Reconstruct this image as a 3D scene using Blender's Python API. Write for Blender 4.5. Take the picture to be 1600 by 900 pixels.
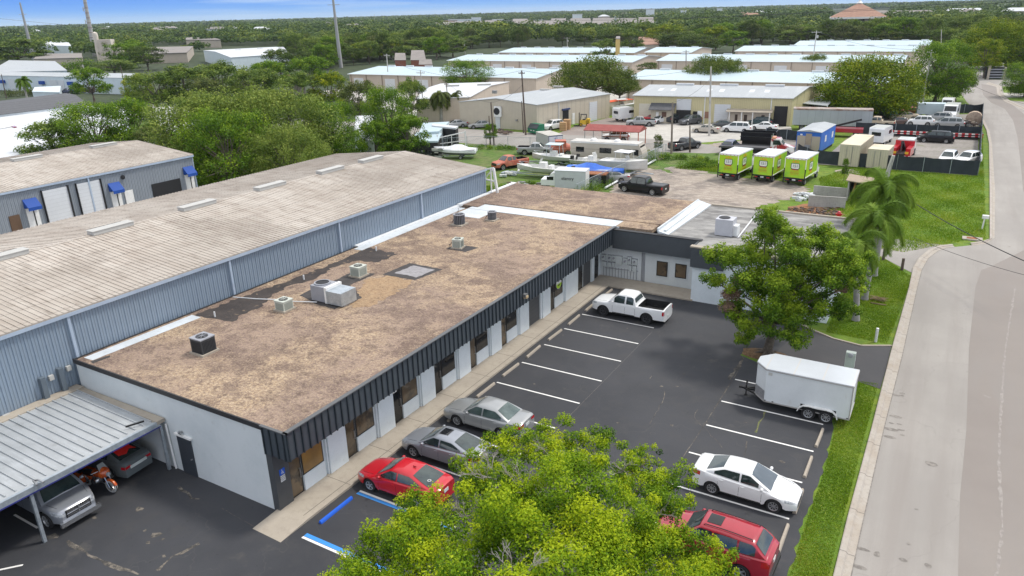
import bpy, math, random
import numpy as np
from mathutils import Vector, Matrix
R_=math.radians
for o in list(bpy.data.objects): bpy.data.objects.remove(o)
scene=bpy.context.scene; COL=scene.collection
# ---------------------------------------------------------------- camera
CAMH=20.5
PITCH,ROLL,YAW,FPX=.357687,-.026894,-.539786,1154.03
def _axes():
    cy,sy=math.cos(YAW),math.sin(YAW)
    fw=np.array([sy*math.cos(PITCH),cy*math.cos(PITCH),-math.sin(PITCH)])
    rt=np.array([cy,-sy,0.]); up=np.cross(rt,fw); c,s=math.cos(ROLL),math.sin(ROLL)
    return c*rt+s*up,-s*rt+c*up,fw
_R,_U,_F=_axes(); _O=np.array([0,0,CAMH])
cam_d=bpy.data.cameras.new('camera'); cam=bpy.data.objects.new('camera',cam_d); COL.objects.link(cam)
cam.matrix_world=Matrix([[_R[i],_U[i],-_F[i],_O[i]] for i in range(3)]+[[0,0,0,1]])
cam_d.sensor_width=36; cam_d.lens=36*FPX/1600; cam_d.clip_start=.5; cam_d.clip_end=30000
scene.camera=cam
# ---------------------------------------------------------------- sky + sun
SUN_EL,SUN_AZ=R_(58),R_(38)     # azimuth measured from +Y towards +X
w=bpy.data.worlds.new('World'); scene.world=w; w.use_nodes=True
nt=w.node_tree; nt.nodes.clear()
def wn(t,**k):
    n=nt.nodes.new(t)
    for a,b in k.items(): setattr(n,a,b)
    return n
out=wn('ShaderNodeOutputWorld'); bg=wn('ShaderNodeBackground'); bg.inputs[1].default_value=.13
sky=wn('ShaderNodeTexSky',sky_type='NISHITA',sun_disc=False,sun_elevation=SUN_EL,sun_rotation=SUN_AZ,air_density=1,dust_density=1.2,ozone_density=1.2)
tc=wn('ShaderNodeTexCoord'); sp=wn('ShaderNodeSeparateXYZ'); nt.links.new(tc.outputs['Generated'],sp.inputs[0])
low=wn('ShaderNodeValToRGB'); cr=low.color_ramp
cr.elements[0].position=0; cr.elements[0].color=(3.7,5.1,6.3,1)
cr.elements[1].position=.5; cr.elements[1].color=(.75,2.2,6.1,1)
e=cr.elements.new(.10); e.color=(2.1,3.9,6.2,1)
e=cr.elements.new(.28); e.color=(1.15,2.8,6.1,1)
mr=wn('ShaderNodeMapRange'); mr.inputs[1].default_value=-.004; mr.inputs[2].default_value=.06; nt.links.new(sp.outputs[2],mr.inputs[0]); nt.links.new(mr.outputs[0],low.inputs[0])
# thin cirrus streaks near the horizon
mp=wn('ShaderNodeMapping'); mp.inputs['Scale'].default_value=(3,3,90); nt.links.new(tc.outputs['Generated'],mp.inputs[0])
nz=wn('ShaderNodeTexNoise'); nz.inputs['Scale'].default_value=1.6; nz.inputs['Detail'].default_value=5; nt.links.new(mp.outputs[0],nz.inputs[0])
mz=wn('ShaderNodeMapRange'); mz.inputs[1].default_value=.5; mz.inputs[2].default_value=.8; mz.inputs[4].default_value=.55; nt.links.new(nz.outputs[0],mz.inputs[0])
mx=wn('ShaderNodeMixRGB'); nt.links.new(mz.outputs[0],mx.inputs[0]); nt.links.new(low.outputs[0],mx.inputs[1]); mx.inputs[2].default_value=(4.6,5.5,6.3,1)
# bright broken cloud above the view, added over the sky for neutral soft light
nc=wn('ShaderNodeTexNoise'); nc.inputs['Scale'].default_value=2.2; nc.inputs['Detail'].default_value=6; nt.links.new(tc.outputs['Generated'],nc.inputs[0])
mc=wn('ShaderNodeMapRange'); mc.inputs[1].default_value=.33; mc.inputs[2].default_value=.55; nt.links.new(nc.outputs[0],mc.inputs[0])
mxc=wn('ShaderNodeMixRGB'); nt.links.new(mc.outputs[0],mxc.inputs[0]); nt.links.new(sky.outputs[0],mxc.inputs[1]); mxc.inputs[2].default_value=(8.8,8.9,9.2,1)
mh=wn('ShaderNodeMapRange'); mh.inputs[1].default_value=.05; mh.inputs[2].default_value=.2; nt.links.new(sp.outputs[2],mh.inputs[0])
mf=wn('ShaderNodeMixRGB'); nt.links.new(mh.outputs[0],mf.inputs[0]); nt.links.new(mx.outputs[0],mf.inputs[1]); nt.links.new(mxc.outputs[0],mf.inputs[2])
nt.links.new(mf.outputs[0],bg.inputs[0]); nt.links.new(bg.outputs[0],out.inputs[0])
sd=bpy.data.lights.new('sun','SUN'); sd.energy=2.3; sd.angle=R_(9); sd.color=(1,.95,.87)
so=bpy.data.objects.new('sun',sd); COL.objects.link(so)
dv=Vector((math.sin(SUN_AZ)*math.cos(SUN_EL),math.cos(SUN_AZ)*math.cos(SUN_EL),math.sin(SUN_EL)))
so.rotation_euler=dv.to_track_quat('Z','Y').to_euler()
vs=scene.view_settings; vs.view_transform='Standard'; vs.look='None'; vs.gamma=1; vs.use_curve_mapping=False; vs.exposure=.27
scene.render.engine='CYCLES'
scene.cycles.max_bounces=6; scene.cycles.diffuse_bounces=3; scene.cycles.glossy_bounces=2; scene.cycles.transmission_bounces=3; scene.cycles.transparent_max_bounces=8
# ---------------------------------------------------------------- pixel (1600x900) -> world ground point, used to survey positions
def _ray(x,y): return _F*FPX+_R*(x-800)-_U*(y-450)
def G(x,y,z=0.):
    d=_ray(x,y); t=(z-CAMH)/d[2]; p=_O+d*t; return Vector(p)
def AT(x,y,ax,v):
    d=_ray(x,y); t=(v-_O[ax])/d[ax]; return Vector(_O+d*t)
# ---------------------------------------------------------------- materials
def S(r,g,b): return tuple(((c/255)/12.92 if c/255<=.04045 else ((c/255+.055)/1.055)**2.4) for c in (r,g,b))
_seed=[0]
def LM(name,base,layers=(),rough=.7,metal=0,bump=None,coat=0,spec=.5,trans=0,gen=False):
    """base colour + layers: (kind,scale,lo,hi,colour[,stretch]) kind n=noise v=voronoi crack s=stripes on x/y/z"""
    m=bpy.data.materials.new(name); m.use_nodes=True; t=m.node_tree; L=t.links
    b=t.nodes['Principled BSDF']; b.inputs['Roughness'].default_value=rough; b.inputs['Metallic'].default_value=metal
    b.inputs['Specular IOR Level'].default_value=spec
    if coat: b.inputs['Coat Weight'].default_value=coat; b.inputs['Coat Roughness'].default_value=.04
    tcn=t.nodes.new('ShaderNodeTexCoord'); cur=None
    for ly in layers:
        kind,sc,lo,hi,col=ly[:5]; st=ly[5] if len(ly)>5 else (1,1,1); _seed[0]+=1
        mpn=t.nodes.new('ShaderNodeMapping'); mpn.inputs['Scale'].default_value=st; mpn.inputs['Location'].default_value=(_seed[0]*1.37,_seed[0]*.71,0) if kind!='s' else (0,0,0)
        L.new(tcn.outputs['Object'],mpn.inputs[0])
        mrn=t.nodes.new('ShaderNodeMapRange'); mrn.inputs[1].default_value=lo; mrn.inputs[2].default_value=hi
        if kind=='n':
            n=t.nodes.new('ShaderNodeTexNoise'); n.inputs['Scale'].default_value=sc; n.inputs['Detail'].default_value=6; n.inputs['Roughness'].default_value=.62
            L.new(mpn.outputs[0],n.inputs[0]); L.new(n.outputs[0],mrn.inputs[0])
        elif kind=='v':
            w1=t.nodes.new('ShaderNodeTexNoise'); w1.inputs['Scale'].default_value=sc*2.5; w1.inputs['Detail'].default_value=4; L.new(mpn.outputs[0],w1.inputs[0])
            ad=t.nodes.new('ShaderNodeVectorMath'); ad.operation='MULTIPLY_ADD'; L.new(w1.outputs['Color'],ad.inputs[0]); ad.inputs[1].default_value=(.6/sc,)*3; L.new(mpn.outputs[0],ad.inputs[2])
            n=t.nodes.new('ShaderNodeTexVoronoi'); n.feature='DISTANCE_TO_EDGE'; n.inputs['Scale'].default_value=sc; L.new(ad.outputs[0],n.inputs[0]); L.new(n.outputs[0],mrn.inputs[0])
        else:   # stripes: sc = axis index, st[0] = period ; lo/hi = fraction of the period
            se=t.nodes.new('ShaderNodeSeparateXYZ'); L.new(tcn.outputs['Object'],se.inputs[0])
            q=t.nodes.new('ShaderNodeMath'); q.operation='DIVIDE'; L.new(se.outputs[sc],q.inputs[0]); q.inputs[1].default_value=st[0]
            fr=t.nodes.new('ShaderNodeMath'); fr.operation='FRACT'; L.new(q.outputs[0],fr.inputs[0]); L.new(fr.outputs[0],mrn.inputs[0])
        fac=mrn.outputs[0]
        if len(col)==4:
            mu=t.nodes.new('ShaderNodeMath'); mu.operation='MULTIPLY'; L.new(fac,mu.inputs[0]); mu.inputs[1].default_value=col[3]; fac=mu.outputs[0]
        mxn=t.nodes.new('ShaderNodeMixRGB'); L.new(fac,mxn.inputs[0])
        if cur is None: mxn.inputs[1].default_value=(*base[:3],1)
        else: L.new(cur,mxn.inputs[1])
        mxn.inputs[2].default_value=(*col[:3],1); cur=mxn.outputs[0]
    if cur is None: b.inputs['Base Color'].default_value=(*base[:3],1)
    else: L.new(cur,b.inputs['Base Color'])
    if bump:
        n=t.nodes.new('ShaderNodeTexNoise'); n.inputs['Scale'].default_value=bump[0]; n.inputs['Detail'].default_value=5; L.new(tcn.outputs['Object'],n.inputs[0])
        bn=t.nodes.new('ShaderNodeBump'); bn.inputs['Strength'].default_value=bump[1]; bn.inputs['Distance'].default_value=bump[2] if len(bump)>2 else .02
        L.new(n.outputs[0],bn.inputs['Height']); L.new(bn.outputs[0],b.inputs['Normal'])
    return m
def vary(c,k): return tuple(min(1,x*k) for x in c[:3])
def paint(name,c,rough=.28,coat=.6,dirt=.12):
    return LM(name,c,[('n',1.3,.45,.8,(*vary(c,.7),dirt*2))],rough=rough,coat=coat)
def plain(name,c,rough=.6,metal=0): return LM(name,c,[('n',2.3,.4,.75,(*vary(c,.72),.6))],rough=rough,metal=metal)
# ---------------------------------------------------------------- mesh builder
class MB:
    def __init__(s): s.v=[];s.f=[];s.m=[]
    def add(s,vs,fs,mi=0):
        o=len(s.v); s.v+= [tuple(v) for v in vs]; s.f+=[tuple(i+o for i in f) for f in fs]; s.m+=[mi]*len(fs) if isinstance(mi,int) else list(mi); return s
    def bx(s,x0,x1,y0,y1,z0,z1,mi=0):
        return s.add([(x0,y0,z0),(x1,y0,z0),(x1,y1,z0),(x0,y1,z0),(x0,y0,z1),(x1,y0,z1),(x1,y1,z1),(x0,y1,z1)],
            [(0,3,2,1),(4,5,6,7),(0,1,5,4),(1,2,6,5),(2,3,7,6),(3,0,4,7)],mi)
    def box(s,c,d,mi=0,rz=0,M=None):
        hx,hy,hz=d[0]/2,d[1]/2,d[2]/2; cs,sn=math.cos(rz),math.sin(rz); vs=[]
        for z in (-hz,hz):
            for x,y in ((-hx,-hy),(hx,-hy),(hx,hy),(-hx,hy)):
                p=Vector((x*cs-y*sn,x*sn+y*cs,z))
                if M: p=M@Vector((x,y,z))
                vs.append(tuple(Vector(c)+p))
        return s.add(vs,[(0,3,2,1),(4,5,6,7),(0,1,5,4),(1,2,6,5),(2,3,7,6),(3,0,4,7)],mi)
    def bar(s,a,b,wd,mi=0,ht=None):
        a,b=Vector(a),Vector(b); d=(b-a); l=d.length
        if l<1e-6: return s
        q=d.to_track_quat('X','Z').to_matrix(); return s.box((a+b)/2,(l,wd,ht or wd),mi,M=q)
    def tube(s,pts,rad,n=8,mi=0,caps=True):
        pts=[Vector(p) for p in pts]; rad=rad if hasattr(rad,'__len__') else [rad]*len(pts); o=len(s.v)
        up=Vector((0,0,1)); 
        for i,p in enumerate(pts):
            d=(pts[min(i+1,len(pts)-1)]-pts[max(i-1,0)]).normalized()
            a=d.cross(up); 
            if a.length<.05: a=d.cross(Vector((1,0,0)))
            a.normalize(); b=d.cross(a)
            for k in range(n):
                t=2*math.pi*k/n; s.v.append(tuple(p+(a*math.cos(t)+b*math.sin(t))*rad[i]))
        for i in range(len(pts)-1):
            for k in range(n):
                s.f.append((o+i*n+k,o+i*n+(k+1)%n,o+(i+1)*n+(k+1)%n,o+(i+1)*n+k)); s.m.append(mi)
        if caps:
            s.f.append(tuple(o+k for k in range(n))[::-1]); s.m.append(mi)
            s.f.append(tuple(o+(len(pts)-1)*n+k for k in range(n))); s.m.append(mi)
        return s
    def lathe(s,prof,c,axis='z',n=20,mi=0):
        o=len(s.v); c=Vector(c)
        for r,h in prof:
            for k in range(n):
                t=2*math.pi*k/n; a,b=r*math.cos(t),r*math.sin(t)
                p=Vector((a,b,h)) if axis=='z' else Vector((a,h,b)) if axis=='y' else Vector((h,a,b))
                s.v.append(tuple(c+p))
        for i in range(len(prof)-1):
            mm=mi[i] if isinstance(mi,(list,tuple)) else mi
            for k in range(n): s.f.append((o+i*n+k,o+i*n+(k+1)%n,o+(i+1)*n+(k+1)%n,o+(i+1)*n+k)); s.m.append(mm)
        return s
    def prism(s,poly,z0,z1,mi=0,mt=None):
        n=len(poly); z1s=z1 if hasattr(z1,'__len__') else [z1]*n
        vs=[(p[0],p[1],z0) for p in poly]+[(p[0],p[1],z1s[i]) for i,p in enumerate(poly)]
        fs=[tuple(range(n))[::-1],tuple(range(n,2*n))]+[(i,(i+1)%n,n+(i+1)%n,n+i) for i in range(n)]
        return s.add(vs,fs,[mi,mi if mt is None else mt]+[mi]*n)
    def build(s,name,mats,parent=None,smooth=None,local=False,loc=None):
        me=bpy.data.meshes.new(name)
        vs=s.v
        if parent is not None and not local:
            o=org(parent); vs=[(x-o[0],y-o[1],z-o[2]) for x,y,z in s.v]
        me.from_pydata(vs,[],s.f)
        if not isinstance(mats,(list,tuple)): mats=[mats]
        for m in mats: me.materials.append(m)
        me.polygons.foreach_set('material_index',s.m)
        if smooth is not None:
            me.polygons.foreach_set('use_smooth',[True]*len(s.f)); me.set_sharp_from_angle(angle=R_(smooth))
        me.update()
        ob=bpy.data.objects.new(name,me); COL.objects.link(ob); ob.parent=parent
        if loc is not None: ob.location=loc
        return ob
def org(o):
    p=Vector((0,0,0))
    while o is not None: p+=o.location; o=o.parent
    return p
def tag(o,label=None,cat=None,group=None,kind=None):
    for k,v in (('label',label),('category',cat),('group',group),('kind',kind)):
        if v: o[k]=v
    return o
def thing(name,label,cat,loc=(0,0,0),rz=0,group=None):
    o=bpy.data.objects.new(name,None); COL.objects.link(o); o.location=loc; o.rotation_euler=(0,0,rz); o.empty_display_size=.3
    return tag(o,label,cat,group)
def dup(o,parent=None,swap=None):
    c=o.copy(); COL.objects.link(c); c.parent=parent
    if swap and c.type=='MESH':
        for i,sl in enumerate(c.data.materials):
            if sl in swap:
                c.material_slots[i].link='OBJECT'; c.material_slots[i].material=swap[sl]
    for ch in o.children: dup(ch,c,swap)
    return c
def place(o,loc,rz=0,label=None,group=None):
    o.location=loc; o.rotation_euler=(0,0,rz)
    if label: o['label']=label
    if group: o['group']=group
    return o
def jag(pts,amp,step,rng):
    """subdivide a polygon outline and roughen it"""
    out=[]
    for i,p in enumerate(pts):
        q=pts[(i+1)%len(pts)]; a=Vector(p[:2]); b=Vector(q[:2]); l=(b-a).length; n=max(1,int(l/step)); nrm=Vector((-(b-a).y,(b-a).x)).normalized() if l>0 else Vector((0,0))
        for k in range(n): out.append(tuple(a.lerp(b,k/n)+nrm*rng.uniform(-amp,amp)*(1 if k else .3)))
    return out
def sheet(name,pts,z,m,kind='structure',amp=0,step=.5,seed=1,parent=None):
    if amp: pts=jag(pts,amp,step,random.Random(seed))
    from mathutils.geometry import tessellate_polygon
    v3=[Vector((p[0],p[1],0)) for p in pts]; tris=tessellate_polygon([v3])
    fs=[]
    for t in tris:
        a,b,c=[v3[i] for i in t]; fs.append(tuple(t) if (b-a).cross(c-a).z>0 else tuple(t)[::-1])
    mb=MB(); mb.add([(p[0],p[1],z) for p in pts],fs)
    o=mb.build(name,m,parent)
    if parent is None: tag(o,kind=kind)
    return o
def px(pts,z=0): return [tuple(G(x,y,z)[:2]) for x,y in pts]
# ================================================================ materials of the setting
m_lawn=LM('lawn_grass',(.12,.23,.012),[('n',.3,.42,.6,(.19,.26,.015)),('n',1.1,.45,.62,(.045,.12,.005,.75)),('n',.5,.58,.68,(.24,.24,.03,.6)),('n',9,.4,.7,(.20,.28,.015,.5)),('n',40,.45,.75,(.03,.06,.01,.7))],rough=.9,bump=(14,.9,.12))
m_scrub=LM('rough_grass',(.085,.18,.010),[('n',.25,.46,.62,(.22,.19,.09,.6)),('n',1.2,.4,.7,(.03,.07,.012,.8)),('n',14,.4,.7,(.15,.19,.05,.5))],rough=.95,bump=(6,.9,.2))
m_ground=LM('woodland_ground',(.035,.055,.018),[('n',.02,.4,.65,(.06,.075,.03)),('n',.2,.4,.65,(.02,.035,.012))],rough=1)
m_lot=LM('sealed_asphalt',(.027,.029,.035),[('n',.14,.40,.60,(.041,.043,.050)),('n',.9,.5,.68,(.050,.049,.050,.55)),('n',.4,.62,.70,(.10,.093,.082,.45)),('n',3.5,.64,.70,(.014,.014,.016,.6)),('n',45,.4,.75,(.05,.05,.052,.5)),('v',.16,.004,.0,(.09,.088,.08,.30))],rough=.78,bump=(60,.4,.01))
m_drive=LM('drive_asphalt',(.045,.045,.05),[('n',.3,.4,.7,(.062,.06,.062)),('n',45,.4,.75,(.08,.078,.08,.5))],rough=.8,bump=(60,.4,.01))
m_road=LM('old_concrete_road',(.285,.265,.242),[('n',.12,.40,.62,(.34,.317,.288)),('n',.5,.45,.65,(.24,.22,.20,.6),(1,.12,1)),('n',30,.35,.7,(.25,.235,.22,.55)),('n',1.1,.68,.74,(.17,.155,.14,.6)),('v',.09,.0045,0,(.18,.165,.15,.25)),('n',.35,.5,.7,(.235,.21,.19,.55),(1.6,.06,1))],rough=.85,bump=(30,.35,.01))
m_road2=LM('worn_asphalt_road',(.225,.195,.175),[('n',.12,.35,.7,(.265,.235,.21)),('n',.7,.45,.75,(.24,.22,.205,.6),(1,.2,1)),('n',30,.35,.7,(.20,.185,.17,.55)),('n',.6,.70,.76,(.36,.34,.32,.6))],rough=.88,bump=(30,.35,.01))
m_conc=LM('pale_concrete',(.42,.37,.30),[('n',.5,.4,.7,(.35,.305,.25)),('n',3,.5,.75,(.27,.235,.19,.6)),('n',40,.4,.7,(.3,.26,.21,.4))],rough=.85,bump=(30,.3,.01))
m_kerb=LM('kerb_concrete',(.39,.355,.31),[('n',.8,.4,.7,(.34,.29,.235)),('n',5,.5,.75,(.24,.21,.18,.6)),('s',1,.975,1.0,(.12,.11,.1),(3.0,1,1))],rough=.85)
m_slab=LM('yard_concrete',(.42,.40,.365),[('n',.1,.4,.65,(.50,.475,.43)),('n',.7,.45,.7,(.32,.30,.27,.6)),('v',.12,.01,0,(.22,.2,.18,.5))],rough=.9)
m_dirt=LM('sandy_dirt',(.33,.28,.235),[('n',.22,.44,.58,(.20,.17,.15)),('n',.9,.48,.62,(.46,.40,.34,.75),(1,2.2,1)),('n',4,.5,.75,(.19,.165,.14,.7)),('n',.35,.66,.72,(.09,.12,.03,.6))],rough=1,bump=(5,.8,.15))
m_gravel=LM('grey_gravel',(.27,.25,.225),[('n',.3,.4,.62,(.36,.33,.30)),('n',2.2,.45,.7,(.17,.155,.14,.7)),('n',.4,.60,.7,(.14,.17,.04,.6)),('n',20,.4,.7,(.14,.13,.12,.6))],rough=1,bump=(9,.6,.08))
m_brownyard=LM('brown_asphalt',(.22,.185,.165),[('n',.2,.4,.65,(.28,.235,.21)),('n',2,.5,.75,(.16,.135,.12,.6))],rough=.9)
m_white=LM('line_paint',(.78,.77,.74),[('n',5,.58,.75,(.25,.25,.25,.5))],rough=.6)
m_bluep=LM('blue_line_paint',S(60,140,215),[('n',5,.6,.8,(.1,.12,.2,.4))],rough=.6)
m_mulch=LM('mulch',(.16,.095,.05),[('n',3,.4,.65,(.30,.19,.10)),('n',14,.45,.7,(.06,.035,.02,.8))],rough=1,bump=(20,1,.1))
m_stain=LM('dark_stain',(.16,.145,.13),[('n',5,.42,.58,(.25,.228,.205))],rough=.9)
m_crack=LM('sandy_crack',(.20,.175,.145),[('n',1.5,.42,.6,(.06,.056,.05)),('n',7,.45,.6,(.035,.035,.036,.8))],rough=1)
m_weed=LM('weedy_crack',(.09,.12,.03),[('n',6,.4,.7,(.2,.17,.1))],rough=1)
# ================================================================ ground sheets
sheet('ground',[(-9000,-400),(9000,-400),(9000,12000),(-9000,12000)],-.02,m_ground)
sheet('lawn',[(-110,2),(14,2),(60,108),(60,260),(-14,215),(-14,166),(-110,166)],-.008,m_lawn)
sheet('rough_lawn',px([(652,236),(700,226),(800,222),(880,245),(1000,250),(1040,232),(1180,240),(1190,262),(1110,300),(900,330),(640,330)]),-.001,m_scrub,amp=.5,seed=4)
sheet('concrete_alleys',[(-162,160),(-84,121),(-58,150),(-12,160),(-9,332),(-172,332)],0,m_slab)
sheet('industrial_yard',[(-330,-20),(-57,-20),(-57,58),(-64,66),(-100,60),(-120,84),(-330,118)],-.002,m_slab)
sheet('understory',[(-330,118),(-120,84),(-100,60),(-64,66),(-66,80),(-90,104),(-330,104)],.001,m_scrub,amp=1,step=3)
sheet('dirt_yard',px([(950,285),(985,268),(1012,262),(1062,272),(1112,272),(1140,276),(1180,280),(1222,284),(1262,292),(1262,304),(1200,318),(1165,334),(1140,350),(1060,345),(960,330)]),.004,m_dirt,amp=.6,seed=2)
sheet('dirt_patch',px([(985,244),(1020,240),(1050,246),(1010,252)]),.005,m_dirt,amp=.4,seed=9)
sheet('dirt_patch',px([(1040,262),(1080,258),(1105,270),(1060,276)]),.005,m_dirt,amp=.4,seed=11)
sheet('dirt_patch',px([(1305,266),(1335,264),(1345,272),(1320,276)]),.005,m_dirt,amp=.4,seed=13)
sheet('brown_yard',px([(858,214),(902,196),(950,184),(998,186),(1005,205),(960,213),(905,214)]),.003,m_brownyard)
sheet('concrete_apron',px([(985,204),(1000,190),(1236,198),(1240,212),(1080,224),(1040,232),(985,215)]),.002,m_slab)
sheet('street',[(-200,103.5),(-46,103.5),(-38,108),(-31,109.5),(-28,112),(-33,117),(-44,119),(-60,117.5),(-100,117),(-200,117)],.006,m_road)
sheet('truck_yard',px([(1130,238),(1150,222),(1260,214),(1262,258),(1180,262)]),.004,m_gravel,amp=.3)
sheet('sand_strip',px([(1040,232),(1100,226),(1160,219),(1200,215),(1130,232),(1060,238)]),.005,m_dirt,amp=.3,seed=21)
sheet('fenced_yard',[(-15.2,107.3),(3.4,107.2),(4.0,169.5),(-13,157.5),(-14.6,130)],.004,m_gravel)
# parking lot and drive
sheet('parking_lot',[(-37.4,0),(-2.8,0)]+jag([(-2.78,23.5),(-2.85,28),(-2.75,31.5),(-2.85,35.7)],.10,.4,random.Random(3))[:28]+[(-2.9,36.7),(-3.3,38.2),(-4.6,40.8),(-7.6,42.3),(-9.3,43.1),(-8.9,44.4),(-7.2,44.6),(-6.6,49.2),(-8.5,52.9),(-37.2,52.9)],.008,m_lot)
sheet('driveway',[(-7.4,44.55),(-4.74,43.74),(-3.1,42.9),(-1.26,42.29),(-1.2,45),(-1.22,48.73),(-2.9,47.86),(-4.6,48.2),(-6.3,49.2),(-6.7,49.3)],.011,m_drive)
# concrete edging along the lawn beside the drive
mb=MB()
ed=[(-1.22,48.75),(-2.9,47.9),(-4.6,48.25),(-6.3,49.25),(-7.0,50.0)]
for a,b in zip(ed,ed[1:]): mb.bar((*a,.02),(*b,.02),.13,ht=.1)
tag(mb.build('drive_edging',m_conc),kind='structure')
# main road
L_out=px([(1302,899),(1325,805),(1360,675),(1394,542),(1420,450),(1426,420),(1435,405),(1450,392),(1467,385),(1487,383)])
L_in=px([(1329,900),(1347.5,815),(1380,672),(1409,557),(1433,449),(1440,422),(1450,404),(1465,392.5),(1478,387.5),(1492,386)])
for l in (L_out,L_in):
    a,b=Vector(l[0]),Vector(l[1]); e=a+(a-b)*4; l.insert(0,tuple(e))
roadpoly=L_in+px([(1520,383),(1540,379),(1554,372),(1555,300),(1550,225),(1546,205),(1538,188),(1524,171),(1511,160),(1502,147),(1482,141),(1412,134),(1420,128),(1505,128),(1512,104),(1535,103),(1538,124),(1600,126)])+[(40,232)]+px([(1600,172),(1700,230)])+[(22,60),(14,10)]
sheet('road',roadpoly,.006,m_road)
seam=px([(1497,899),(1500,775),(1510,672),(1514,545),(1524,450),(1533,422),(1545,418),(1600,391)])
a=Vector(seam[0]);b=Vector(seam[1]); seam.insert(0,tuple(a+(a-b)*4))
sheet('road_lane',seam+[(9,79),(12,60),(13,10)],.010,m_road2)
sheet('road_lane',px([(1533,131),(1536,148),(1548,160),(1570,170),(1583,188),(1590,215),(1594,250),(1599,300),(1640,300),(1640,190),(1600,178),(1566,152),(1558,142),(1556,135)]),.010,m_road2)
def ribbon(name,line,wd,z,m,amp=0,seed=1,kind='structure'):
    r=random.Random(seed); mb=MB(); pts=[]
    for i in range(len(line)-1):
        a,b=Vector(line[i][:2]),Vector(line[i+1][:2]); n=max(1,int((b-a).length/.35)) if amp else 1
        for k in range(n): pts.append(a.lerp(b,k/n))
    pts.append(Vector(line[-1][:2]))
    vs=[];
    for i,p in enumerate(pts):
        d=(pts[min(i+1,len(pts)-1)]-pts[max(0,i-1)]).normalized(); nn=Vector((-d.y,d.x)); ww=wd/2*(1+(r.uniform(-.7,.8) if amp else 0)); c=p+nn*r.uniform(-amp,amp)
        vs+=[(*(c+nn*ww),z),(*(c-nn*ww),z)]
    mb.add(vs,[(2*i,2*i+1,2*i+3,2*i+2) for i in range(len(pts)-1)])
    return tag(mb.build(name,m),kind=kind)
ribbon('road_crack',px([(1556,930),(1557,900),(1566,825),(1561,725),(1562,672),(1570,550),(1586,450)]),.10,.015,LM('pale_crack',(.31,.285,.26),[('n',4,.4,.6,(.23,.205,.19))],rough=.9),amp=.03)
def band(name,lo,li,z0,z1,m):
    mb=MB(); n=len(lo); vs=[]
    for i in range(n):
        o,q=Vector((*lo[i],0)),Vector((*li[i],0)); md=o.lerp(q,.42)
        vs+=[(o.x,o.y,z1-.02),(o.lerp(q,.06).x,o.lerp(q,.06).y,z1),(md.x,md.y,z1-.01),(o.lerp(q,.55).x,o.lerp(q,.55).y,z0+.012),(q.x,q.y,z0+.01)]
    fs=[]
    for i in range(n-1):
        for k in range(4): a=i*5+k; fs.append((a,a+1,a+6,a+5))
    mb.add(vs,fs); return tag(mb.build(name,m),kind='structure')
band('kerb',L_out,L_in,.006,.12,m_kerb)
ko=px([(1515,381),(1535,378),(1546,375),(1546,300),(1545,225),(1541,204),(1533,188),(1519,173)]); ki=px([(1520,384),(1540,381),(1554,372),(1555,300),(1550,225),(1546,205),(1538,188),(1524,171)])
band('kerb',ko,ki,.006,.12,m_kerb)
band('kerb',px([(1609,172),(1578,158),(1566,146),(1565,135),(1545,129)]),px([(1600,172),(1569,158),(1558,146),(1557,136),(1540,131)]),.006,.12,m_kerb)
ribbon('kerb_joint',[(p[0]+.02,p[1]) for p in L_in],.04,.021,m_stain)
sheet('concrete_drive',px([(1325,372),(1340,371),(1415,374),(1450,380),(1484,384),(1466,392),(1451,403),(1440,421),(1432,430),(1422,425),(1380,403),(1345,392),(1325,392)]),.012,m_road)
sheet('concrete_drive',px([(1566,141),(1600,145),(1640,148),(1640,160),(1600,152),(1570,152)]),.012,m_slab)
# NE lawn islands over the road sheet edge are base lawn
sheet('verge_lawn',px([(1403,170),(1425,141),(1480,142),(1500,146),(1505,152),(1512,165),(1508,170),(1480,172)]),.03,m_lawn)
sheet('verge_lawn',px([(1566,135),(1600,137),(1640,141),(1640,150),(1600,146),(1568,145)]),.03,m_lawn)
sheet('verge_lawn',px([(1570,153),(1600,152),(1640,156),(1640,168),(1600,159),(1576,157)]),.03,m_lawn)
sheet('verge_lawn',px([(1545,94),(1562,89),(1700,90),(1700,104),(1545,104)]),.03,m_lawn)
# sidewalk with saw joints, ramp
m_joint=plain('joint_shadow',(.13,.12,.10),.9)
mb=MB(); mb.bx(-23.2,-21.5,18.1,52.75,0,.12,0); mb.bx(-21.497,-14.75,50.6,52.75,0,.121,0)
y=20.9
while y<50: mb.bx(-23.1,-21.55,y-.012,y+.012,.12,.1225,1); y+=3.05
mb.bx(-21.85,-21.82,18.2,50.5,.12,.1222,1)
sw=mb.build('sidewalk',[m_conc,m_joint]); tag(sw,kind='structure')
mb=MB(); mb.add([(-23.25,16.6,.012),(-21.5,16.55,.012),(-21.5,18.1,.12),(-23.2,18.1,.12),(-23.25,16.6,0),(-21.5,16.55,0),(-21.5,18.1,0),(-23.2,18.1,0)],[(0,1,2,3),(4,5,1,0),(5,6,2,1),(7,4,0,3)])
tag(mb.build('ramp',m_conc),kind='structure')
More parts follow.
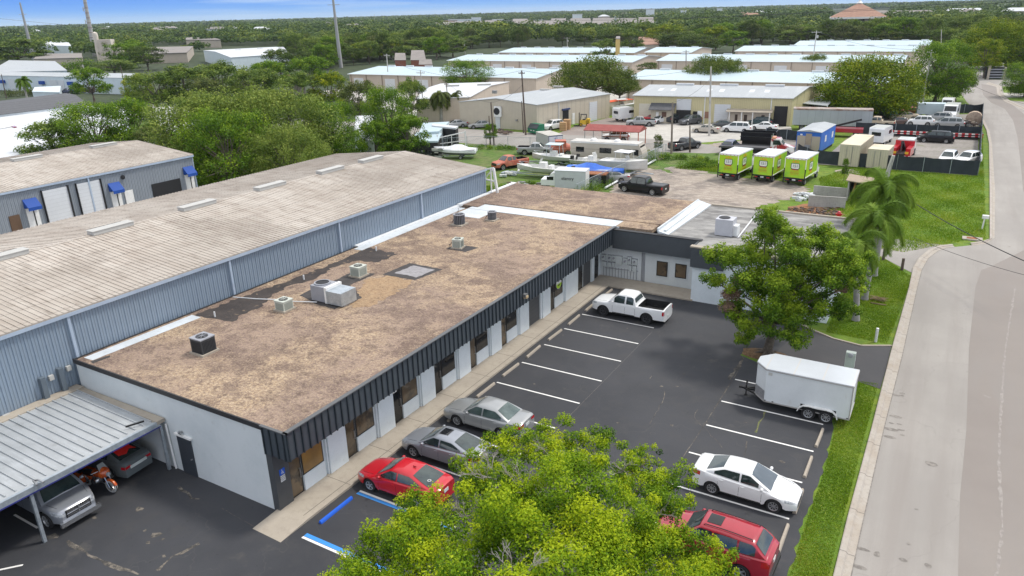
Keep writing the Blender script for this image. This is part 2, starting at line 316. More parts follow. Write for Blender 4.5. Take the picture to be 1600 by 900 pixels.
# painted lines
def line(name,x0,x1,y,m=m_white,wd=.1,z=.013):
    mb=MB(); mb.bx(x0,x1,y-wd/2,y+wd/2,.0,z); return tag(mb.build(name,m),kind='structure')
for y in (44.65,41.77,38.85,35.89,32.9,29.95,27.0,24.05): line('painted_line',-20.93,-15.53,y)
for y in (39.7,36.8,33.95,31.05,28.12,25.2): line('painted_line',-8.72,-3.42,y)
line('painted_line',-20.97,-15.6,20.86,wd=.12); line('blue_painted_line',-20.97,-15.6,20.70,m_bluep,.16)
line('painted_line',-20.95,-15.5,17.24,wd=.12); line('blue_painted_line',-20.95,-15.5,17.42,m_bluep,.2)
p=G(0,899); q=G(36,883); ribbon('painted_line',[(p.x-1,p.y-.6),tuple(q[:2])],.1,.013,m_white)
line('painted_line',-33.5,-31.6,12.1,wd=.1)
# seams, cracks and bald patches of the lot
ribbon('lot_seam',[(-8.95,22),(-8.8,33),(-8.85,41.5),(-9.1,43)],.035,.0125,m_crack,amp=.01)
ribbon('lot_seam',[(-9.0,39.5),(-9.0,42.9)],.16,.0128,m_crack,amp=.05,seed=5)
ribbon('lot_seam',[(-15.45,18),(-15.4,44)],.012,.0125,m_stain)
ribbon('weedy_crack',px([(1196,641),(1193,652),(1185,660),(1181,676)]),.09,.0128,m_weed,amp=.05,seed=6)
ribbon('weedy_crack',px([(1168,690),(1166,702),(1163,712)]),.05,.0128,m_crack,amp=.04,seed=7)
for i,pl in enumerate([[(1038,612),(1036,625),(1028,640),(1020,655),(1016,662)],[(1020,585),(1015,592)],[(1070,584),(1064,592)],[(278,762),(294,770),(300,778),(312,780)],[(345,795),(380,814),(400,826)],[(104,846),(140,868),(176,885),(204,892),(215,899)],[(245,892),(270,870),(312,850)],[(1090,640),(1084,652),(1130,700)]]):
    ribbon('lot_crack',px(pl),(.03,.05,.04,.10,.02,.14,.13,.02)[i],.0126,m_crack,amp=.05,seed=20+i)
rg=random.Random(8)
for (x,y,r) in [(243,672+0,0)][:0]+[(219,796,.25),(227,829,.12),(232,848,.12),(244,836,.28),(255,843,.1),(256,869,.12),(147,809,.18),(304,677+120,.0),(1033,604,.12),(1165,660,.1),(966,661,.12),(1050,665,.12),(1222,722,.14),(880,524,.08),(84,838,.25),(980,513,.07),(1058,604,.1),(835,600,.08)]:
    if r<=0: continue
    c=G(x,y); pts=[(c.x+math.cos(t)*r*rg.uniform(.4,1.3),c.y+math.sin(t)*r*rg.uniform(.3,1.)) for t in [k*.785 for k in range(8)]]
    sheet('bald_patch',pts,.0127,m_crack)
# oil stains and utility marks on the road
for (x,y,a,b) in [(1398,617,.3,.12),(1410,615,.14,.1),(1409,618.5,.14,.06),(1399,651,.32,.13),(1393,661.5,.14,.06),(1405,663,.14,.06),(1392,671,.42,.14),(1408,672,.18,.09),(1390,683,.3,.14),(1410,680,.12,.07),(1455,725,.28,.22),(1432,796,.08,.06),(1420,850,.08,.08),(1411,875,.16,.1),(1450,884,.14,.16),(1347,858,.3,.1),(1370,866,.12,.2),(1341,886,.35,.12)]:
    c=G(x,y); pts=[(c.x+math.cos(t)*a*rg.uniform(.8,1.1),c.y+math.sin(t)*b*rg.uniform(.8,1.1)) for t in [k*.628 for k in range(10)]]
    sheet('road_stain',pts,.0145,m_stain)
# mulch bed of the lot tree
mb=MB(); rg=random.Random(5); c=(-8.0,43.8)
ring=[]; 
for k in range(16):
    t=k*math.pi/8; ring.append((c[0]+math.cos(t)*1.5*rg.uniform(.85,1.1),c[1]+math.sin(t)*.95*rg.uniform(.85,1.1)))
vs=[(x,y,.012) for x,y in ring]+[(c[0]+(x-c[0])*.75,c[1]+(y-c[1])*.75,.13) for x,y in ring]+[(c[0],c[1],.2)]
fs=[(i,(i+1)%16,16+(i+1)%16,16+i) for i in range(16)]+[(16+i,16+(i+1)%16,32) for i in range(16)]
mb.add(vs,fs); tag(mb.build('mulch_bed',m_mulch,smooth=60),kind='structure')
# ================================================================ building materials
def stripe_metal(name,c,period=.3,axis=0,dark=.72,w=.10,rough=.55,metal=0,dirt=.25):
    return LM(name,c,[('n',.5,.4,.7,(*vary(c,.82),dirt*2)),('s',axis,1-w,1-w+.02,vary(c,dark),(period,1,1)),('n',3,.5,.8,(*vary(c,.75),dirt))],rough=rough,metal=metal)  # dark lines: panel seams, with the shade of the ribs painted into the colour
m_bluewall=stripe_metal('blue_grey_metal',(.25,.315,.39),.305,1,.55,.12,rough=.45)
m_bluetrim=LM('pale_blue_trim',(.40,.48,.58),[('n',1,.4,.7,(.33,.40,.5))],rough=.45)
m_oldroof=LM('weathered_metal_roof',(.47,.425,.375),[('n',5,.35,.65,(.57,.525,.465,.5),(.3,2.5,1)),('n',.12,.46,.58,(.36,.31,.26,.65)),('n',1.0,.46,.60,(.33,.275,.23,.65),(.35,1.4,1)),('n',.10,.55,.61,(.25,.21,.175,.6)),('s',0,.93,.96,(.17,.14,.12,.75),(1.52,1,1)),('n',3.5,.46,.54,(.52,.475,.42,.4),(.2,3,1)),('n',.06,.5,.56,(.30,.26,.22,.45)),('n',.8,.60,.68,(.16,.13,.10,.5),(.5,3,1))],rough=.8,bump=(5,.2,.03))
m_greywhite=LM('stucco_light',(.62,.655,.665),[('n',.5,.4,.7,(.53,.575,.59)),('n',2.5,.6,.8,(.42,.43,.42,.5))],rough=.8,bump=(20,.15,.01))
m_whitewall=LM('white_panel',(.72,.78,.81),[('n',.8,.4,.7,(.64,.70,.73)),('n',4,.6,.8,(.5,.52,.52,.4))],rough=.6)
m_charcoal=LM('charcoal_metal',(.055,.068,.082),[('n',.7,.4,.7,(.075,.088,.10)),('n',5,.55,.8,(.04,.05,.06,.6))],rough=.42)
m_charrib=LM('charcoal_batten',(.022,.03,.037),[('n',2,.4,.7,(.035,.045,.055))],rough=.5)
m_bark=plain('black_edge',(.03,.03,.032),.6)
m_gravelroof=LM('gravel_roof',(.43,.31,.19),[('n',9,.42,.56,(.60,.475,.34,.7)),('n',6.5,.46,.58,(.15,.10,.08,.62)),('n',22,.44,.60,(.17,.115,.09,.6)),('n',.16,.46,.56,(.25,.18,.15,.65)),('n',.75,.50,.62,(.12,.08,.065,.55)),('n',.35,.50,.58,(.12,.08,.07,.60)),('n',2.3,.53,.63,(.09,.06,.05,.55)),('n',11,.52,.62,(.44,.34,.22,.5))],rough=1,bump=(9,1,.09))
m_tar=LM('tar_patch',(.030,.025,.024),[('n',.7,.4,.65,(.055,.045,.04)),('n',2.2,.62,.70,(.36,.26,.17,.6)),('n',18,.5,.75,(.12,.095,.08,.5))],rough=.9,bump=(18,.5,.03))
m_tarclean=LM('black_tar',(.035,.032,.033),[('n',1.2,.4,.65,(.06,.054,.052)),('n',18,.5,.75,(.1,.085,.075,.5))],rough=.85)
m_flash=LM('silver_roof_sheet',(.60,.64,.67),[('n',.6,.4,.65,(.50,.535,.56)),('n',4,.55,.75,(.34,.33,.32,.5))],rough=.5)
m_greyroof=LM('grey_rolled_roof',(.25,.245,.235),[('n',.35,.44,.56,(.15,.145,.14)),('n',1,.5,.62,(.38,.37,.35,.7),(.3,1,1)),('s',1,.965,.99,(.12,.115,.11,.6),(2.1,1,1)),('n',7,.5,.75,(.13,.125,.12,.4))],rough=.9)
m_glassbrown=LM('tinted_window',(.10,.072,.045),[('n',.35,.42,.62,(.17,.12,.07)),('n',1.1,.5,.6,(.05,.04,.03))],rough=.12,spec=.8)
m_glassdark=plain('dark_glass',(.012,.014,.017),.08)
m_glassamber=LM('amber_window',(.33,.19,.06),[('n',.5,.4,.6,(.22,.13,.05))],rough=.15)
m_blackframe=plain('black_frame',(.012,.012,.013),.4)
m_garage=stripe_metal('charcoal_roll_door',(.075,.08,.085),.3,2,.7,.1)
m_ac_beige=LM('beige_ac_metal',(.50,.53,.47),[('n',2,.5,.8,(.4,.41,.36))],rough=.5)
m_ac_dark=LM('charcoal_ac_metal',(.035,.04,.045),[('n',2,.4,.8,(.05,.055,.06))],rough=.45)
m_ac_grey=LM('grey_ac_metal',(.30,.31,.34),[('n',2,.4,.8,(.25,.26,.29))],rough=.45)
m_galv=LM('galvanised',(.48,.53,.57),[('n',3,.4,.65,(.36,.41,.45)),('n',9,.5,.7,(.58,.62,.65,.6))],rough=.35,metal=.55)
m_grill=plain('grille_black',(.012,.012,.014),.6)
m_whiteplastic=plain('white_plastic',(.78,.78,.76),.4)
m_rust=LM('rust',(.20,.07,.03),[('n',4,.4,.6,(.33,.14,.06))],rough=.9)
m_steel=LM('steel',(.35,.36,.37),[('n',3,.4,.7,(.25,.25,.25))],rough=.4,metal=.6)
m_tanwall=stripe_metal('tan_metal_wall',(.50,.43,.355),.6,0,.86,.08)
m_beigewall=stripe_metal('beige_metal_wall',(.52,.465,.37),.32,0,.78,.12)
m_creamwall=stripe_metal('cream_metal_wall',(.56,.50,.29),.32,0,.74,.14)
m_whiteroof=LM('pale_blue_white_roof',(.45,.555,.60),[('n',.06,.4,.62,(.40,.50,.55)),('n',.5,.6,.75,(.5,.57,.6,.45),(1,.25,1)),('s',0,.95,.97,(.55,.66,.7,.5),(.9,1,1))],rough=.5)
m_brightroof=LM('bright_white_roof',(.58,.60,.62),[('n',.2,.45,.65,(.55,.57,.59)),('s',0,.95,.97,(.45,.47,.49,.4),(1.5,1,1))],rough=.5)
m_greymetalroof=LM('grey_metal_roof',(.36,.385,.40),[('n',.1,.4,.62,(.35,.375,.39)),('n',.8,.5,.7,(.48,.50,.51,.5),(1,.2,1)),('n',3,.6,.75,(.3,.29,.28,.4))],rough=.55)
m_vent=LM('vent_white',(.70,.72,.73),[('n',2,.5,.8,(.5,.5,.5))],rough=.6)
m_ventg=LM('vent_grey',(.46,.455,.43),[('n',2,.45,.8,(.4,.4,.38))],rough=.6)
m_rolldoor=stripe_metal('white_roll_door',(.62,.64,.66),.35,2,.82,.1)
m_shingle=LM('charcoal_shingles',(.085,.088,.095),[('n',2,.4,.7,(.12,.122,.13)),('s',2,.85,.9,(.05,.05,.055,.6),(.16,1,1))],rough=.9)
m_terrac=LM('brown_tile_roof',(.30,.17,.12),[('n',.6,.4,.7,(.38,.23,.16)),('s',2,.8,.9,(.2,.11,.08,.5),(.5,1,1))],rough=.85)
m_drab=LM('drab_house_roof',(.215,.195,.18),[('n',.3,.4,.7,(.27,.245,.225))],rough=.9)
m_brick=LM('red_brick',(.24,.09,.06),[('n',4,.4,.7,(.3,.13,.09))],rough=.9)
m_woodfence=LM('weathered_timber',(.22,.16,.12),[('n',1,.4,.65,(.3,.24,.19)),('n',6,.45,.7,(.12,.085,.065,.7))],rough=.95)
m_blue=paint('blue_canvas',S(20,70,150),.7,0)
m_block=LM('concrete_block',(.40,.385,.36),[('n',1.2,.4,.65,(.32,.31,.29)),('n',6,.55,.75,(.17,.165,.15,.7)),('s',2,.93,.96,(.25,.24,.22,.7),(.2,1,1)),('s',0,.95,.97,(.27,.26,.24,.6),(.4,1,1))],rough=.95)
# ================================================================ helpers
def gable(name,label,q,eave,ridge,wallm,roofm,group=None,cat='warehouse',vents=(),ventm=None,trim=None,roofrib=None,ov=.2,vent_len=2.8,doors=(),posts=0,loc=None):
    q=[Vector((p[0],p[1])) for p in q]; c=(q[0]+q[1]+q[2]+q[3])/4
    t=thing(name,label,cat,(c.x,c.y,0) if loc is None else loc,0,group)
    ra,rb=(q[0]+q[3])/2,(q[1]+q[2])/2
    mb=MB(); vs=[(*p,0) for p in q]+[(*p,eave) for p in q]+[(*ra,ridge),(*rb,ridge)]
    mb.add(vs,[(0,1,5,4),(1,2,6,9,5),(2,3,7,6),(3,0,4,8,7)])
    mb.build('wall',wallm,t)
    dx=(q[1]-q[0]).normalized(); dy=(q[3]-q[0]).normalized(); sl=(ridge-eave)/((q[3]-q[0]).length/2); o2=.08
    mb=MB(); th=.1
    def roofpair(e0,e1,r0,r1):
        n=len(mb.v); P=[(*e0,eave-sl*ov+o2),(*e1,eave-sl*ov+o2),(*r1,ridge+o2),(*r0,ridge+o2)]
        mb.add([*P,*[(x,y,z-th) for x,y,z in P]],[(0,1,2,3),(7,6,5,4),(0,4,5,1),(1,5,6,2),(3,7,4,0)])
    roofpair(q[0]-dy*ov-dx*ov,q[1]-dy*ov+dx*ov,ra-dx*ov,rb+dx*ov)
    n=len(mb.v); P=[(*(q[2]+dy*ov+dx*ov),eave-sl*ov+o2),(*(q[3]+dy*ov-dx*ov),eave-sl*ov+o2),(*(ra-dx*ov),ridge+o2),(*(rb+dx*ov),ridge+o2)]
    mb.add([*P,*[(x,y,z-th) for x,y,z in P]],[(0,1,2,3),(7,6,5,4),(0,4,5,1),(1,5,6,2),(3,7,4,0)])
    if roofrib:
        L=(q[1]-q[0]).length; k=0.
        while k<L:
            for s0 in (0,1):
                e=(q[0] if s0==0 else q[3])+dx*k; r=ra+dx*k; a=Vector((*e,eave+o2+.01)); b=Vector((*r,ridge+o2+.01)); mb.bar(a+(a-b).normalized()*ov,b,.035,ht=.035)
            k+=roofrib
    roof=mb.build('roof',roofm,t)
    for v in vents:
        p=ra+dx*v; mbv=MB(); ang=math.atan2(dx.y,dx.x); mbv.box((*p,ridge+.22),(vent_len,.5,.3),0,ang); mbv.box((*p,ridge+.385),(vent_len+.1,.64,.03),0,ang)
        mbv.build('roof_vent',ventm or m_vent,roof)
    if trim:
        mbt=MB(); a=q[0]-dy*(ov+.06)-dx*ov; b=q[1]-dy*(ov+.06)+dx*ov; mbt.bar((*a,eave-.02),(*b,eave-.02),.13)
        mbt.build('gutter',trim,t)
        if posts:
            L=(q[1]-q[0]).length; n=int(L/posts)
            for k in range(n+1):
                mbd=MB(); p=q[0]+dx*(k*posts+.3)-dy*.1; mbd.bar((*p,0),(*p,eave-.1),.12); mbd.build('downspout',trim,t)
    return t,q,dx,dy
def wall_panel(parent,name,m,p,dx,nrm,s0,s1,z0,z1,th=.05,local=False):
    """panel on a wall from distance s0..s1 along dx, pushed out th along nrm"""
    a=Vector(p)+dx*s0; b=Vector(p)+dx*s1; mb=MB()
    vs=[(*(a+nrm*th),z0),(*(b+nrm*th),z0),(*(b+nrm*th),z1),(*(a+nrm*th),z1),(*(a-nrm*.02),z0),(*(b-nrm*.02),z0),(*(b-nrm*.02),z1),(*(a-nrm*.02),z1)]
    mb.add(vs,[(0,1,2,3),(4,7,6,5),(0,4,5,1),(1,5,6,2),(2,6,7,3),(3,7,4,0)]); return mb.build(name,m,parent)
# ================================================================ OFFICE BUILDING
OB=thing('office_building','long white office block with charcoal metal fascia and brown gravel roof beside the car park','building',(-30,35,0))
XW=-23.15
mb=MB(); mb.bx(-37.1,-23.3,18.0,18.2,0,4.25)                       # south end wall
mb.build('end_wall',m_greywhite,OB)
mb=MB(); mb.bx(-23.3,XW,18.8,52.8,0,4.1); mb.bx(-37.1,-36.9,18.2,63,0,4.1); mb.build('front_wall',m_whitewall,OB)
mb=MB(); mb.bx(-23.15,-15.3,52.8,53.0,0,4.1); mb.bx(-37.1,-17.8,62.8,63,0,4.1); mb.bx(-18.0,-17.8,53.0,62.8,0,4.5); mb.build('wing_wall',m_greywhite,OB)
# roof deck
mb=MB(); mb.bx(-37.1,-21.95,18.0,52.75,4.1,4.30); main_roof=mb.build('gravel_roof',m_gravelroof,OB)
mb=MB(); mb.bx(-36.9,-18.35,54.6,63.0,4.1,4.42); mb.bx(-21.9,-18.9,52.85,54.6,4.1,4.38); mb.bx(-37.05,-35.3,53.4,54.6,4.1,4.4); mb.build('gravel_roof',m_gravelroof,OB)
mb=MB(); mb.bx(-35.9,-21.6,52.75,54.6,4.1,4.34); mb.bx(-35.9,-33.2,50.3,52.72,4.30,4.325); mb.bx(-36.95,-36.2,39,52.7,4.3,4.33); mb.build('silver_roof_band',m_flash,OB)
# sloped flashing along the higher roof
mb=MB(); mb.add([(-18.35,52.62,4.46),(-18.35,62.9,4.62),(-17.2,62.9,4.30),(-17.5,52.62,4.28),(-18.35,52.62,4.1),(-18.35,62.9,4.1),(-17.2,62.9,4.1),(-17.5,52.62,4.1)],[(0,3,2,1),(0,1,5,4),(2,3,7,6),(3,0,4,7),(1,2,6,5)])
mb.bx(-18.42,-18.3,52.65,63.0,4.4,4.66); mb.build('roof_flashing',m_flash,OB)
# rear lower part: fascia wing
mb=MB(); mb.bx(-17.6,-5.6,52.9,63.2,4.0,4.18); mb.bx(-14.9,-5.6,50.7,52.9,4.0,4.18); mb.build('flat_roof',m_greyroof,OB)
mb=MB(); mb.bx(-14.9,-5.4,50.7,50.9,0,4.0); mb.bx(-14.9,-14.7,50.9,52.8,0,4.0); mb.bx(-5.55,-5.4,50.9,63.2,0,4.0); mb.bx(-15.3,-5.4,63.0,63.2,0,4.0); mb.build('wing_wall',m_whitewall,OB)
mb=MB(); mb.bx(-5.62,-5.3,50.6,63.3,4.0,4.42); mb.bx(-17.2,-5.6,63.1,63.35,4.0,4.3); mb.build('roof_parapet',m_conc,OB)
# black metal edge strip on the end wall
mb=MB(); mb.bx(-37.2,-23.35,17.93,18.0,4.12,4.36,0); mb.bx(-37.2,-37.1,18.0,52,4.2,4.34,0); mb.build('roof_edge',m_bark,OB)
# fascia: charcoal panels with battens
mb=MB(); mb.bx(-22.0,-21.88,17.92,52.7,3.0,4.36,0); mb.bx(-23.35,-22.0,17.92,18.02,3.0,4.36,0); mb.bx(-23.2,-22.0,18.02,52.7,3.02,3.06,0)
y=17.95
while y<52.7: mb.bx(-21.878,-21.825,y,y+.06,2.99,4.33,1); y+=.405
x=-23.3
while x<-21.9: mb.bx(x,x+.06,17.865,17.922,2.99,4.33,1); x+=.405
mb.bx(-22.02,-21.80,17.86,52.72,4.345,4.40,2); mb.bx(-23.35,-21.8,17.84,17.98,4.345,4.40,2)
mb.build('fascia',[m_charcoal,m_charrib,plain('fascia_cap',(.10,.105,.11),.5)],OB)
mb=MB(); mb.bx(-21.88,-15.0,52.2,52.32,2.72,4.22,0); mb.bx(-21.9,-14.8,52.18,52.6,4.2,4.27,1); mb.bx(-15.0,-12.6,50.45,50.6,2.72,4.25,0); mb.bx(-15.05,-14.95,50.5,52.3,2.72,4.2,0); mb.bx(-15.1,-5.4,50.42,50.9,4.2,4.3,2)
mb.build('fascia',[plain('smooth_charcoal',(.06,.07,.08),.5),m_bark,m_conc],OB)
# dark corner pier
mb=MB(); mb.bx(-23.36,-23.0,17.96,18.78,0,3.02); mb.build('corner_pier',plain('charcoal_paint',(.07,.075,.08),.5),OB)
# accessibility sign on the corner pier
sg=MB(); sg.bx(-23.0+.0,-22.985,18.22,18.52,1.75,2.05,0); sg.bx(-22.998,-22.984,18.24,18.50,1.42,1.72,1)
s=sg.build('parking_sign',[paint('sign_blue',S(20,90,200),.4,0),m_whiteplastic],OB)
sy=MB(); yy,zz,xx=18.37,1.9,-22.98
sy.lathe([(.052,-.002),(.052,.003),(.036,.003),(.036,-.002)],(xx,yy-.01,zz-.05),'x',14); sy.lathe([(0.001,.003),(.02,.003),(.02,-.002)],(xx,yy-.01,zz+.095),'x',10)
sy.bx(xx-.002,xx+.004,yy-.02,yy+.0,zz-.03,zz+.07); sy.bx(xx-.002,xx+.004,yy-.02,yy+.055,zz+.01,zz+.025); sy.bx(xx-.002,xx+.004,yy-.01,yy+.07,zz-.04,zz-.022); sy.bx(xx-.002,xx+.004,yy+.05,yy+.066,zz-.10,zz-.03); sy.bx(xx-.002,xx+.004,yy+.05,yy+.09,zz-.10,zz-.088)
sy.build('wheelchair_symbol',m_whiteplastic,s)
def txt(body,parent,name,size,loc,rot,m,ext=.004,align='CENTER',sx=1):
    cu=bpy.data.curves.new(name,'FONT'); cu.body=body; cu.size=size; cu.extrude=ext; cu.align_x=align; cu.align_y='CENTER'
    ob=bpy.data.objects.new(name,cu); COL.objects.link(ob)
    me=bpy.data.meshes.new_from_object(ob); bpy.data.objects.remove(ob); me.materials.clear(); me.materials.append(m)
    o=bpy.data.objects.new(name,me); COL.objects.link(o); o.parent=parent
    o.location=Vector(loc)-(org(parent) if parent else Vector((0,0,0))); o.rotation_euler=rot; o.scale=(sx,1,1); return o
m_ink=plain('black_ink',(.02,.02,.02),.5)
for k,(tx,sz) in enumerate((('PARKING BY',.05),('PERMIT ONLY',.05),('$250 FINE',.05))): txt(tx,s,'lettering',sz,(-22.983,18.37,1.66-.08*k),(R_(90),0,R_(90)),m_ink)
# glazed bays: door + window + low wall + projecting white panel
def door(y0,y1,dark=m_glassbrown,z1=3.0):
    mb=MB(); mb.bx(XW-.02,XW+.03,y0,y1,.12,z1,0); f=mb.build('glass_door',m_blackframe,OB)
    mb=MB(); mb.bx(XW+.03,XW+.04,y0+.05,y1-.10,.2,2.25,0); mb.bx(XW+.03,XW+.04,y0+.05,y1-.10,2.33,z1-.05,0); mb.build('pane',dark,f)
    mb=MB(); mb.bar((XW+.10,y1-.15,.95),(XW+.10,y1-.15,1.45),.03); mb.bx(XW+.03,XW+.1,y1-.17,y1-.14,.96,1.0); mb.bx(XW+.03,XW+.1,y1-.17,y1-.14,1.4,1.44); mb.build('handle',m_steel,f)
    return f
def window(y0,y1,z0,z1,g=m_glassbrown):
    mb=MB(); mb.bx(XW-.02,XW+.05,y0,y1,z0-.05,z1,0); f=mb.build('window',m_blackframe,OB)
    mb=MB(); mb.bx(XW+.05,XW+.058,y0+.05,y1-.07,z0+.02,z1-.04,0); mb.build('pane',g,f)
    return f
for i in range(6):
    b=18.8+i*3.625
    door(b,b+.76,[m_glassbrown,m_glassbrown,m_glassdark,m_glassdark,m_glassbrown,m_glassbrown][i])
    window(b+.80,b+2.12,.98,3.0,[m_glassamber,m_glassbrown,m_glassbrown,m_glassdark,m_glassdark,m_glassdark][i])
    mb=MB(); mb.bx(XW-.01,XW+.08,b+.80,b+2.14,.12,.93); mb.build('low_wall',m_whitewall,OB)
    mb=MB(); mb.bx(XW-.01,XW+.19,b+2.36,b+3.56,.12,3.0); mb.bx(XW-.01,XW+.12,b+2.26,b+2.34,.12,3.0); mb.build('wall_panel',m_whitewall,OB)
mb=MB(); mb.bx(XW-.01,XW+.04,40.25,42.25,.12,3.0); mb.build('garage_door',m_garage,OB)
mb=MB(); mb.bx(XW-.01,XW+.19,42.5,43.66,.12,3.0); mb.bx(XW-.01,XW+.12,42.28,42.48,.12,3.); mb.build('wall_panel',m_whitewall,OB)
door(43.72,44.5,m_glassdark); window(44.54,45.86,.98,3.0,m_glassdark)
mb=MB(); mb.bx(XW-.01,XW+.08,44.54,45.9,.12,.93); mb.build('low_wall',m_whitewall,OB)
mb=MB(); mb.bx(XW-.01,XW+.19,46.1,48.2,.12,3.0); mb.build('wall_panel',m_whitewall,OB)
door(48.45,49.35,m_glassdark)
mb=MB(); mb.bx(XW-.01,XW+.04,49.5,50.75,.12,3.0); mb.build('garage_door',m_garage,OB)
mb=MB(); mb.bx(XW-.01,XW+.15,50.8,51.3,.12,3.0); mb.build('wall_panel',m_whitewall,OB)
door(51.35,52.3,m_glassdark)
# round green and white window sign
sgn=MB(); sgn.lathe([(.001,.012),(.42,.012),(.42,0)],(XW+.06,45.2,1.85),'x',24,0); rs=sgn.build('round_sign',[m_whiteplastic],OB)
sgn=MB(); vs=[(XW+.074,45.2,1.83)]+[(XW+.074,45.2+.40*math.cos(t),1.83+.38*math.sin(t)) for t in [math.pi+k*math.pi/14 for k in range(15)]]
sgn.add(vs,[(0,i,i+1) for i in range(1,15)]); sgn.build('green_half',paint('lime',S(170,210,40),.5,0),rs)
sgn=MB(); sgn.bx(XW+.073,XW+.078,45.1,45.16,1.98,2.12); sgn.build('dark_mark',m_ink,rs); sgn=MB(); sgn.bx(XW+.073,XW+.078,45.22,45.3,1.98,2.10); sgn.build('dark_mark',m_ink,rs); sgn=MB(); sgn.bx(XW+.076,XW+.08,45.05,45.35,1.66,1.76); sgn.build('dark_mark',m_ink,rs)
# door decals on the third glazed door
b=18.8+2*3.625
for q4 in ((.38,.52,2.42,2.82),(.1,.46,2.08,2.16),(.12,.42,1.94,2.02)): mb=MB(); mb.bx(XW+.042,XW+.046,b+q4[0],b+q4[1],q4[2],q4[3]); mb.build('door_decal',m_whiteplastic,OB)
# south steel door with lintel, lamp
mb=MB(); a=AT(279,687,1,18.0); b=AT(314,748,1,18.0); x0,x1=a.x,a.x+.98
mb.bx(x0,x1,17.93,18.0,.02,2.08); sd_=mb.build('steel_door',plain('charcoal_door',(.04,.047,.058),.5),OB)
mb=MB(); mb.bx(x0-.1,x1+.12,17.88,18.0,2.10,2.2); mb.build('lintel',m_whiteplastic,sd_)
mb=MB(); mb.tube([(x1-.1,17.93,1.0),(x1-.1,17.86,1.0)],.035,8); mb.build('handle',m_steel,sd_)
mb=MB(); mb.box((x0+.42,17.9,2.34),(.16,.14,.12)); mb.tube([(x0+.42,17.93,2.34),(x0+.42,17.8,2.42)],.05,8); mb.build('wall_lamp',m_steel,OB)
mb=MB(); mb.tube([(-30.2,17.92,2.5),(-30.1,17.92,.05)],.05,8); mb.build('downspout',m_whiteplastic,OB)
# amber fascia lamp
c=AT(823,462,0,-21.6); mb=MB(); mb.box((-21.7,c.y,c.z),(.22,.3,.22)); fl=mb.build('fascia_lamp',m_steel,OB); mb=MB(); mb.box((-21.66,c.y,c.z-.08),(.24,.26,.16)); mb.build('lens',plain('lamp_lens',(.55,.42,.25),.3),fl)
# wing: windows and electrical meters
for x0,y0,x1,y1 in [(1027,407,1043,431),(1056,411,1072.5,434)]:
    a=AT(x0,y0,1,52.8); b=AT(x1,y1,1,52.8); mb=MB(); zt=AT(x0,y0,1,52.8).z; zb=AT(x0,y1-1,1,52.8).z; w_=abs(b.x-a.x)
    mb.bx(a.x-.08,a.x+w_+.08,52.74,52.8,zb-.12,zt+.08); f=mb.build('window',m_greywhite,OB)
    mb=MB(); mb.bx(a.x,a.x+w_,52.71,52.74,zb,zt); mb.build('frame',m_blackframe,f)
    mb=MB(); mb.bx(a.x+.07,a.x+w_-.07,52.70,52.71,zb+.08,zt-.07); mb.build('pane',m_glassbrown,f)
m_meter=LM('meter_paint',(.58,.62,.62),[('n',4,.4,.7,(.5,.54,.54))],rough=.55)
def meter(x0,y0,x1,y1,gl):
    a=AT(x0,y0,1,52.8); b=AT(x1,y1,1,52.8); mb=MB(); mb.bx(a.x,b.x,52.62,52.8,min(a.z,b.z),max(a.z,b.z)); mb.bx(a.x-.03,b.x+.03,52.66,52.79,max(a.z,b.z)-.015,max(a.z,b.z)+.03,1)
    if gl: mb.lathe([(.001,-.13),(.085,-.12),(.09,0)],((a.x+b.x)/2,52.62,(a.z*.6+b.z*.4)),'y',12,1)
    mb.build('meter_box',[m_meter,m_ac_grey],OB)
for (x0,y0,x1,y1,g) in [(941,396.5,947,406,1),(951,398,956.5,407,1),(957.5,398.5,963,408,1),(963.5,399,972.5,413,0),(975,403,981,413,1),(982,400.5,987,412,1),(989,404,996,414,1),(942,407.5,948,415,0),(951,409,956,416,0),(957.5,409.5,961,416.5,0),(990,415,995,424,0),(984,414,987,423,0)]: meter(x0,y0,x1,y1,g)
mb=MB()
for k in range(12):
    a=AT(943+k*4.7,416+k*.55,1,52.75); mb.bar((a.x,52.75,a.z),(a.x,52.75,.12),.035)
for x in (1003.5,1005.5,1007.5): a=AT(x,397,1,52.75); mb.bar((a.x,52.75,2.7),(a.x,52.75,.12),.05)
a=AT(945,418,1,52.75); b=AT(997,424,1,52.75); mb.bar(a,b,.04)
mb.build('conduit',m_ac_grey,OB)
# roof tar patches, skylight patch
def roofpatch(name,pts,m,z=4.304,amp=.08,seed=1,dz=0): sheet(name,[tuple(G(x,y,4.3)[:2]) for x,y in pts],z,m,amp=amp,step=.25,seed=seed,parent=None); o=COL.objects[-1]; o.parent=OB; o.location-=OB.location; return o
roofpatch('tar_patch',[(304,492),(373,466),(450,439),(490,424),(560,395),(574,387),(622,397),(590,410),(561,407),(520,418),(490,437),(452,446),(425,462),(408,480),(388,487),(362,503),(345,500),(318,496)],m_tar,4.306,.16,3)
roofpatch('tar_patch',[(468,462),(500,446),(548,446),(566,466),(523,483),(497,476)],m_tarclean,4.310,.06,5)
roofpatch('tar_patch',[(513,443),(550,425),(587,428),(545,446)],m_tarclean,4.312,.06,6)
roofpatch('tar_patch',[(597,429),(640,411),(692,421),(648,438)],m_tarclean,4.309,.04,7)
roofpatch('skylight_patch',[(616,427),(646,415),(680,422),(650,434),(640,431)],LM('grey_patch',(.30,.29,.30),[('n',3,.4,.65,(.22,.21,.215))],rough=.8),4.315,.05,8)
roofpatch('tar_patch',[(697,388),(716,382),(748,387),(727,394)],m_tarclean,4.309,.03,9)
roofpatch('tar_patch',[(430,484),(445,477),(465,481),(450,488)],m_tarclean,4.309,.04,10)
roofpatch('silver_roof_band',[(131,559),(300,492),(314,496),(145,563)],m_flash,4.307,.01,11)
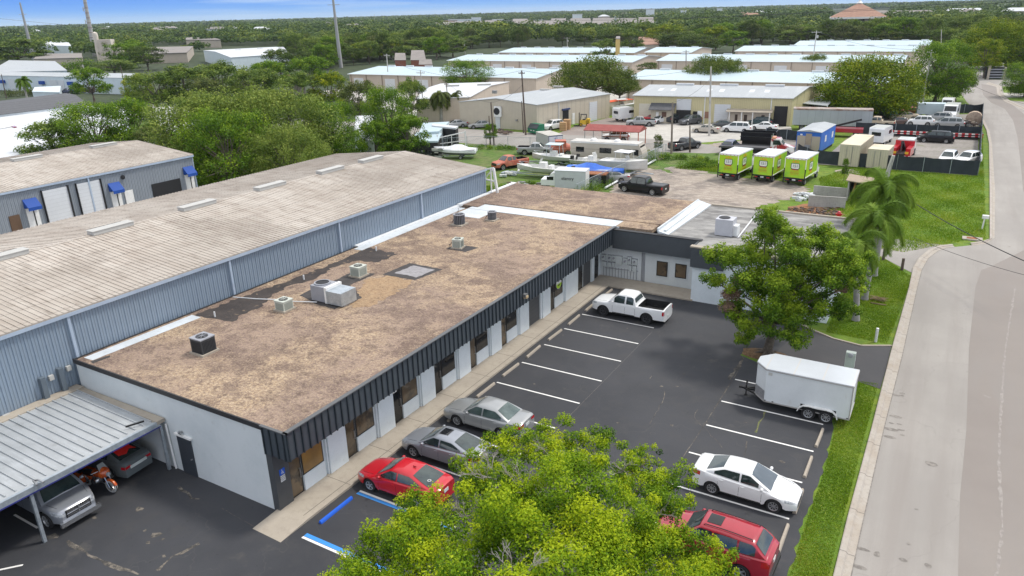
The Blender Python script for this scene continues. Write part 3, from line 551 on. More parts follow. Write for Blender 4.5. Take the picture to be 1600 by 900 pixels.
roofpatch('tar_patch',[(141,565),(172,555),(173,558),(146,568)],m_tarclean,4.308,.08,12)
roofpatch('roof_dirt',[(566,440),(622,424),(640,440),(600,470),(560,480),(540,478)],LM('wet_gravel',(.32,.21,.12),[('n',2.2,.4,.65,(.20,.13,.08)),('n',8,.4,.6,(.42,.30,.18,.7))],rough=1,bump=(9,1,.09)),4.305,.4,13)
# pipe stubs
for x,y in ((336,495),(475,437),(588,392),(717,330),(640,0)):
    if y: p=G(x,y,4.3); mb=MB(); mb.tube([p,(p.x,p.y,4.62)],.05,8); mb.build('vent_pipe',m_vent,OB)
# rail of white flashing along the blue wall
mb=MB(); mb.bx(-37.35,-36.95,39.5,53,4.3,4.42); mb.bx(-37.3,-36.9,53,63,4.3,4.5); mb.build('wall_flashing',m_vent,OB)
# ---------------------------------------------------------------- rooftop units
def ac_box(label,pos,w=.85,h=.75,body=m_ac_beige,top=m_ac_beige,round_=False,rz=0):
    t=thing('air_conditioner',label,'air conditioner',(pos[0],pos[1],pos[2]),rz,'air conditioning units on the office roof')
    mb=MB(); mb.box((0,0,.05),(w+.2,w+.2,.1)); mb.build('base_pad',m_conc,t,local=True)
    mb=MB()
    if round_:
        mb.lathe([(w/2,.1),(w/2,h)],(0,0,0),n=20,mi=0); mb.lathe([(w/2+.02,h),(w/2+.04,h+.05),(w/2-.05,h+.07),(w/2-.12,h+.0)],(0,0,0),n=20,mi=1)
        for k in range(20): a=k*math.pi/10; mb.bar((math.cos(a)*(w/2+.005),math.sin(a)*(w/2+.005),.12),(math.cos(a)*(w/2+.005),math.sin(a)*(w/2+.005),h),.02,1)
    else:
        mb.box((0,0,.1+(h-.1)/2),(w,w,h-.1),0); mb.box((0,0,h+.02),(w+.05,w+.05,.06),1)
        for k in range(9):
            for s in (-1,1):
                mb.box((s*(w/2+.004),-w*.38+k*w*.095,h*.5),(.012,.03,h*.72),2); mb.box((-w*.38+k*w*.095,s*(w/2+.004),h*.5),(.03,.012,h*.72),2)
    mb.build('casing',[body,top,m_grill if body!=m_ac_beige else plain('louvre_shadow',(.22,.24,.21),.6)],t,local=True,smooth=40)
    mb=MB(); mb.lathe([(w*.36,h+.062),(w*.36,h+.075),(.001,h+.075)],(0,0,0),n=20,mi=0); 
    for k in range(4): mb.box((0,0,h+.08),(w*.72,.02,.015),1,k*math.pi/4)
    mb.build('fan_grille',[m_grill,top],t,local=True)
    mb=MB(); mb.tube([(-w/2,.1,.25),(-w/2-.25,.15,.3),(-w/2-.4,.3,.12),(-w/2-.6,.5,.03)],.03,6); mb.build('refrigerant_line',m_grill,t,local=True)
    return t
p=G(320,550,4.3); ac_box('charcoal square air conditioner alone near the front corner of the gravel roof',p,.86,.86,m_ac_dark,m_ac_grey)
p=G(445,484,4.3); ac_box('beige air conditioner left of the silver rooftop package unit',p,.74,.62)
p=G(561,431,4.3); ac_box('beige air conditioner behind the package unit, on a black tar strip',p,.78,.68)
p=G(716,387,4.3); ac_box('small beige air conditioner on a black tar square mid roof',p,.66,.66,rz=.2)
p=G(718,351,4.3); ac_box('large round black air conditioner on a pale pad near the blue wall',p,.9,.85,m_ac_dark,m_ac_grey,True)
p=G(769,344,4.3); ac_box('small round black air conditioner by the silver roof band',p,.7,.7,m_ac_dark,m_ac_grey,True)
# big package unit with duct
p=G(521,470,4.3); t=thing('rooftop_unit','silver rooftop package unit with a galvanised duct box in the middle of the gravel roof','air conditioner',(p.x,p.y,4.3),0)
mb=MB(); mb.box((.75,-.05,.5),(1.2,1.3,.8),0); mb.build('duct_box',m_galv,t,local=True)
mb=MB(); mb.box((-.62,0,.55),(1.15,1.2,.95),0); mb.lathe([(.5,1.03),(.5,1.1),(.42,1.1)],(-.75,0,0),n=20,mi=0); mb.build('casing',m_ac_grey,t,local=True)
mb=MB(); mb.lathe([(.42,1.07),(.001,1.06)],(-.75,0,0),n=20); mb.box((-1.2,0,.55),(.03,1.1,.8)); mb.build('fan_grille',m_grill,t,local=True)
mb=MB(); mb.box((.08,0,.56),(.22,1.32,1.0)); mb.build('white_collar',m_whiteplastic,t,local=True)
mb=MB(); mb.box((0,0,.05),(2.6,1.0,.1)); mb.build('base_frame',m_steel,t,local=True)
a=G(364,464,4.32);b=G(400,467,4.35);c=G(432,468,4.4);d=G(495,472,4.4)
mb=MB(); mb.tube([a,b,c,(c.x+.8,c.y+.1,4.4),d],.03,6); tag(mb.build('conduit_pipe',m_vent),'thin white conduit pipe running across the roof to the silver package unit','pipe')
p=G(1133,366,4.2); t=thing('rooftop_unit','big light grey package unit standing on the flat grey roof behind the lot tree','air conditioner',(p.x,p.y,4.18),0)
mb=MB(); mb.box((0,0,.68),(1.3,1.2,1.25),0); mb.build('casing',LM('pale_grey_metal',(.50,.51,.55),[('n',2,.4,.7,(.44,.45,.49))],rough=.5),t,local=True)
mb=MB(); mb.lathe([(.42,1.32),(.42,1.345),(.001,1.335)],(-.12,0,0),n=20); mb.build('fan_grille',m_grill,t,local=True)
mb=MB(); mb.box((.8,0,.45),(.35,.8,.8)); mb.build('intake_hood',m_vent,t,local=True)
a=G(1153,371,4.25); b=G(1180,337,4.25); mb=MB(); mb.tube([a,b],.06,6); tag(mb.build('conduit_pipe',m_vent),'thick white pipe slanting away from the grey package unit across the flat roof','pipe')
# ================================================================ BLUE WAREHOUSE
def near_wh(name,label,x0,x1,y0,y1,eave,ridge,vy,dsp,m_bluewall=m_bluewall):
    """gable warehouse whose ridge runs along y; x0 is the eave nearest the office"""
    t=thing(name,label,'warehouse',((x0+x1)/2,(y0+y1)/2,0)); xr=(x0+x1)/2
    mb=MB(); vs=[(x0,y0,0),(x0,y1,0),(x1,y1,0),(x1,y0,0),(x0,y0,eave),(x0,y1,eave),(x1,y1,eave),(x1,y0,eave),(xr,y0,ridge),(xr,y1,ridge)]
    mb.add(vs,[(0,1,5,4),(1,2,6,9,5),(2,3,7,6),(3,0,4,8,7)])
    y=y0+.15
    while y<y1:
        mb.bx(x0,x0+.035,y-.035,y+.035,0,eave-.02); y+=.305
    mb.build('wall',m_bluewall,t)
    mb=MB()
    for s,xa in ((1,x0),(-1,x1)):
        e=xa+s*.18*(1 if x0>x1 else -1); sl=(ridge-eave)/abs(xr-xa); ze=eave+.06-.18*sl
        mb.add([(e,y0-.1,ze),(e,y1+.1,ze),(xr,y1+.1,ridge+.06),(xr,y0-.1,ridge+.06),(e,y0-.1,ze-.08),(e,y1+.1,ze-.08),(xr,y1+.1,ridge-.02),(xr,y0-.1,ridge-.02)],[(0,1,2,3),(7,6,5,4),(0,4,5,1),(1,5,6,2),(3,7,4,0)])
        y=y0
        while y<y1+.1:
            mb.bar((e,y,ze+.012),(xr,y,ridge+.072),.045,ht=.04); y+=.305
    roof=mb.build('roof',m_oldroof,t)
    mb=MB(); mb.bx(xr-.15,xr+.15,y0-.1,y1+.1,ridge+.05,ridge+.09); mb.build('ridge_cap',m_oldroof,roof)
    for v in vy:
        mb=MB(); mb.bx(xr-.36,xr+.36,v-1.4,v+1.4,ridge+.05,ridge+.30,0); mb.bx(xr-.40,xr+.40,v-1.45,v+1.45,ridge+.30,ridge+.33,0); mb.bx(xr-.44,xr-.40,v-1.3,v+1.0,ridge+.26,ridge+.34,1); mb.build('roof_vent',[m_ventg,m_grill],roof)
    mb=MB(); mb.bx(x0+.02,x0+.2,y0-.1,y1+.12,eave-.22,eave-.04); mb.build('gutter',m_bluetrim,t)
    for v in dsp: mb=MB(); mb.bx(x0+.03,x0+.15,v-.07,v+.07,0,eave-.2); mb.build('downspout',m_bluetrim,t)
    mb=MB(); mb.bx(x0-.02,x0+.05,y1-.02,y1+.06,0,eave-.1); mb.build('corner_trim',m_bluetrim,t)
    return t
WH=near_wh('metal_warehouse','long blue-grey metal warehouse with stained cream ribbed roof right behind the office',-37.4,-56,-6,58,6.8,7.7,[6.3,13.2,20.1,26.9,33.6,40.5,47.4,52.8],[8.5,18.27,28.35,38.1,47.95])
# wall ducts and box on the blue wall above the carport
for (px_,py_,hh) in ((64,590,1.9),(92,575,1.9)):
    a=AT(px_,py_,0,-37.25); mb=MB(); mb.bx(-37.36,-37.1,a.y-.12,a.y+.12,a.z-2.2,a.z); mb.build('wall_duct',plain('blue_grey_duct',(.12,.15,.18),.5),WH)
    mb=MB(); mb.bx(-37.36,-37.2,a.y+.35,a.y+.58,a.z-.35,a.z-.1); mb.build('wall_box',m_ventg,WH)
a=AT(11,653,0,-37.3); mb=MB(); mb.bx(-37.37,-37.2,a.y-.15,a.y+.15,a.z-.2,a.z+.2); mb.build('wall_box',m_ventg,WH)
# ---------------------------------------------------------------- left warehouse with blue awnings
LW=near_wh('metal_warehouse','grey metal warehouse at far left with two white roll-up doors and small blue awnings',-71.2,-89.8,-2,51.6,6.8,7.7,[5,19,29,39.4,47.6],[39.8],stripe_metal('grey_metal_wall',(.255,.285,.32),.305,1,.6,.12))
def onwall(x,y): a=AT(x,y,0,-71.1); return a
def lw_box(name,m,x0,y0,x1,y1,th=.06,parent=None):
    a=onwall(x0,y0); b=onwall(x1,y1); mb=MB(); mb.bx(-71.17,-71.15+th,min(a.y,b.y),max(a.y,b.y),min(a.z,b.z),max(a.z,b.z)); return mb.build(name,m,parent or LW)
for (xa,ya,xb) in ((64,296,103),(118,285,154)):
    a=onwall(xa,ya); b=onwall(xb,ya-9); mb=MB(); mb.bx(-71.17,-71.1,a.y,b.y,0,a.z-.2,0); d_=mb.build('roll_up_door',m_rolldoor,LW)
    mb=MB(); mb.bx(-71.16,-71.0,b.y,b.y+.12,0,a.z-.1); mb.bx(-71.16,-71.0,a.y-.1,a.y,0,a.z-.1); mb.build('frame',m_blackframe,d_)
for (x,y) in ((49,322),(180,296),(295,270)):
    a=onwall(x,y); mb=MB(); y0,y1=a.y-.62,a.y+.58
    mb.add([(-71.15,y0,a.z+.7),(-71.15,y1,a.z+.7),(-70.45,y1,a.z+.0),(-70.45,y0,a.z+.0),(-70.45,y0,a.z-.3),(-70.45,y1,a.z-.3),(-71.15,y0,a.z-.1),(-71.15,y1,a.z-.1)],[(0,3,2,1),(3,4,5,2),(0,6,3),(1,2,7),(6,7,2,3)])
    mb.build('awning',m_blue,LW)
    mb=MB(); mb.bx(-71.17,-71.08,a.y-.55,a.y+.5,0,a.z-.15,0); mb.build('door',m_whiteplastic,LW)
    mb=MB(); mb.bx(-71.09,-71.06,a.y+.02,a.y+.12,.1,a.z-.15,0); mb.build('door_gap',m_blackframe,LW)
a=onwall(25,345); mb=MB(); mb.bx(-71.17,-71.1,a.y-.5,a.y+.4,a.z-2,a.z+.5); mb.build('door',plain('brown_door',(.12,.07,.04),.6),LW)
a=onwall(203,308); mb=MB(); mb.bx(-71.17,-71.1,a.y-.45,a.y+.45,0,a.z+.7); mb.build('door',m_whiteplastic,LW)
a=onwall(192,277); mb=MB(); mb.lathe([(.001,.14),(.2,.12),(.22,0)],(-71.15,a.y,a.z),'x',12); mb.build('wall_vent',m_grill,LW)
a=onwall(233,268); b=onwall(277,255); mb=MB(); mb.bx(-71.19,-71.12,a.y,b.y,0,4.6); mb.build('open_bay',m_grill,LW)
p=G(252,305,0); t=thing('storage_cage','dark cage with a pale flat lid in the open bay of the left warehouse','cage',(-70.6,onwall(255,290).y,0))
mb=MB(); mb.box((0,0,1.0),(1.4,2.6,2.0)); mb.build('body',plain('dark_navy',(.05,.065,.085),.6),t,local=True)
mb=MB(); mb.box((0,0,2.6),(1.8,3.2,.12)); 
for sx in (-.8,.8):
    for sy in (-1.5,1.5): mb.bar((sx,sy,0),(sx,sy,2.6),.1)
mb.build('canopy',m_ventg,t,local=True)
# ================================================================ CARPORT
CP=thing('carport','lean-to carport with a ribbed silver metal roof against the blue warehouse at bottom left','carport',(-33.3,10,0))
mb=MB(); z0,z1=2.85,2.68; x0,x1=-36.7,-30.4; y0,y1=-4,17.55
mb.add([(x0,y0,z0),(x1,y0,z1),(x1,y1,z1),(x0,y1,z0),(x0,y0,z0-.06),(x1,y0,z1-.06),(x1,y1,z1-.06),(x0,y1,z0-.06)],[(0,1,2,3),(7,6,5,4),(0,4,5,1),(1,5,6,2),(2,6,7,3),(3,7,4,0)])
y=y0+.2
while y<y1: mb.bar((x0,y,z0+.03),(x1-.25,y,z1+.03),.05,ht=.07); y+=.41
mb.build('roof',LM('silver_roof_sheet2',(.47,.49,.50),[('n',.9,.4,.65,(.40,.42,.43)),('n',3,.5,.72,(.60,.63,.66,.55),(.3,2,1)),('n',2,.6,.75,(.27,.27,.26,.5))],rough=.38,metal=.3),CP)
mb=MB(); mb.bx(-30.42,-30.27,-4,17.7,2.49,2.75,0); mb.bx(-30.40,-30.26,-4,17.7,2.44,2.50,1); mb.build('beam',[m_galv,plain('navy_trim',(.03,.035,.2),.5)],CP)
mb=MB(); mb.bx(-37.35,-36.7,-4,17.9,2.7,2.9); mb.bx(-36.9,-30.25,17.55,17.95,2.62,2.8); mb.build('fascia_board',m_conc,CP)
for y in (11.75,5.5,17.75):
    mb=MB(); mb.bar((-30.4,y,0),(-30.4,y,2.5),.13); mb.build('post',m_galv,CP)
mb=MB(); mb.tube([G(58,758,2.82),G(52,751,2.84),G(60,750,2.88),G(68,754,2.82)],.05,6); mb.build('roof_hook',m_steel,CP)
mb=MB(); mb.bar(G(196,667,2.86),G(225,658,2.88),.07); mb.build('loose_batten',m_blackframe,CP)
# ================================================================ STORAGE WAREHOUSES (pale blue-white roofs)
def store(label,x0,x1,y0,y1,door_every=9.3,eave=4.6,ridge=5.8,wallm=m_tanwall,roofm=m_whiteroof,skip=0):
    L=x1-x0; n=max(2,int(L/6.6)); v=[(k+.7)*L/n for k in range(n)]
    t,q,dx,dy=gable('storage_warehouse',label,[(x0,y0),(x1,y0),(x1,y1),(x0,y1)],eave,ridge,wallm,roofm,group=None,vents=v,trim=m_whiteplastic,roofrib=None,ov=.35,vent_len=2.6)
    k=1.6; i=0
    while k<L-4:
        if (i+skip)%2==0:
            d=wall_panel(t,'roll_up_door',m_rolldoor,(x0,y0),Vector((1,0)),Vector((0,-1)),k,k+3.6,0,3.5,.06)
        mb=MB(); mb.bar((x0+k-1.0,y0-.08,0),(x0+k-1.0,y0-.08,eave-.1),.14); mb.build('downspout',plain('brown_trim',(.20,.16,.13),.6),t)
        k+=door_every/2+1.2; i+=1
    return t
store('tan storage warehouse with pale blue roof, left block of the front storage row',-155.8,-93.2,170.2,198)
store('tan storage warehouse with pale blue roof right behind the cream workshop',-70,-12,173.5,199,skip=1)
store('long tan storage warehouse with pale blue roof in the second row, left block',-162,-91,229.5,257,skip=1)
store('long tan storage warehouse with pale blue roof in the second row, right block',-85.8,-15,238,264)
store('tan storage warehouse with pale blue roof in the third row, left block',-170.5,-110,279,305)
store('tan storage warehouse with pale blue roof in the third row, right block',-75,-15,293,320,skip=1)
store('small storage warehouse between the two blocks of the third storage row',-107,-89,283,310)
store('farthest storage warehouse with pale roof at the right end of the fourth row',-62,-13,335,362)
# ---------------------------------------------------------------- bright roofed shop behind palm
t,q,dx,dy=gable('workshop','tan workshop with a bright white roof behind the fan palm',[tuple(G(650,155,4.6)[:2]),tuple(G(733,152,4.6)[:2]),tuple(G(795,128,4.6)[:2]),tuple(G(690,131,4.6)[:2])],4.6,5.3,m_tanwall,m_brightroof,vents=[5,12],vent_len=3,ventm=m_ventg)
# BEIGE BUILDING
BQ=[(-82.3,119.6),(-65.6,119.9),(-60.4,141),(-78,143)]
BB,q,dx,dy=gable('workshop','beige metal workshop with a grey roof and a big round wall fan facing the street',[BQ[1],BQ[2],BQ[3],BQ[0]],4.6,5.5,m_beigewall,m_greymetalroof,ov=.15,vents=[],cat='workshop')
e=(Vector(BQ[2])-Vector(BQ[1])).normalized(); nrm=Vector((e.y,-e.x))
for (s0,s1,z1,m,nm) in ((7.2,8.9,2.9,m_grill,'open_doorway'),(10.0,10.7,2.1,m_whiteplastic,'door'),(15.2,17.6,3.6,m_rolldoor,'roll_up_door')):
    wall_panel(BB,nm,m,BQ[1],e,nrm,s0,s1,0,z1,.05)
wall_panel(BB,'awning',plain('navy_awning',(.03,.05,.14),.6),BQ[1],e,nrm,6.9,9.1,2.9,3.2,.3)
wall_panel(BB,'downspout',m_rolldoor,BQ[1],e,nrm,6.0,6.12,0,4.5,.1)
e2=Vector((1,0.02)); n2=Vector((.02,-1))
xd=AT(775,175,1,119.7).x
wall_panel(BB,'door',m_rolldoor,(xd-.5,119.7),Vector((1,0)),Vector((0,-1)),.35,1.35,0,2.3,.06)
mb=MB(); c=AT(775,174,1,119.3); mb.bx(c.x-.5,c.x+1.0,119.35,119.7,c.z-1.0,c.z+.9,0); mb.build('fan_housing',m_whiteplastic,BB)
mb=MB(); mb.lathe([(.001,-.05),(.62,-.04),(.66,0)],(c.x+.1,119.33,c.z),'y',18,0); mb.build('wall_fan',m_grill,BB)
for (x,y) in ((852,141),(872,136)):
    p=G(x,y,5.3); mb=MB(); mb.box((p.x,p.y,5.42),(2.2,.8,.3)); mb.build('roof_vent',m_ventg,BB)
p=G(773,146,4.9); mb=MB(); mb.box((p.x,p.y,5.2),(.9,.6,.6)); mb.build('roof_fan',m_steel,BB)
wall_panel(BB,'vent_hood',m_steel,(AT(806,186,1,119.7).x,119.7),Vector((1,0)),Vector((0,-1)),0,.4,1.6,1.9,.2)
# CREAM WORKSHOP
CBq=[(-53.8,137.4),(-25.4,140.8),(-24,162),(-55,158)]
CB,q,dx,dy=gable('workshop','cream metal workshop with grey roof and roll-up doors behind the row of parked cars',CBq,4.95,5.9,m_creamwall,m_greymetalroof,ov=.25,vents=[7,15.5,24],vent_len=3.4,ventm=m_vent,trim=m_vent,cat='workshop')
def cbx(x): # distance along the front wall for a pixel column at the base
    a=_O; d=_ray(x,190); # intersect with wall line
    p0=Vector(CBq[0]); dd=(Vector(CBq[1])-p0).normalized(); n=Vector((dd.y,-dd.x)); t=(n.dot(p0-Vector((a[0],a[1]))))/(n.x*d[0]+n.y*d[1]); P=Vector((a[0]+d[0]*t,a[1]+d[1]*t)); return (P-p0).dot(dd)
cn=Vector((dx.y,-dx.x))
for (a,b,z1,m,nm) in ((998,1020,3.4,LM('cream_roll_door',(.6,.57,.47),[('s',2,.9,.95,(.5,.47,.38),(.35,1,1))],rough=.6),'roll_up_door'),(1056,1078.5,3.9,m_grill,'open_bay'),(1082,1089,2.2,m_grill,'open_doorway'),(1089,1096,2.3,m_whiteplastic,'door'),(1115,1140,3.6,m_rolldoor,'roll_up_door'),(1208,1229,3.5,m_grill,'open_bay')):
    wall_panel(CB,nm,m,CBq[0],dx,cn,cbx(a),cbx(b),0,z1,.06)
s0,s1=cbx(1056),cbx(1078.5)
wall_panel(CB,'roll_up_door',m_rolldoor,CBq[0],dx,cn,s0,s1,2.4,4.4,.12)
# office extension with charcoal lean-to roof
def leanto(name,xa,xb,out,z0,z1,wallm,roofm,hw,parent=CB):
    s0,s1=cbx(xa),cbx(xb); a=Vector(CBq[0])+dx*s0; b=Vector(CBq[0])+dx*s1
    mb=MB(); A,B=a+cn*(out*.6),b+cn*(out*.6)
    mb.prism([A,B,b,a],0,hw); o=mb.build(name,wallm,parent)
    mb=MB(); a-=dx*.3; b+=dx*.3; A,B=a+cn*out,b+cn*out
    mb.add([(*a,z0),(*b,z0),(*B,z1),(*A,z1),(*a,z0-.1),(*b,z0-.1),(*B,z1-.1),(*A,z1-.1)],[(0,3,2,1),(4,5,6,7),(3,7,6,2),(0,4,7,3),(1,2,6,5)]); mb.build('lean_to_roof',roofm,o)
    return o
o=leanto('front_office',1019,1053,2.2,3.6,2.6,m_beigewall,m_shingle,2.5)
wall_panel(CB,'window',plain('brown_window',(.13,.07,.05),.3),CBq[0],dx,cn,cbx(1036),cbx(1043),1.2,2.1,1.4)
wall_panel(CB,'door',m_whiteplastic,CBq[0],dx,cn,cbx(1027),cbx(1031),0,2.1,1.38)
o=leanto('covered_porch',1138,1204,2.0,2.9,2.6,m_tanwall,m_conc,2.4)
for x in (1141,1160,1177,1203): 
    p=Vector(CBq[0])+dx*cbx(x)+cn*1.9; mb=MB(); mb.bar((*p,0),(*p,2.5),.16); mb.build('porch_post',m_whiteplastic,o)
for (xa,xb) in ((1149,1153),(1163,1168),(1190,1195)):
    wall_panel(CB,'door',plain('dark_brown',(.05,.03,.02),.6),CBq[0],dx,cn,cbx(xa),cbx(xb),.1,2.0,1.25)
for x in (1099,1202): wall_panel(CB,'downspout',m_vent,CBq[0],dx,cn,cbx(x),cbx(x)+.14,0,4.9,.12)
wall_panel(CB,'wall_board',plain('brown_board',(.28,.15,.1),.8),CBq[0],dx,cn,cbx(1100),cbx(1107),1.0,2.2,.08)
for x in (1021,1041,1098,1118,1166,1190):
    k=cbx(x); p=Vector(CBq[0])+dx*k; 
    a=Vector((*(p-cn*4.2),5.28)); b=Vector((*(p-cn*6.6),5.52)); mb=MB(); mb.bar(a+Vector((0,0,.12)),b+Vector((0,0,.12)),.9,ht=.03); mb.build('skylight',m_brightroof,CB)
# grey lean-to and long grey trailer at its right end
t=thing('lean_to_shed','open lean-to with pale sheet roof between the cream workshop and the round tree','shed',(-22,143,0))
p=px([(1251,161),(1266,150),(1305,153),(1293,165)],3.2); mb=MB(); mb.prism(p,3.1,3.2); mb.build('roof',m_greymetalroof,t)
mb=MB(); 
for q_ in p: mb.bar((*q_,0),(*q_,3.1),.15)
mb.build('post',m_vent,t)
mb=MB(); p2=[(a*.8+sum(v[0] for v in p)/4*.2,b*.8+sum(v[1] for v in p)/4*.2) for a,b in p]; mb.prism(p2,0,1.6); mb.build('stored_goods',m_woodfence,t)
# ================================================================ VEHICLES
m_glass=LM('car_glass',(.018,.03,.03),[('n',1.2,.4,.65,(.045,.065,.06))],rough=.04,spec=1)
m_glassbl=LM('blue_reflecting_glass',(.05,.075,.10),[('n',1.2,.4,.65,(.09,.12,.15))],rough=.05,spec=1)
m_tyre=plain('tyre_rubber',(.018,.018,.019),.85)
m_rim=LM('alloy_rim',(.48,.49,.50),rough=.3,metal=.6)
m_rimdark=plain('dark_rim',(.04,.04,.045),.35)
m_trim=plain('black_trim',(.015,.015,.016),.5)
m_chrome=LM('chrome',(.62,.63,.65),rough=.15,metal=.9)
m_head=LM('headlight_lens',(.55,.57,.58),[('n',9,.4,.6,(.3,.32,.34))],rough=.1,spec=.9)
m_tail=LM('tail_light_red',(.50,.012,.02),[('n',9,.4,.7,(.35,.01,.015))],rough=.15,spec=.8)
m_amber=plain('amber_lens',(.6,.2,.03),.2)
m_plate=plain('number_plate',(.62,.66,.64),.5)
m_under=plain('underbody',(.012,.012,.012),.9)
def lp(pts,s):
    xs=[p[0] for p in pts]; ys=[p[1] for p in pts]; return float(np.interp(s,xs,ys))
def smooth_fn(pts,L,k=.12,keep=()):
    g=np.linspace(0,L,241); v=np.interp(g,[p[0] for p in pts],[p[1] for p in pts]); h=g[1]-g[0]; n=max(1,int(k/h)); ker=np.hanning(2*n+3)[1:-1]; ker/=ker.sum()
    pad=np.concatenate([np.full(n,v[0]),v,np.full(n,v[-1])]); sm=np.convolve(pad,ker,'valid')
    return lambda s: float(np.interp(s,g,sm))
_wheelcache={}
def wheel_meshes(r,w,style,rimm):
    key=(r,w,style,rimm.name)
    if key in _wheelcache: return _wheelcache[key]
    mb=MB(); rr=r*(.66 if style!='truck' else .6)
    mb.lathe([(rr,-w/2+.01),(r*.93,-w/2),(r,-w/2+.03),(r,w/2-.03),(r*.93,w/2),(rr,w/2-.01),(rr*.96,w/2-.05)],(0,0,0),'y',26)
    o=mb.build('tyre',m_tyre,smooth=50); me=o.data; bpy.data.objects.remove(o)
    mb=MB(); mb.lathe([(rr*1.01,w/2-.005),(rr*.9,w/2-.015),(rr*.86,w/2-.05),(.001,w/2-.07)],(0,0,0),'y',26,[0,0,1])
    mb.lathe([(.001,w/2-.005),(rr*.16,w/2-.01),(rr*.2,w/2-.05)],(0,0,0),'y',12)
    n={'five':5,'multi':9,'steel':8,'truck':6,'none':0}[style]
    for k in range(n):
        a=2*math.pi*k/n; wd=rr*(.26 if n==5 else .16)
        p=Vector((math.cos(a),0,math.sin(a))); q=Vector((-math.sin(a),0,math.cos(a)))
        vs=[]
        for yy in (w/2-.06,w/2-.018):
            for d_,ww in ((rr*.12,wd*.8),(rr*.92,wd)): vs+=[p*d_+q*ww/2+Vector((0,yy,0)),p*d_-q*ww/2+Vector((0,yy,0))]
        mb.add(vs,[(4,5,7,6),(0,4,6,2),(1,3,7,5),(2,6,7,3),(0,1,5,4)])
    o=mb.build('rim',[rimm,m_under],smooth=40); m2=o.data; bpy.data.objects.remove(o)
    _wheelcache[key]=(me,m2); return me,m2
def add_wheels(t,axles,track,r,w,style='multi',rimm=None,sides=(-1,1)):
    me,m2=wheel_meshes(r,w,style,rimm or m_rim)
    for x in axles:
        for s in sides:
            o=bpy.data.objects.new('wheel',me); COL.objects.link(o); o.parent=t; o.location=(x,s*(track/2-w/2),r); o.rotation_euler=(0,0,0 if s>0 else math.pi)
            q=bpy.data.objects.new('rim',m2); COL.objects.link(q); q.parent=o
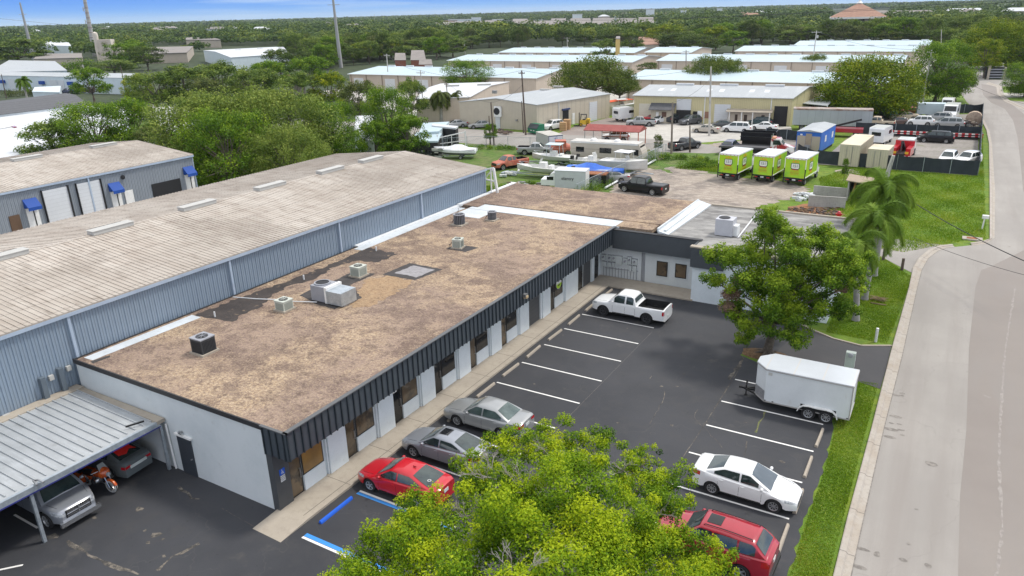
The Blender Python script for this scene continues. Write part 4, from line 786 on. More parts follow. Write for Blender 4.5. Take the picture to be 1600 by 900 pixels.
def car(name,label,cat,paintm,L,W,zr,wb,fo,r,top,hwp,A,RF,RR,C,doors,zroofpts=None,hwr=None,sill=.27,belt=None,bed=None,rim='multi',rimm=None,glass=m_glass,sunroof=None,sidewin=None,head=(.05,.5,.60,.74),tail=(.0,.35,.72,.88),grille=(.5,.40,.62,.74),ww=.21,group=None,roofrails=False,detail=True,tailm=None,archpad=.06,bumper=None,cabin_off=.10,plate=True,rearwin=True):
    t=thing(name,label,cat,(0,0,0),0,group)
    T=smooth_fn(top,L,.09); HW=smooth_fn(hwp,L,.16); ax=[fo,fo+wb]; R=r+archpad; X=lambda s: L/2-s; u=.2
    def arch(s):
        z=0
        for c in ax:
            if abs(s-c)<R: z=max(z,r*.97+math.sqrt(R*R-(s-c)**2))
        return z
    st=set(np.linspace(0,L,34).tolist()+[.04,.1,L-.04,L-.1])
    for c in ax:
        for k in range(11): st.add(c+R*math.cos(math.pi*k/10)*.999)
    if bed: st|={bed[0]-.005,bed[0]+.005,bed[1]-.005,bed[1]+.005}
    st=sorted(s for s in st if 0<=s<=L); st=[s for i,s in enumerate(st) if i==0 or s-st[i-1]>.004]
    def ring(s):
        zt,w_=T(s),HW(s); a=arch(s); zl=max(sill,a); zl=min(zl,zt-.12); e=min(1,max(0,min(s,L-s)/.25)); uu=u+.08*(1-e)
        inb=bed and bed[0]<s<bed[1]
        P=[(0,uu),(w_-.27,uu),(w_-.27,max(uu,min(a,zt-.14))),(w_-.015,zl),(w_,zl+(zt-zl)*.35),(w_-.012,zl+(zt-zl)*.68),(w_-.045,zt-.05),(w_-.11,zt)]
        P+= [(w_-.13,bed[2]),(0,bed[2])] if inb else [(w_*.5,zt+.022),(0,zt+.03)]
        return P
    mb=MB(); rings=[]
    for s in st:
        P=ring(s); idx=[]
        full=[(y,z) for y,z in P]+[(-y,z) for y,z in P[8:0:-1]]
        o=len(mb.v); mb.v+=[(X(s),y,z) for y,z in full]; rings.append(o)
    n=18
    for i in range(len(st)-1):
        a,b=rings[i],rings[i+1]; s=(st[i]+st[i+1])/2; inb=bed and bed[0]-.006<s<bed[1]+.006
        for k in range(n):
            mb.f.append((a+k,a+(k+1)%n,b+(k+1)%n,b+k))
            kk=k if k<9 else 17-k
            mb.m.append(1 if kk in (0,1,2) else (2 if inb and kk in (7,8) else 0))
    mb.f.append(tuple(rings[0]+k for k in range(n))[::-1]); mb.m.append(0); mb.f.append(tuple(rings[-1]+k for k in range(n))); mb.m.append(0)
    # cabin shell
    zb=lambda s: T(s)-.01
    zrp=zroofpts or [(A,zb(A)),(RF,zr-.03),((RF+RR)/2,zr),(RR,zr-.05),(C,zb(C))]
    g=np.linspace(A,C,121); v=np.interp(g,[p[0] for p in zrp],[p[1] for p in zrp]); k_=max(1,int(.13/(g[1]-g[0]))); ker=np.hanning(2*k_+3)[1:-1]; ker/=ker.sum(); pad=np.concatenate([v[0]+ (v[0]-v[1:k_+1][::-1]),v,v[-1]+(v[-1]-v[-k_-1:-1][::-1])]); vv=np.convolve(pad,ker,'valid')
    ZT=lambda s: max(float(np.interp(s,g,vv)),zb(s))
    hwr_=hwr or W/2-.26
    zbm=zb((A+C)/2)
    def WD(s,z):
        f=min(1.15,max(0,(z-zb(s))/max(.2,zr-zb(s)))); b_=HW(s)-cabin_off; rr_=min(hwr_,b_-.03); return b_+(rr_-b_)*f**1.15
    cs=np.linspace(A,C,30); cr_=[]
    for s in cs:
        z0,z1=zb(s)-.06,ZT(s); q=[]
        for f in (0,.3,.6,.86): z=z0+(z1-z0)*f; q.append((WD(s,z),z))
        ct=min(1,(z1-zb(s))/.25); q+=[(WD(s,z1)-.05*ct,z1-.005),(WD(s,z1)*.55,z1+.02*ct),(0,z1+.03*ct)]
        full=q+[(-y,z) for y,z in q[-2::-1]]; o=len(mb.v); mb.v+=[(X(s),y,z) for y,z in full]; cr_.append(o)
    m_=13
    for i in range(len(cs)-1):
        a,b=cr_[i],cr_[i+1]
        for k in range(m_-1): mb.f.append((a+k,a+k+1,b+k+1,b+k)); mb.m.append(0)
    mb.f.append(tuple(cr_[0]+k for k in range(m_))[::-1]); mb.f.append(tuple(cr_[-1]+k for k in range(m_))); mb.m+=[0,0]
    def SY(s,z):
        P=ring(s)[3:8]; zs=[p[1] for p in P]; ys=[p[0] for p in P]; return float(np.interp(z,zs,ys))
    def sidepatch(mbx,s0,s1,fz0,fz1,side,mi=0,off=.006,n_=6,nz=3,f=SY):
        o=len(mbx.v)
        for i in range(n_+1):
            s=s0+(s1-s0)*i/n_; za,zb_=fz0(s) if callable(fz0) else fz0,fz1(s) if callable(fz1) else fz1
            for j in range(nz+1): z=za+(zb_-za)*j/nz; mbx.v.append((X(s),side*(f(s,z)+off),z))
        for i in range(n_):
            for j in range(nz):
                a=o+i*(nz+1)+j; q=(a,a+1,a+nz+2,a+nz+1); mbx.f.append(q if side<0 else q[::-1]); mbx.m.append(mi)
    if detail:
        for sd_ in (-1,1):
            for s in doors: sidepatch(mb,s-.007,s+.007,sill+.1,lambda q:T(q)-.04,sd_,1,.003,1)
            sidepatch(mb,doors[0],doors[-1],sill+.005,sill+.06,sd_,1,.004,8,1)
        for s_ in (A-.08,): # hood shut line
            for yy in (-1,1): mb.bar((X(.35),yy*(HW(.5)-.26),T(.35)+.018),(X(A-.1),yy*(HW(A)-.2),T(A-.1)+.016),.008,1)
    body=mb.build('body',[paintm,m_under,m_trim],t,smooth=38,local=True)
    def glasspatch(nm,s0,s1,vv_=.87,mat=glass,mi=0,inset=0):
        mg=MB(); N=8
        for i in range(N+1):
            s=s0+(s1-s0)*i/N; z=ZT(s); sl=(ZT(s+.02)-ZT(s-.02))/.04
            for j in range(9):
                v_=(-1+2*j/8)*vv_; wd=WD(s,z)-.02; ct=min(1,(z-zb(s))/.25); h=z+(.03-.03*abs(v_)**2)*ct-.004*0
                mg.v.append((X(s)+(.010 if sl>0 else -.010)*min(1,abs(sl)),v_*wd,h+.012))
        for i in range(N):
            for j in range(8): a=i*9+j; mg.f.append((a,a+1,a+10,a+9)); mg.m.append(mi)
        return mg.build(nm,mat,t,smooth=60,local=True)
    glasspatch('windshield',A+.06,RF-.05)
    if rearwin: glasspatch('rear_window',RR+.06,C-.07 if C<L-.35 else C-.12,.84)
    if sunroof: glasspatch('sunroof',sunroof[0],sunroof[1],.52,plain('sunroof_glass',(.012,.013,.015),.08))
    for (s0,s1) in sidewin:
        for sd_ in (-1,1):
            lo=lambda s: zb(s)+.045
            hi=lambda s: max(zb(s)+.05,min(ZT(s)-.055,zr-.10))
            mg=MB(); sidepatch(mg,s0,s1,lo,hi,sd_,0,.010,10,3,WD); mg.build('side_window',glass,t,smooth=60,local=True)
    # lights
    def light(nm,spec,front,mat):
        a,b,z0,z1=spec
        for sd_ in (-1,1):
            mg=MB(); 
            if front: sidepatch(mg,.012,b,lambda s:z0+(z1-z0)*.35*(s/b),lambda s:min(z1+.03*s,T(s)-.02),sd_,0,.007,7,3); xx=X(0)+.006; w0=HW(0)
            else: sidepatch(mg,L-b,L-.012,lambda s:z0,lambda s:min(z1,T(s)-.015),sd_,0,.007,6,3); xx=X(L)-.006; w0=HW(L)
            if a>0 or True:
                q=max(.12,a if a>0 else .22); ztop=min(z1,(T(0) if front else T(L))-.03)
                mg.add([(xx,sd_*(w0-q),z0+.03),(xx,sd_*(w0-.015),z0),(xx,sd_*(w0-.03),ztop),(xx,sd_*(w0-q),ztop)],[(0,1,2,3) if (sd_>0)==front else (3,2,1,0)])
            mg.build(nm,mat,t,smooth=50,local=True)
    light('headlight',(head[0] if head[0]>.1 else .3,head[1],head[2],head[3]),True,m_head)
    light('tail_light',(tail[0] if tail[0]>0 else .22,tail[1],tail[2],tail[3]),False,tailm or m_tail)
    if detail:
        g0,gz0,gz1,_=grille; mg=MB(); mg.box((X(0)+.004,0,(gz0+gz1)/2),(.02,g0*2,gz1-gz0),0); mg.box((X(0)+.012,0,(gz0+gz1)/2),(.015,g0*1.9,.02),1); mg.box((X(0)+.006,0,.36),(.02,g0*2.1,.1),0); mg.build('grille',[m_trim,m_chrome],t,local=True)
        if plate: mg=MB(); mg.box((X(L)-.01,0,min(T(L)-.18,.78) if not bed else .55),(.02,.32,.16)); mg.build('number_plate',m_plate,t,local=True)
        for sd_ in (-1,1):
            s=A+.42; z=zb(s)+.10; y=sd_*(HW(s)-cabin_off+.14); mg=MB(); mg.lathe([(.001,-.09),(.05,-.08),(.078,-.02),(.07,.05),(.001,.07)],(X(s)+.02,y,z),'y',10); mg.bar((X(s),sd_*(HW(s)-.12),z-.05),(X(s),y,z-.02),.04); mg.build('mirror',paintm,t,smooth=60,local=True)
            for s in doors[1:]: 
                mg=MB(); z=T(s)-.14; mg.box((X(s-.14),sd_*(SY(s-.14,z)+.02),z),(.18,.03,.03)); mg.build('door_handle',paintm,t,local=True)
    if roofrails:
        for sd_ in (-1,1):
            mg=MB(); pts=[(X(s),sd_*(hwr_-.10),ZT(s)+.06) for s in np.linspace(RF+.15,RR-.1,6)]; mg.tube([(pts[0][0]+.05,pts[0][1],pts[0][2]-.06)]+pts+[(pts[-1][0]-.05,pts[-1][1],pts[-1][2]-.06)],.018,6); mg.build('roof_rail',m_trim,t,local=True)
    add_wheels(t,[X(a) for a in ax],W-.04,r,ww,rim,rimm)
    t['L']=L; return t
P_silver=LM('silver_paint',(.36,.37,.37),[('n',.8,.4,.7,(.33,.34,.34))],rough=.3,metal=.35,coat=.6)
P_silver2=LM('cool_silver_paint',(.33,.35,.385),[('n',.8,.4,.7,(.29,.31,.34))],rough=.28,metal=.4,coat=.7)
P_red=LM('red_paint',(.52,.008,.018),[('n',.9,.45,.75,(.42,.006,.014))],rough=.28,coat=.7)
P_crim=LM('crimson_paint',(.36,.012,.028),[('n',.9,.45,.75,(.29,.01,.022))],rough=.28,coat=.7)
P_white=LM('white_paint',(.76,.77,.77),[('n',.9,.5,.8,(.66,.67,.67))],rough=.3,coat=.6)
P_black=LM('black_paint',(.006,.006,.008),[('n',.9,.5,.8,(.012,.012,.013))],rough=.4,coat=.25,spec=.3)
P_grey=LM('grey_paint',(.10,.105,.115),[('n',.9,.5,.8,(.08,.085,.09))],rough=.28,metal=.3,coat=.7)
P_greygreen=LM('dull_green_grey_paint',(.12,.14,.145),[('n',.9,.4,.8,(.12,.13,.13))],rough=.45,coat=.2)
P_beige=LM('champagne_paint',(.46,.42,.36),[('n',.9,.5,.8,(.38,.35,.30))],rough=.35,coat=.4)
P_navy=LM('navy_paint',(.02,.03,.09),[('n',.9,.5,.8,(.03,.04,.1))],rough=.3,coat=.5)
P_teal=LM('dark_teal_paint',(.018,.05,.055),[('n',.9,.5,.8,(.03,.06,.065))],rough=.35,coat=.4)
P_turq=LM('turquoise_paint',(.10,.42,.50),[('n',1.5,.5,.7,(.3,.4,.4,.6))],rough=.5)
P_oldred=LM('faded_red_paint',(.42,.09,.06),[('n',1.5,.4,.65,(.5,.2,.12)),('n',5,.55,.7,(.2,.05,.03,.7))],rough=.6)
P_oldcream=LM('faded_cream_paint',(.52,.45,.34),[('n',1.5,.45,.65,(.4,.32,.24)),('n',6,.6,.7,(.2,.1,.06,.7))],rough=.6)
def sedan_spec(L=4.55,W=1.78,H=1.44,wb=2.70,fo=.88,r=.325):
    return dict(L=L,W=W,zr=H,wb=wb,fo=fo,r=r)
LABV={}
# --- near lot -------------------------------------------------------------------------
def mk_elantra(label,pm,sr=None,rim='five',name='parked_car'):
    return car(name,label,'car',pm,4.55,1.78,1.43,2.70,.86,.325,
      [(0,.60),(.12,.70),(.5,.78),(1.1,.90),(2.2,.955),(3.5,1.02),(4.1,1.06),(4.45,1.07),(4.55,1.0)],
      [(0,.62),(.12,.72),(.4,.83),(.9,.885),(2.2,.89),(3.6,.885),(4.1,.83),(4.42,.74),(4.55,.66)],
      1.12,2.02,3.10,4.12,(1.42,2.42,3.3),sunroof=sr,sidewin=[(1.52,2.36),(2.44,3.62)],rim=rim,hwr=.56,head=(.25,.55,.60,.73),tail=(.3,.42,.80,.96),grille=(.45,.36,.50,0))
el=mk_elantra('silver-grey sedan with open dark sunroof, parked between the silver sedan and the red sedan',P_silver2,(2.12,2.62))
def by_wheel(o,px_,py_,axle_local_x,track,rz,side):
    """put the contact point of one wheel (local x, side*track/2) on the surveyed ground point"""
    g=G(px_,py_); c,s=math.cos(rz),math.sin(rz); lx,ly=axle_local_x,side*(track/2); o.location=(g.x-(lx*c-ly*s),g.y-(lx*s+ly*c),.008); o.rotation_euler=(0,0,rz)
by_wheel(el,646,715,4.55/2-.86,1.70,math.pi,1)
red=mk_elantra('bright red sedan parked beside the blue accessible bay lines',P_red)
by_wheel(red,578.5,768,4.55/2-.86,1.70,math.pi+.015,1)
mb=MB(); mb.lathe([(.085,.0),(.085,.004),(.062,.004)],(-1.62,.30,1.235),'z',16); mb.build('window_sticker',m_whiteplastic,red,local=True)
mb=MB(); mb.box((-.62,0,1.485),(.16,.03,.07)); mb.build('roof_antenna',P_red,red,local=True)
cam_=car('parked_car','silver sedan with clean roof parked nearest the empty bays in front of the office','car',P_silver,4.80,1.79,1.47,2.72,.98,.325,
  [(0,.62),(.12,.72),(.5,.80),(1.25,.92),(2.3,.96),(3.7,1.0),(4.2,1.04),(4.7,1.05),(4.8,.98)],
  [(0,.64),(.12,.74),(.4,.83),(.95,.885),(2.3,.895),(3.8,.885),(4.4,.84),(4.7,.78),(4.8,.72)],
  1.30,2.15,3.30,4.12,(1.5,2.55,3.5),sidewin=[(1.68,2.5),(2.58,3.66)],rim='steel',hwr=.57,head=(.28,.5,.62,.76),tail=(.35,.35,.78,.96),grille=(.40,.56,.66,0),glass=LM('green_tint_glass',(.03,.055,.05),[('n',1.2,.4,.65,(.10,.14,.13))],rough=.05,spec=1))
by_wheel(cam_,714,666,4.8/2-.98,1.71,math.pi,1)
civ=car('parked_car','white sedan parked nose towards the grass verge below the trailer','car',P_white,4.52,1.77,1.435,2.67,.92,.32,
  [(0,.58),(.12,.68),(.5,.78),(1.15,.92),(2.2,.96),(3.5,1.03),(4.0,1.07),(4.42,1.08),(4.52,1.0)],
  [(0,.60),(.12,.72),(.4,.83),(.9,.88),(2.2,.885),(3.6,.88),(4.1,.82),(4.4,.75),(4.52,.70)],
  1.05,2.05,3.15,4.0,(1.45,2.42,3.35),sidewin=[(1.62,2.38),(2.46,3.55)],rim='steel',hwr=.57,head=(.28,.5,.58,.72),tail=(.2,.35,.80,.98),grille=(.40,.50,.58,0),glass=m_glass)
for ch in civ.children:
    if ch.name.startswith('windshield'): ch.data.materials[0]=m_glassbl
by_wheel(civ,1111,772.5,4.52/2-.92-2.67,1.69,-.01,-1)
suv=car('parked_car','crimson sport utility car with black roof rails, half hidden by the yellow-green tree','suv',P_crim,4.62,1.86,1.68,2.67,.93,.35,
  [(0,.72),(.12,.86),(.5,.96),(1.15,1.08),(2.2,1.12),(3.6,1.15),(4.45,1.17),(4.62,1.05)],
  [(0,.64),(.12,.78),(.4,.87),(.9,.92),(2.2,.93),(3.7,.92),(4.3,.87),(4.55,.80),(4.62,.76)],
  1.15,1.90,3.95,4.5,(1.45,2.45,3.45),sunroof=(2.05,2.6),sidewin=[(1.55,2.38),(2.46,3.35),(3.43,4.05)],rim='five',hwr=.60,head=(.25,.45,.74,.88),tail=(.28,.3,.85,1.08),grille=(.45,.62,.80,0),roofrails=True)
c=G(1118,858); suv.location=(c.x,c.y-.35,.008); suv.rotation_euler=(0,0,math.pi-.03)
mb=MB(); mb.box((-2.36,0,.42),(.1,1.5,.2)); mb.build('rear_bumper',m_trim,suv,local=True)
def pickup(label,pm,L=5.39,W=1.89,H=1.79,wb=3.24,fo=.92,crew=False,rim='truck',rimm=m_rimdark,r=.39,cover=False,name='pickup_truck',glass=m_glass,head=(.26,.4,.84,1.0),doors=None,A=1.25,RF=1.95):
    RR=3.55 if crew else 3.1; C=3.82 if crew else 3.35; b0=C+.12
    return car(name,label,'pickup truck',pm,L,W,H,wb,fo,r,
      [(0,.88),(.1,1.0),(.5,1.07),(1.25,1.16),(2.2,1.17),(C,1.18),(L-.1,1.2),(L,1.17)],
      [(0,.70),(.1,.80),(.35,.90),(.8,W/2),(2.5,W/2-.01),(L-.6,W/2),(L-.05,W/2-.03),(L,W/2-.06)],
      A,RF,RR,C,doors or ((1.62,2.55,C-.05) if not crew else (1.62,2.6,C-.05)),sidewin=[(1.72,2.5),(2.58,C-.2)] if crew else [(1.72,2.5),(2.62,C-.2)],
      bed=None if cover else (b0,L-.09,.72),rim=rim,rimm=rimm,hwr=.66,head=head,tail=(.12,.14,.80,1.08),grille=(.55,.62,.98,0),sill=.42,ww=.25,archpad=.09,cabin_off=.06,glass=glass)
tac=pickup('white extended-cab pickup truck with an open black bed parked by the covered meters',P_white)
by_wheel(tac,942,494,5.39/2-.92,1.83,math.pi,1)
blk=pickup('black crew-cab pickup truck with covered bed parked on the sandy yard behind the office',P_black,5.89,2.0,1.95,3.68,.95,True,'multi',m_rim,.41,True)
by_wheel(blk,975,300,5.89/2-.95,1.94,math.pi-.12,1)
ram=pickup('silver pickup truck parked nose out under the carport, beside the motorcycle',P_silver2,5.8,2.02,1.93,3.56,.95,True,'five',m_rim,.40,head=(.42,.5,.74,1.0),A=1.0,RF=1.75)
g=G(78,826); ram.location=(g.x-2.0,g.y+.92,.008); ram.rotation_euler=(0,0,0)
mb=MB()
for k in range(4): mb.box((2.93,0,.70+k*.085),(.03,1.0,.025))
mb.box((2.95,0,.82),(.04,.05,.34)); mb.box((2.95,0,.42),(.14,1.75,.2)); mb.build('chrome_bumper',m_chrome,ram,local=True)
sf=car('parked_car','grey-green sedan with a red sunshade in its rear window, backed out under the carport','car',P_greygreen,4.6,1.74,1.38,2.64,.95,.31,
  [(0,.58),(.12,.66),(.5,.76),(1.15,.88),(2.2,.93),(3.5,.97),(4.1,1.0),(4.5,1.0),(4.6,.95)],
  [(0,.62),(.12,.72),(.4,.83),(.9,.865),(2.2,.87),(3.6,.865),(4.2,.81),(4.5,.76),(4.6,.72)],
  1.15,2.0,3.15,4.2,(1.45,2.45,3.3),sidewin=[(1.62,2.4),(2.48,3.45)],rim='steel',hwr=.55,head=(.28,.4,.58,.70),tail=(.32,.22,.70,.84),plate=False)
g=G(202,742); sf.location=(g.x-1.75,g.y+.05,.008); sf.rotation_euler=(0,0,math.pi+.10)
mb=MB(); mb.add([(-1.20,-.42,1.30),(-1.27,.1,1.295),(-1.24,.42,1.275),(-1.62,.45,1.155),(-1.74,.1,1.125),(-1.54,-.2,1.19),(-1.70,-.45,1.125),(-1.40,-.36,1.235)],[(0,1,5,7),(1,2,3,5),(3,4,5),(7,5,6)]); mb.build('red_sunshade',paint('sunshade_red',S(235,40,30),.6,0),sf,local=True)
mb=MB(); mb.box((-2.32,0,.72),(.03,.9,.14)); mb.build('number_plate_panel',m_plate,sf,local=True)
# --- motorcycle -----------------------------------------------------------------------
P_or=LM('orange_paint',(.62,.12,.02),[('n',4,.45,.6,(.45,.07,.015))],rough=.25,coat=.6)
g=G(170,773); mo=thing('motorcycle','orange touring motorcycle with chrome forks between the pickup and the sedan under the carport','motorcycle',(g.x-.85,g.y+.1,.008),R_(8))
def mpart(nm,m,fn): mb=MB(); fn(mb); return mb.build(nm,m,mo,smooth=50,local=True)
for x in (.85,-.75):
    mb=MB(); mb.lathe([(.22,-.06),(.31,-.065),(.335,-.03),(.335,.03),(.31,.065),(.22,.06)],(0,0,0),'y',24,[1,1,0,1,1]); w_=mb.build('wheel',[m_tyre,plain('whitewall',(.6,.6,.58),.7)],mo,smooth=50,local=True,loc=(x,0,.335))
    mb=MB(); mb.lathe([(.21,-.04),(.225,-.05),(.225,.05),(.21,.04)],(0,0,0),'y',20)
    for k in range(9): a=k*2*math.pi/9; mb.bar((0,0,0),(math.cos(a)*.215,0,math.sin(a)*.215),.022)
    mb.lathe([(.001,-.06),(.05,-.06),(.05,.06),(.001,.06)],(0,0,0),'y',10); mb.build('rim',m_chrome,w_,local=True)
mpart('front_fork',m_chrome,lambda b:[b.tube([(.85,s*.11,.33),(.62,s*.11,.95)],.03,8) for s in (-1,1)])
def fend(b,cx,a0,a1,r=.39,w=.09):
    o=len(b.v)
    for i in range(9):
        a=a0+(a1-a0)*i/8
        for j,(dy,dr) in enumerate(((-w,-.06),(-w*.8,0),(0,.02),(w*.8,0),(w,-.06))): b.v.append((cx+math.cos(a)*(r+dr),dy,.335+math.sin(a)*(r+dr)))
    for i in range(8):
        for j in range(4): q=o+i*5+j; b.f.append((q,q+1,q+6,q+5)); b.m.append(0)
mpart('front_fender',P_or,lambda b:fend(b,.85,.35,2.5,.37,.07)); mpart('rear_fender',P_or,lambda b:fend(b,-.75,.3,3.2,.4,.11))
mpart('fuel_tank',P_or,lambda b:b.lathe([(.001,-.34),(.12,-.28),(.17,-.05),(.16,.15),(.08,.30),(.001,.33)],(.12,0,.84),'x',14))
mpart('seat',m_trim,lambda b:(b.lathe([(.001,-.38),(.13,-.3),(.16,0),(.11,.3),(.001,.36)],(-.45,0,.76),'x',12),b.box((-.95,0,1.0),(.12,.34,.3))))
mpart('fairing',P_or,lambda b:(b.lathe([(.001,.3),(.14,.26),(.25,.12),(.28,0)],(.52,0,1.0),'x',16)))
mpart('headlamp',m_head,lambda b:b.lathe([(.001,.05),(.09,.03),(.1,-.05)],(.84,0,.98),'x',14))
mpart('windscreen',plain('smoked_screen',(.25,.28,.28),.1),lambda b:b.add([(.6,-.22,1.15),(.6,.22,1.15),(.42,.16,1.45),(.42,-.16,1.45),(.585,-.22,1.15),(.585,.22,1.15),(.405,.16,1.45),(.405,-.16,1.45)],[(0,1,2,3),(7,6,5,4),(2,6,7,3),(0,3,7,4),(1,5,6,2)]))
mpart('handlebar',m_chrome,lambda b:b.tube([(.25,-.42,1.08),(.45,-.2,1.15),(.48,0,1.1),(.45,.2,1.15),(.25,.42,1.08)],.02,8))
mpart('engine',m_chrome,lambda b:(b.lathe([(.001,-.2),(.17,-.2),(.17,.2),(.001,.2)],(-.05,0,.42),'y',14),b.box((.1,0,.6),(.16,.16,.3)),b.box((-.17,0,.6),(.16,.16,.3))))
mpart('exhaust_pipe',m_chrome,lambda b:[b.tube([(.1,s*.15,.5),(.0,s*.24,.28),(-1.1,s*.24,.26)],.045,8) for s in (1,)])
mpart('saddle_bag',P_or,lambda b:b.box((-.85,-.3,.55),(.6,.2,.34))); mpart('saddle_bag',P_or,lambda b:b.box((-.85,.3,.55),(.6,.2,.34)))
mpart('side_stand',m_steel,lambda b:b.tube([(-.1,.12,.3),(-.05,.35,.01)],.02,6))
# --- white cargo trailer ---------------------------------------------------------------
P_tr=LM('trailer_white',(.66,.69,.70),[('n',.7,.4,.65,(.60,.63,.64)),('n',2.5,.6,.75,(.5,.5,.47,.5),(1,1,.4))],rough=.4,coat=.2)
rw,fw_=G(1287,658.5),G(1259,653.5)
tr=thing('cargo_trailer','white enclosed cargo trailer with a pointed nose standing at the edge of the grass','trailer',((rw.x+fw_.x)/2+.1,(rw.y+fw_.y)/2+1.02,.008),math.pi)
TL0,TL1,TW,TB,TT=-1.5,2.75,1.03,.42,2.33   # local x forward = towards nose (world -x)
mb=MB(); nose=3.38; pl=[(TL0,-TW),(TL1,-TW),(nose,-.35),(nose,.35),(TL1,TW),(TL0,TW)]
mb.prism(pl,TB,TT); mb.build('body',P_tr,tr,local=True)
mb=MB(); pl2=[(TL0-.03,-TW-.02),(TL1+.01,-TW-.02),(nose+.02,-.36),(nose+.02,.36),(TL1+.01,TW+.02),(TL0-.03,TW+.02)]
mb.prism(pl2,TT,TT+.05); mb.build('roof',LM('trailer_roof',(.60,.635,.67),[('n',.5,.4,.7,(.54,.57,.60)),('s',0,.93,.99,(.64,.60,.54,.7),(1.42,1,1))],rough=.35,metal=.2),tr,local=True)
mb=MB(); 
for a,b in zip(pl2,pl2[1:]+pl2[:1]): mb.bar((*a,TT-.02),(*b,TT-.02),.05)
for q in (pl[0],pl[5]): mb.bar((*q,TB),(*q,TT),.05)
for a,b in zip(pl,pl[1:]+pl[:1]): mb.bar((*a,TB+.02),(*b,TB+.02),.06)
mb.build('corner_trim',plain('grey_trim',(.36,.345,.33),.5),tr,local=True)
mb=MB()
for s in (-1,1):
    mb.add([(TL1+.012,s*(TW+.002),TB),(nose+.006,s*.36,TB),(nose+.006,s*.36,TB+.62),(TL1+.012,s*(TW+.002),TB+.62)],[(0,1,2,3) if s<0 else (3,2,1,0)])
mb.add([(nose+.006,-.35,TB),(nose+.006,.35,TB),(nose+.006,.35,TB+.62),(nose+.006,-.35,TB+.62)],[(0,1,2,3)])
mb.build('stone_guard',LM('checker_plate',(.42,.42,.43),[('n',14,.45,.55,(.3,.3,.31))],rough=.4,metal=.5),tr,local=True)
add_wheels(tr,[.45,-.42],TW*2+.3,.34,.2,'steel',m_rim)
for s in (-1,1):
    mb=MB(); o=0
    arc=[(1.0,.40),(.93,.60),(.74,.76),(.45,.80),(.02,.78),(-.42,.80),(-.72,.76),(-.9,.60),(-.97,.40)]
    vs=[]
    for x,z in arc: vs+=[(x,s*(TW+.0),z),(x,s*(TW+.2),z-.0)]
    vs2=[(x+(.06 if x>.0 else -.06),s*(TW+.205),z-.0) for x,z in arc]
    mb.add(vs,[(2*i,2*i+1,2*i+3,2*i+2) for i in range(len(arc)-1)]); 
    for (x,z),(x2,z2) in zip(arc,arc[1:]): mb.bar((x,s*(TW+.2),z),(x2,s*(TW+.2),z2),.045,ht=.05)
    mb.build('fender',m_whiteplastic,tr,local=True)
    mb=MB(); mb.box((.015,s*(TW+.01),.6),(1.75,.02,.34)); mb.build('wheel_well',m_under,tr,local=True)
mb=MB(); mb.bar((nose,.0,TB+.02),(nose+.95,0,TB+.02),.09); mb.bar((nose-.2,-.5,TB),(nose+.7,0,TB),.07); mb.bar((nose-.2,.5,TB),(nose+.7,0,TB),.07); mb.tube([(nose+.55,0,.05),(nose+.55,0,.95)],.035,8); mb.bar((nose+.55,-.25,.7),(nose+.55,.25,.7),.03); mb.lathe([(.001,0),(.09,0),(.09,.03),(.001,.03)],(nose+.55,0,.02),n=10); mb.build('tow_bar',m_trim,tr,local=True)
mb=MB(); mb.box((2.55,TW+.005,2.1),(.2,.015,.16)); mb.build('side_vent',m_ventg,tr,local=True)
for (x,z) in ((2.7,.5),(-1.42,.5),(2.3,.5)): 
    mb=MB(); mb.box((x,TW+.008,z),(.09,.02,.04)); mb.build('marker_lamp',m_trim,tr,local=True)
# --- wheel stops -----------------------------------------------------------------------
m_stop=LM('wheel_stop_concrete',(.40,.35,.285),[('n',2,.4,.7,(.33,.285,.23)),('n',14,.5,.75,(.22,.19,.16,.5))],rough=.9)
def stop_mesh(m,ln=1.85):
    mb=MB(); h=.13; P=[(-.085,0),(.085,0),(.075,.07),(.045,h),(-.045,h),(-.075,.07)]; o=0
    vs=[(x,-ln/2+.0,z) for x,z in P]+[(x*.9,ln/2,z) for x,z in P]; mb.add(vs,[(5,4,3,2,1,0),(6,7,8,9,10,11)]+[(i,(i+1)%6,6+(i+1)%6,6+i) for i in range(6)]); return mb
st0=None
SL=[(-20.96,43.35,'weathered concrete wheel stop in the bay right beside the white pickup','l'),(-20.96,40.45,'concrete wheel stop in the second bay from the white pickup','l'),(-20.99,37.5,'concrete wheel stop in the third empty bay from the white pickup','l'),(-20.98,34.6,'concrete wheel stop in the middle of the empty bays before the office','l'),(-20.95,31.7,'concrete wheel stop in the empty bay beside the silver sedan','l'),(-20.9,28.75,'concrete wheel stop under the nose of the silver sedan','l'),(-20.97,46.2,'concrete wheel stop at the front wheel of the white pickup','l'),(-20.97,49.2,'concrete wheel stop beyond the nose of the white pickup, nearest the meter wall','l'),
(-3.37,35.3,'concrete wheel stop on the verge side, just below the cargo trailer','r'),(-3.41,32.4,'concrete wheel stop between the trailer and the white sedan','r'),(-3.3,29.5,'concrete wheel stop under the nose of the white sedan','r'),(-3.38,26.7,'clean pale wheel stop between the white sedan and the crimson car','r')]
for i,(x,y,lb,_) in enumerate(SL):
    if st0 is None: st0=stop_mesh(m_stop).build('wheel_stop',m_stop); o=st0
    else: o=st0.copy(); COL.objects.link(o)
    o.location=(x,y,.008); o.rotation_euler=(0,0,random.Random(i).uniform(-.03,.03)); tag(o,lb,'wheel stop','concrete wheel stops of the parking bays')
o=stop_mesh(m_stop,2.0).build('wheel_stop',paint('stop_blue',S(40,100,210),.5,.0)); o.location=(-20.9,19.25,.008); tag(o,'bright blue wheel stop of the accessible parking bay','wheel stop')
o=st0.copy(); COL.objects.link(o); o.location=(-3.5,26.6,.008); o.rotation_euler=(0,0,.05); COL.objects.unlink(o); bpy.data.objects.remove(o)
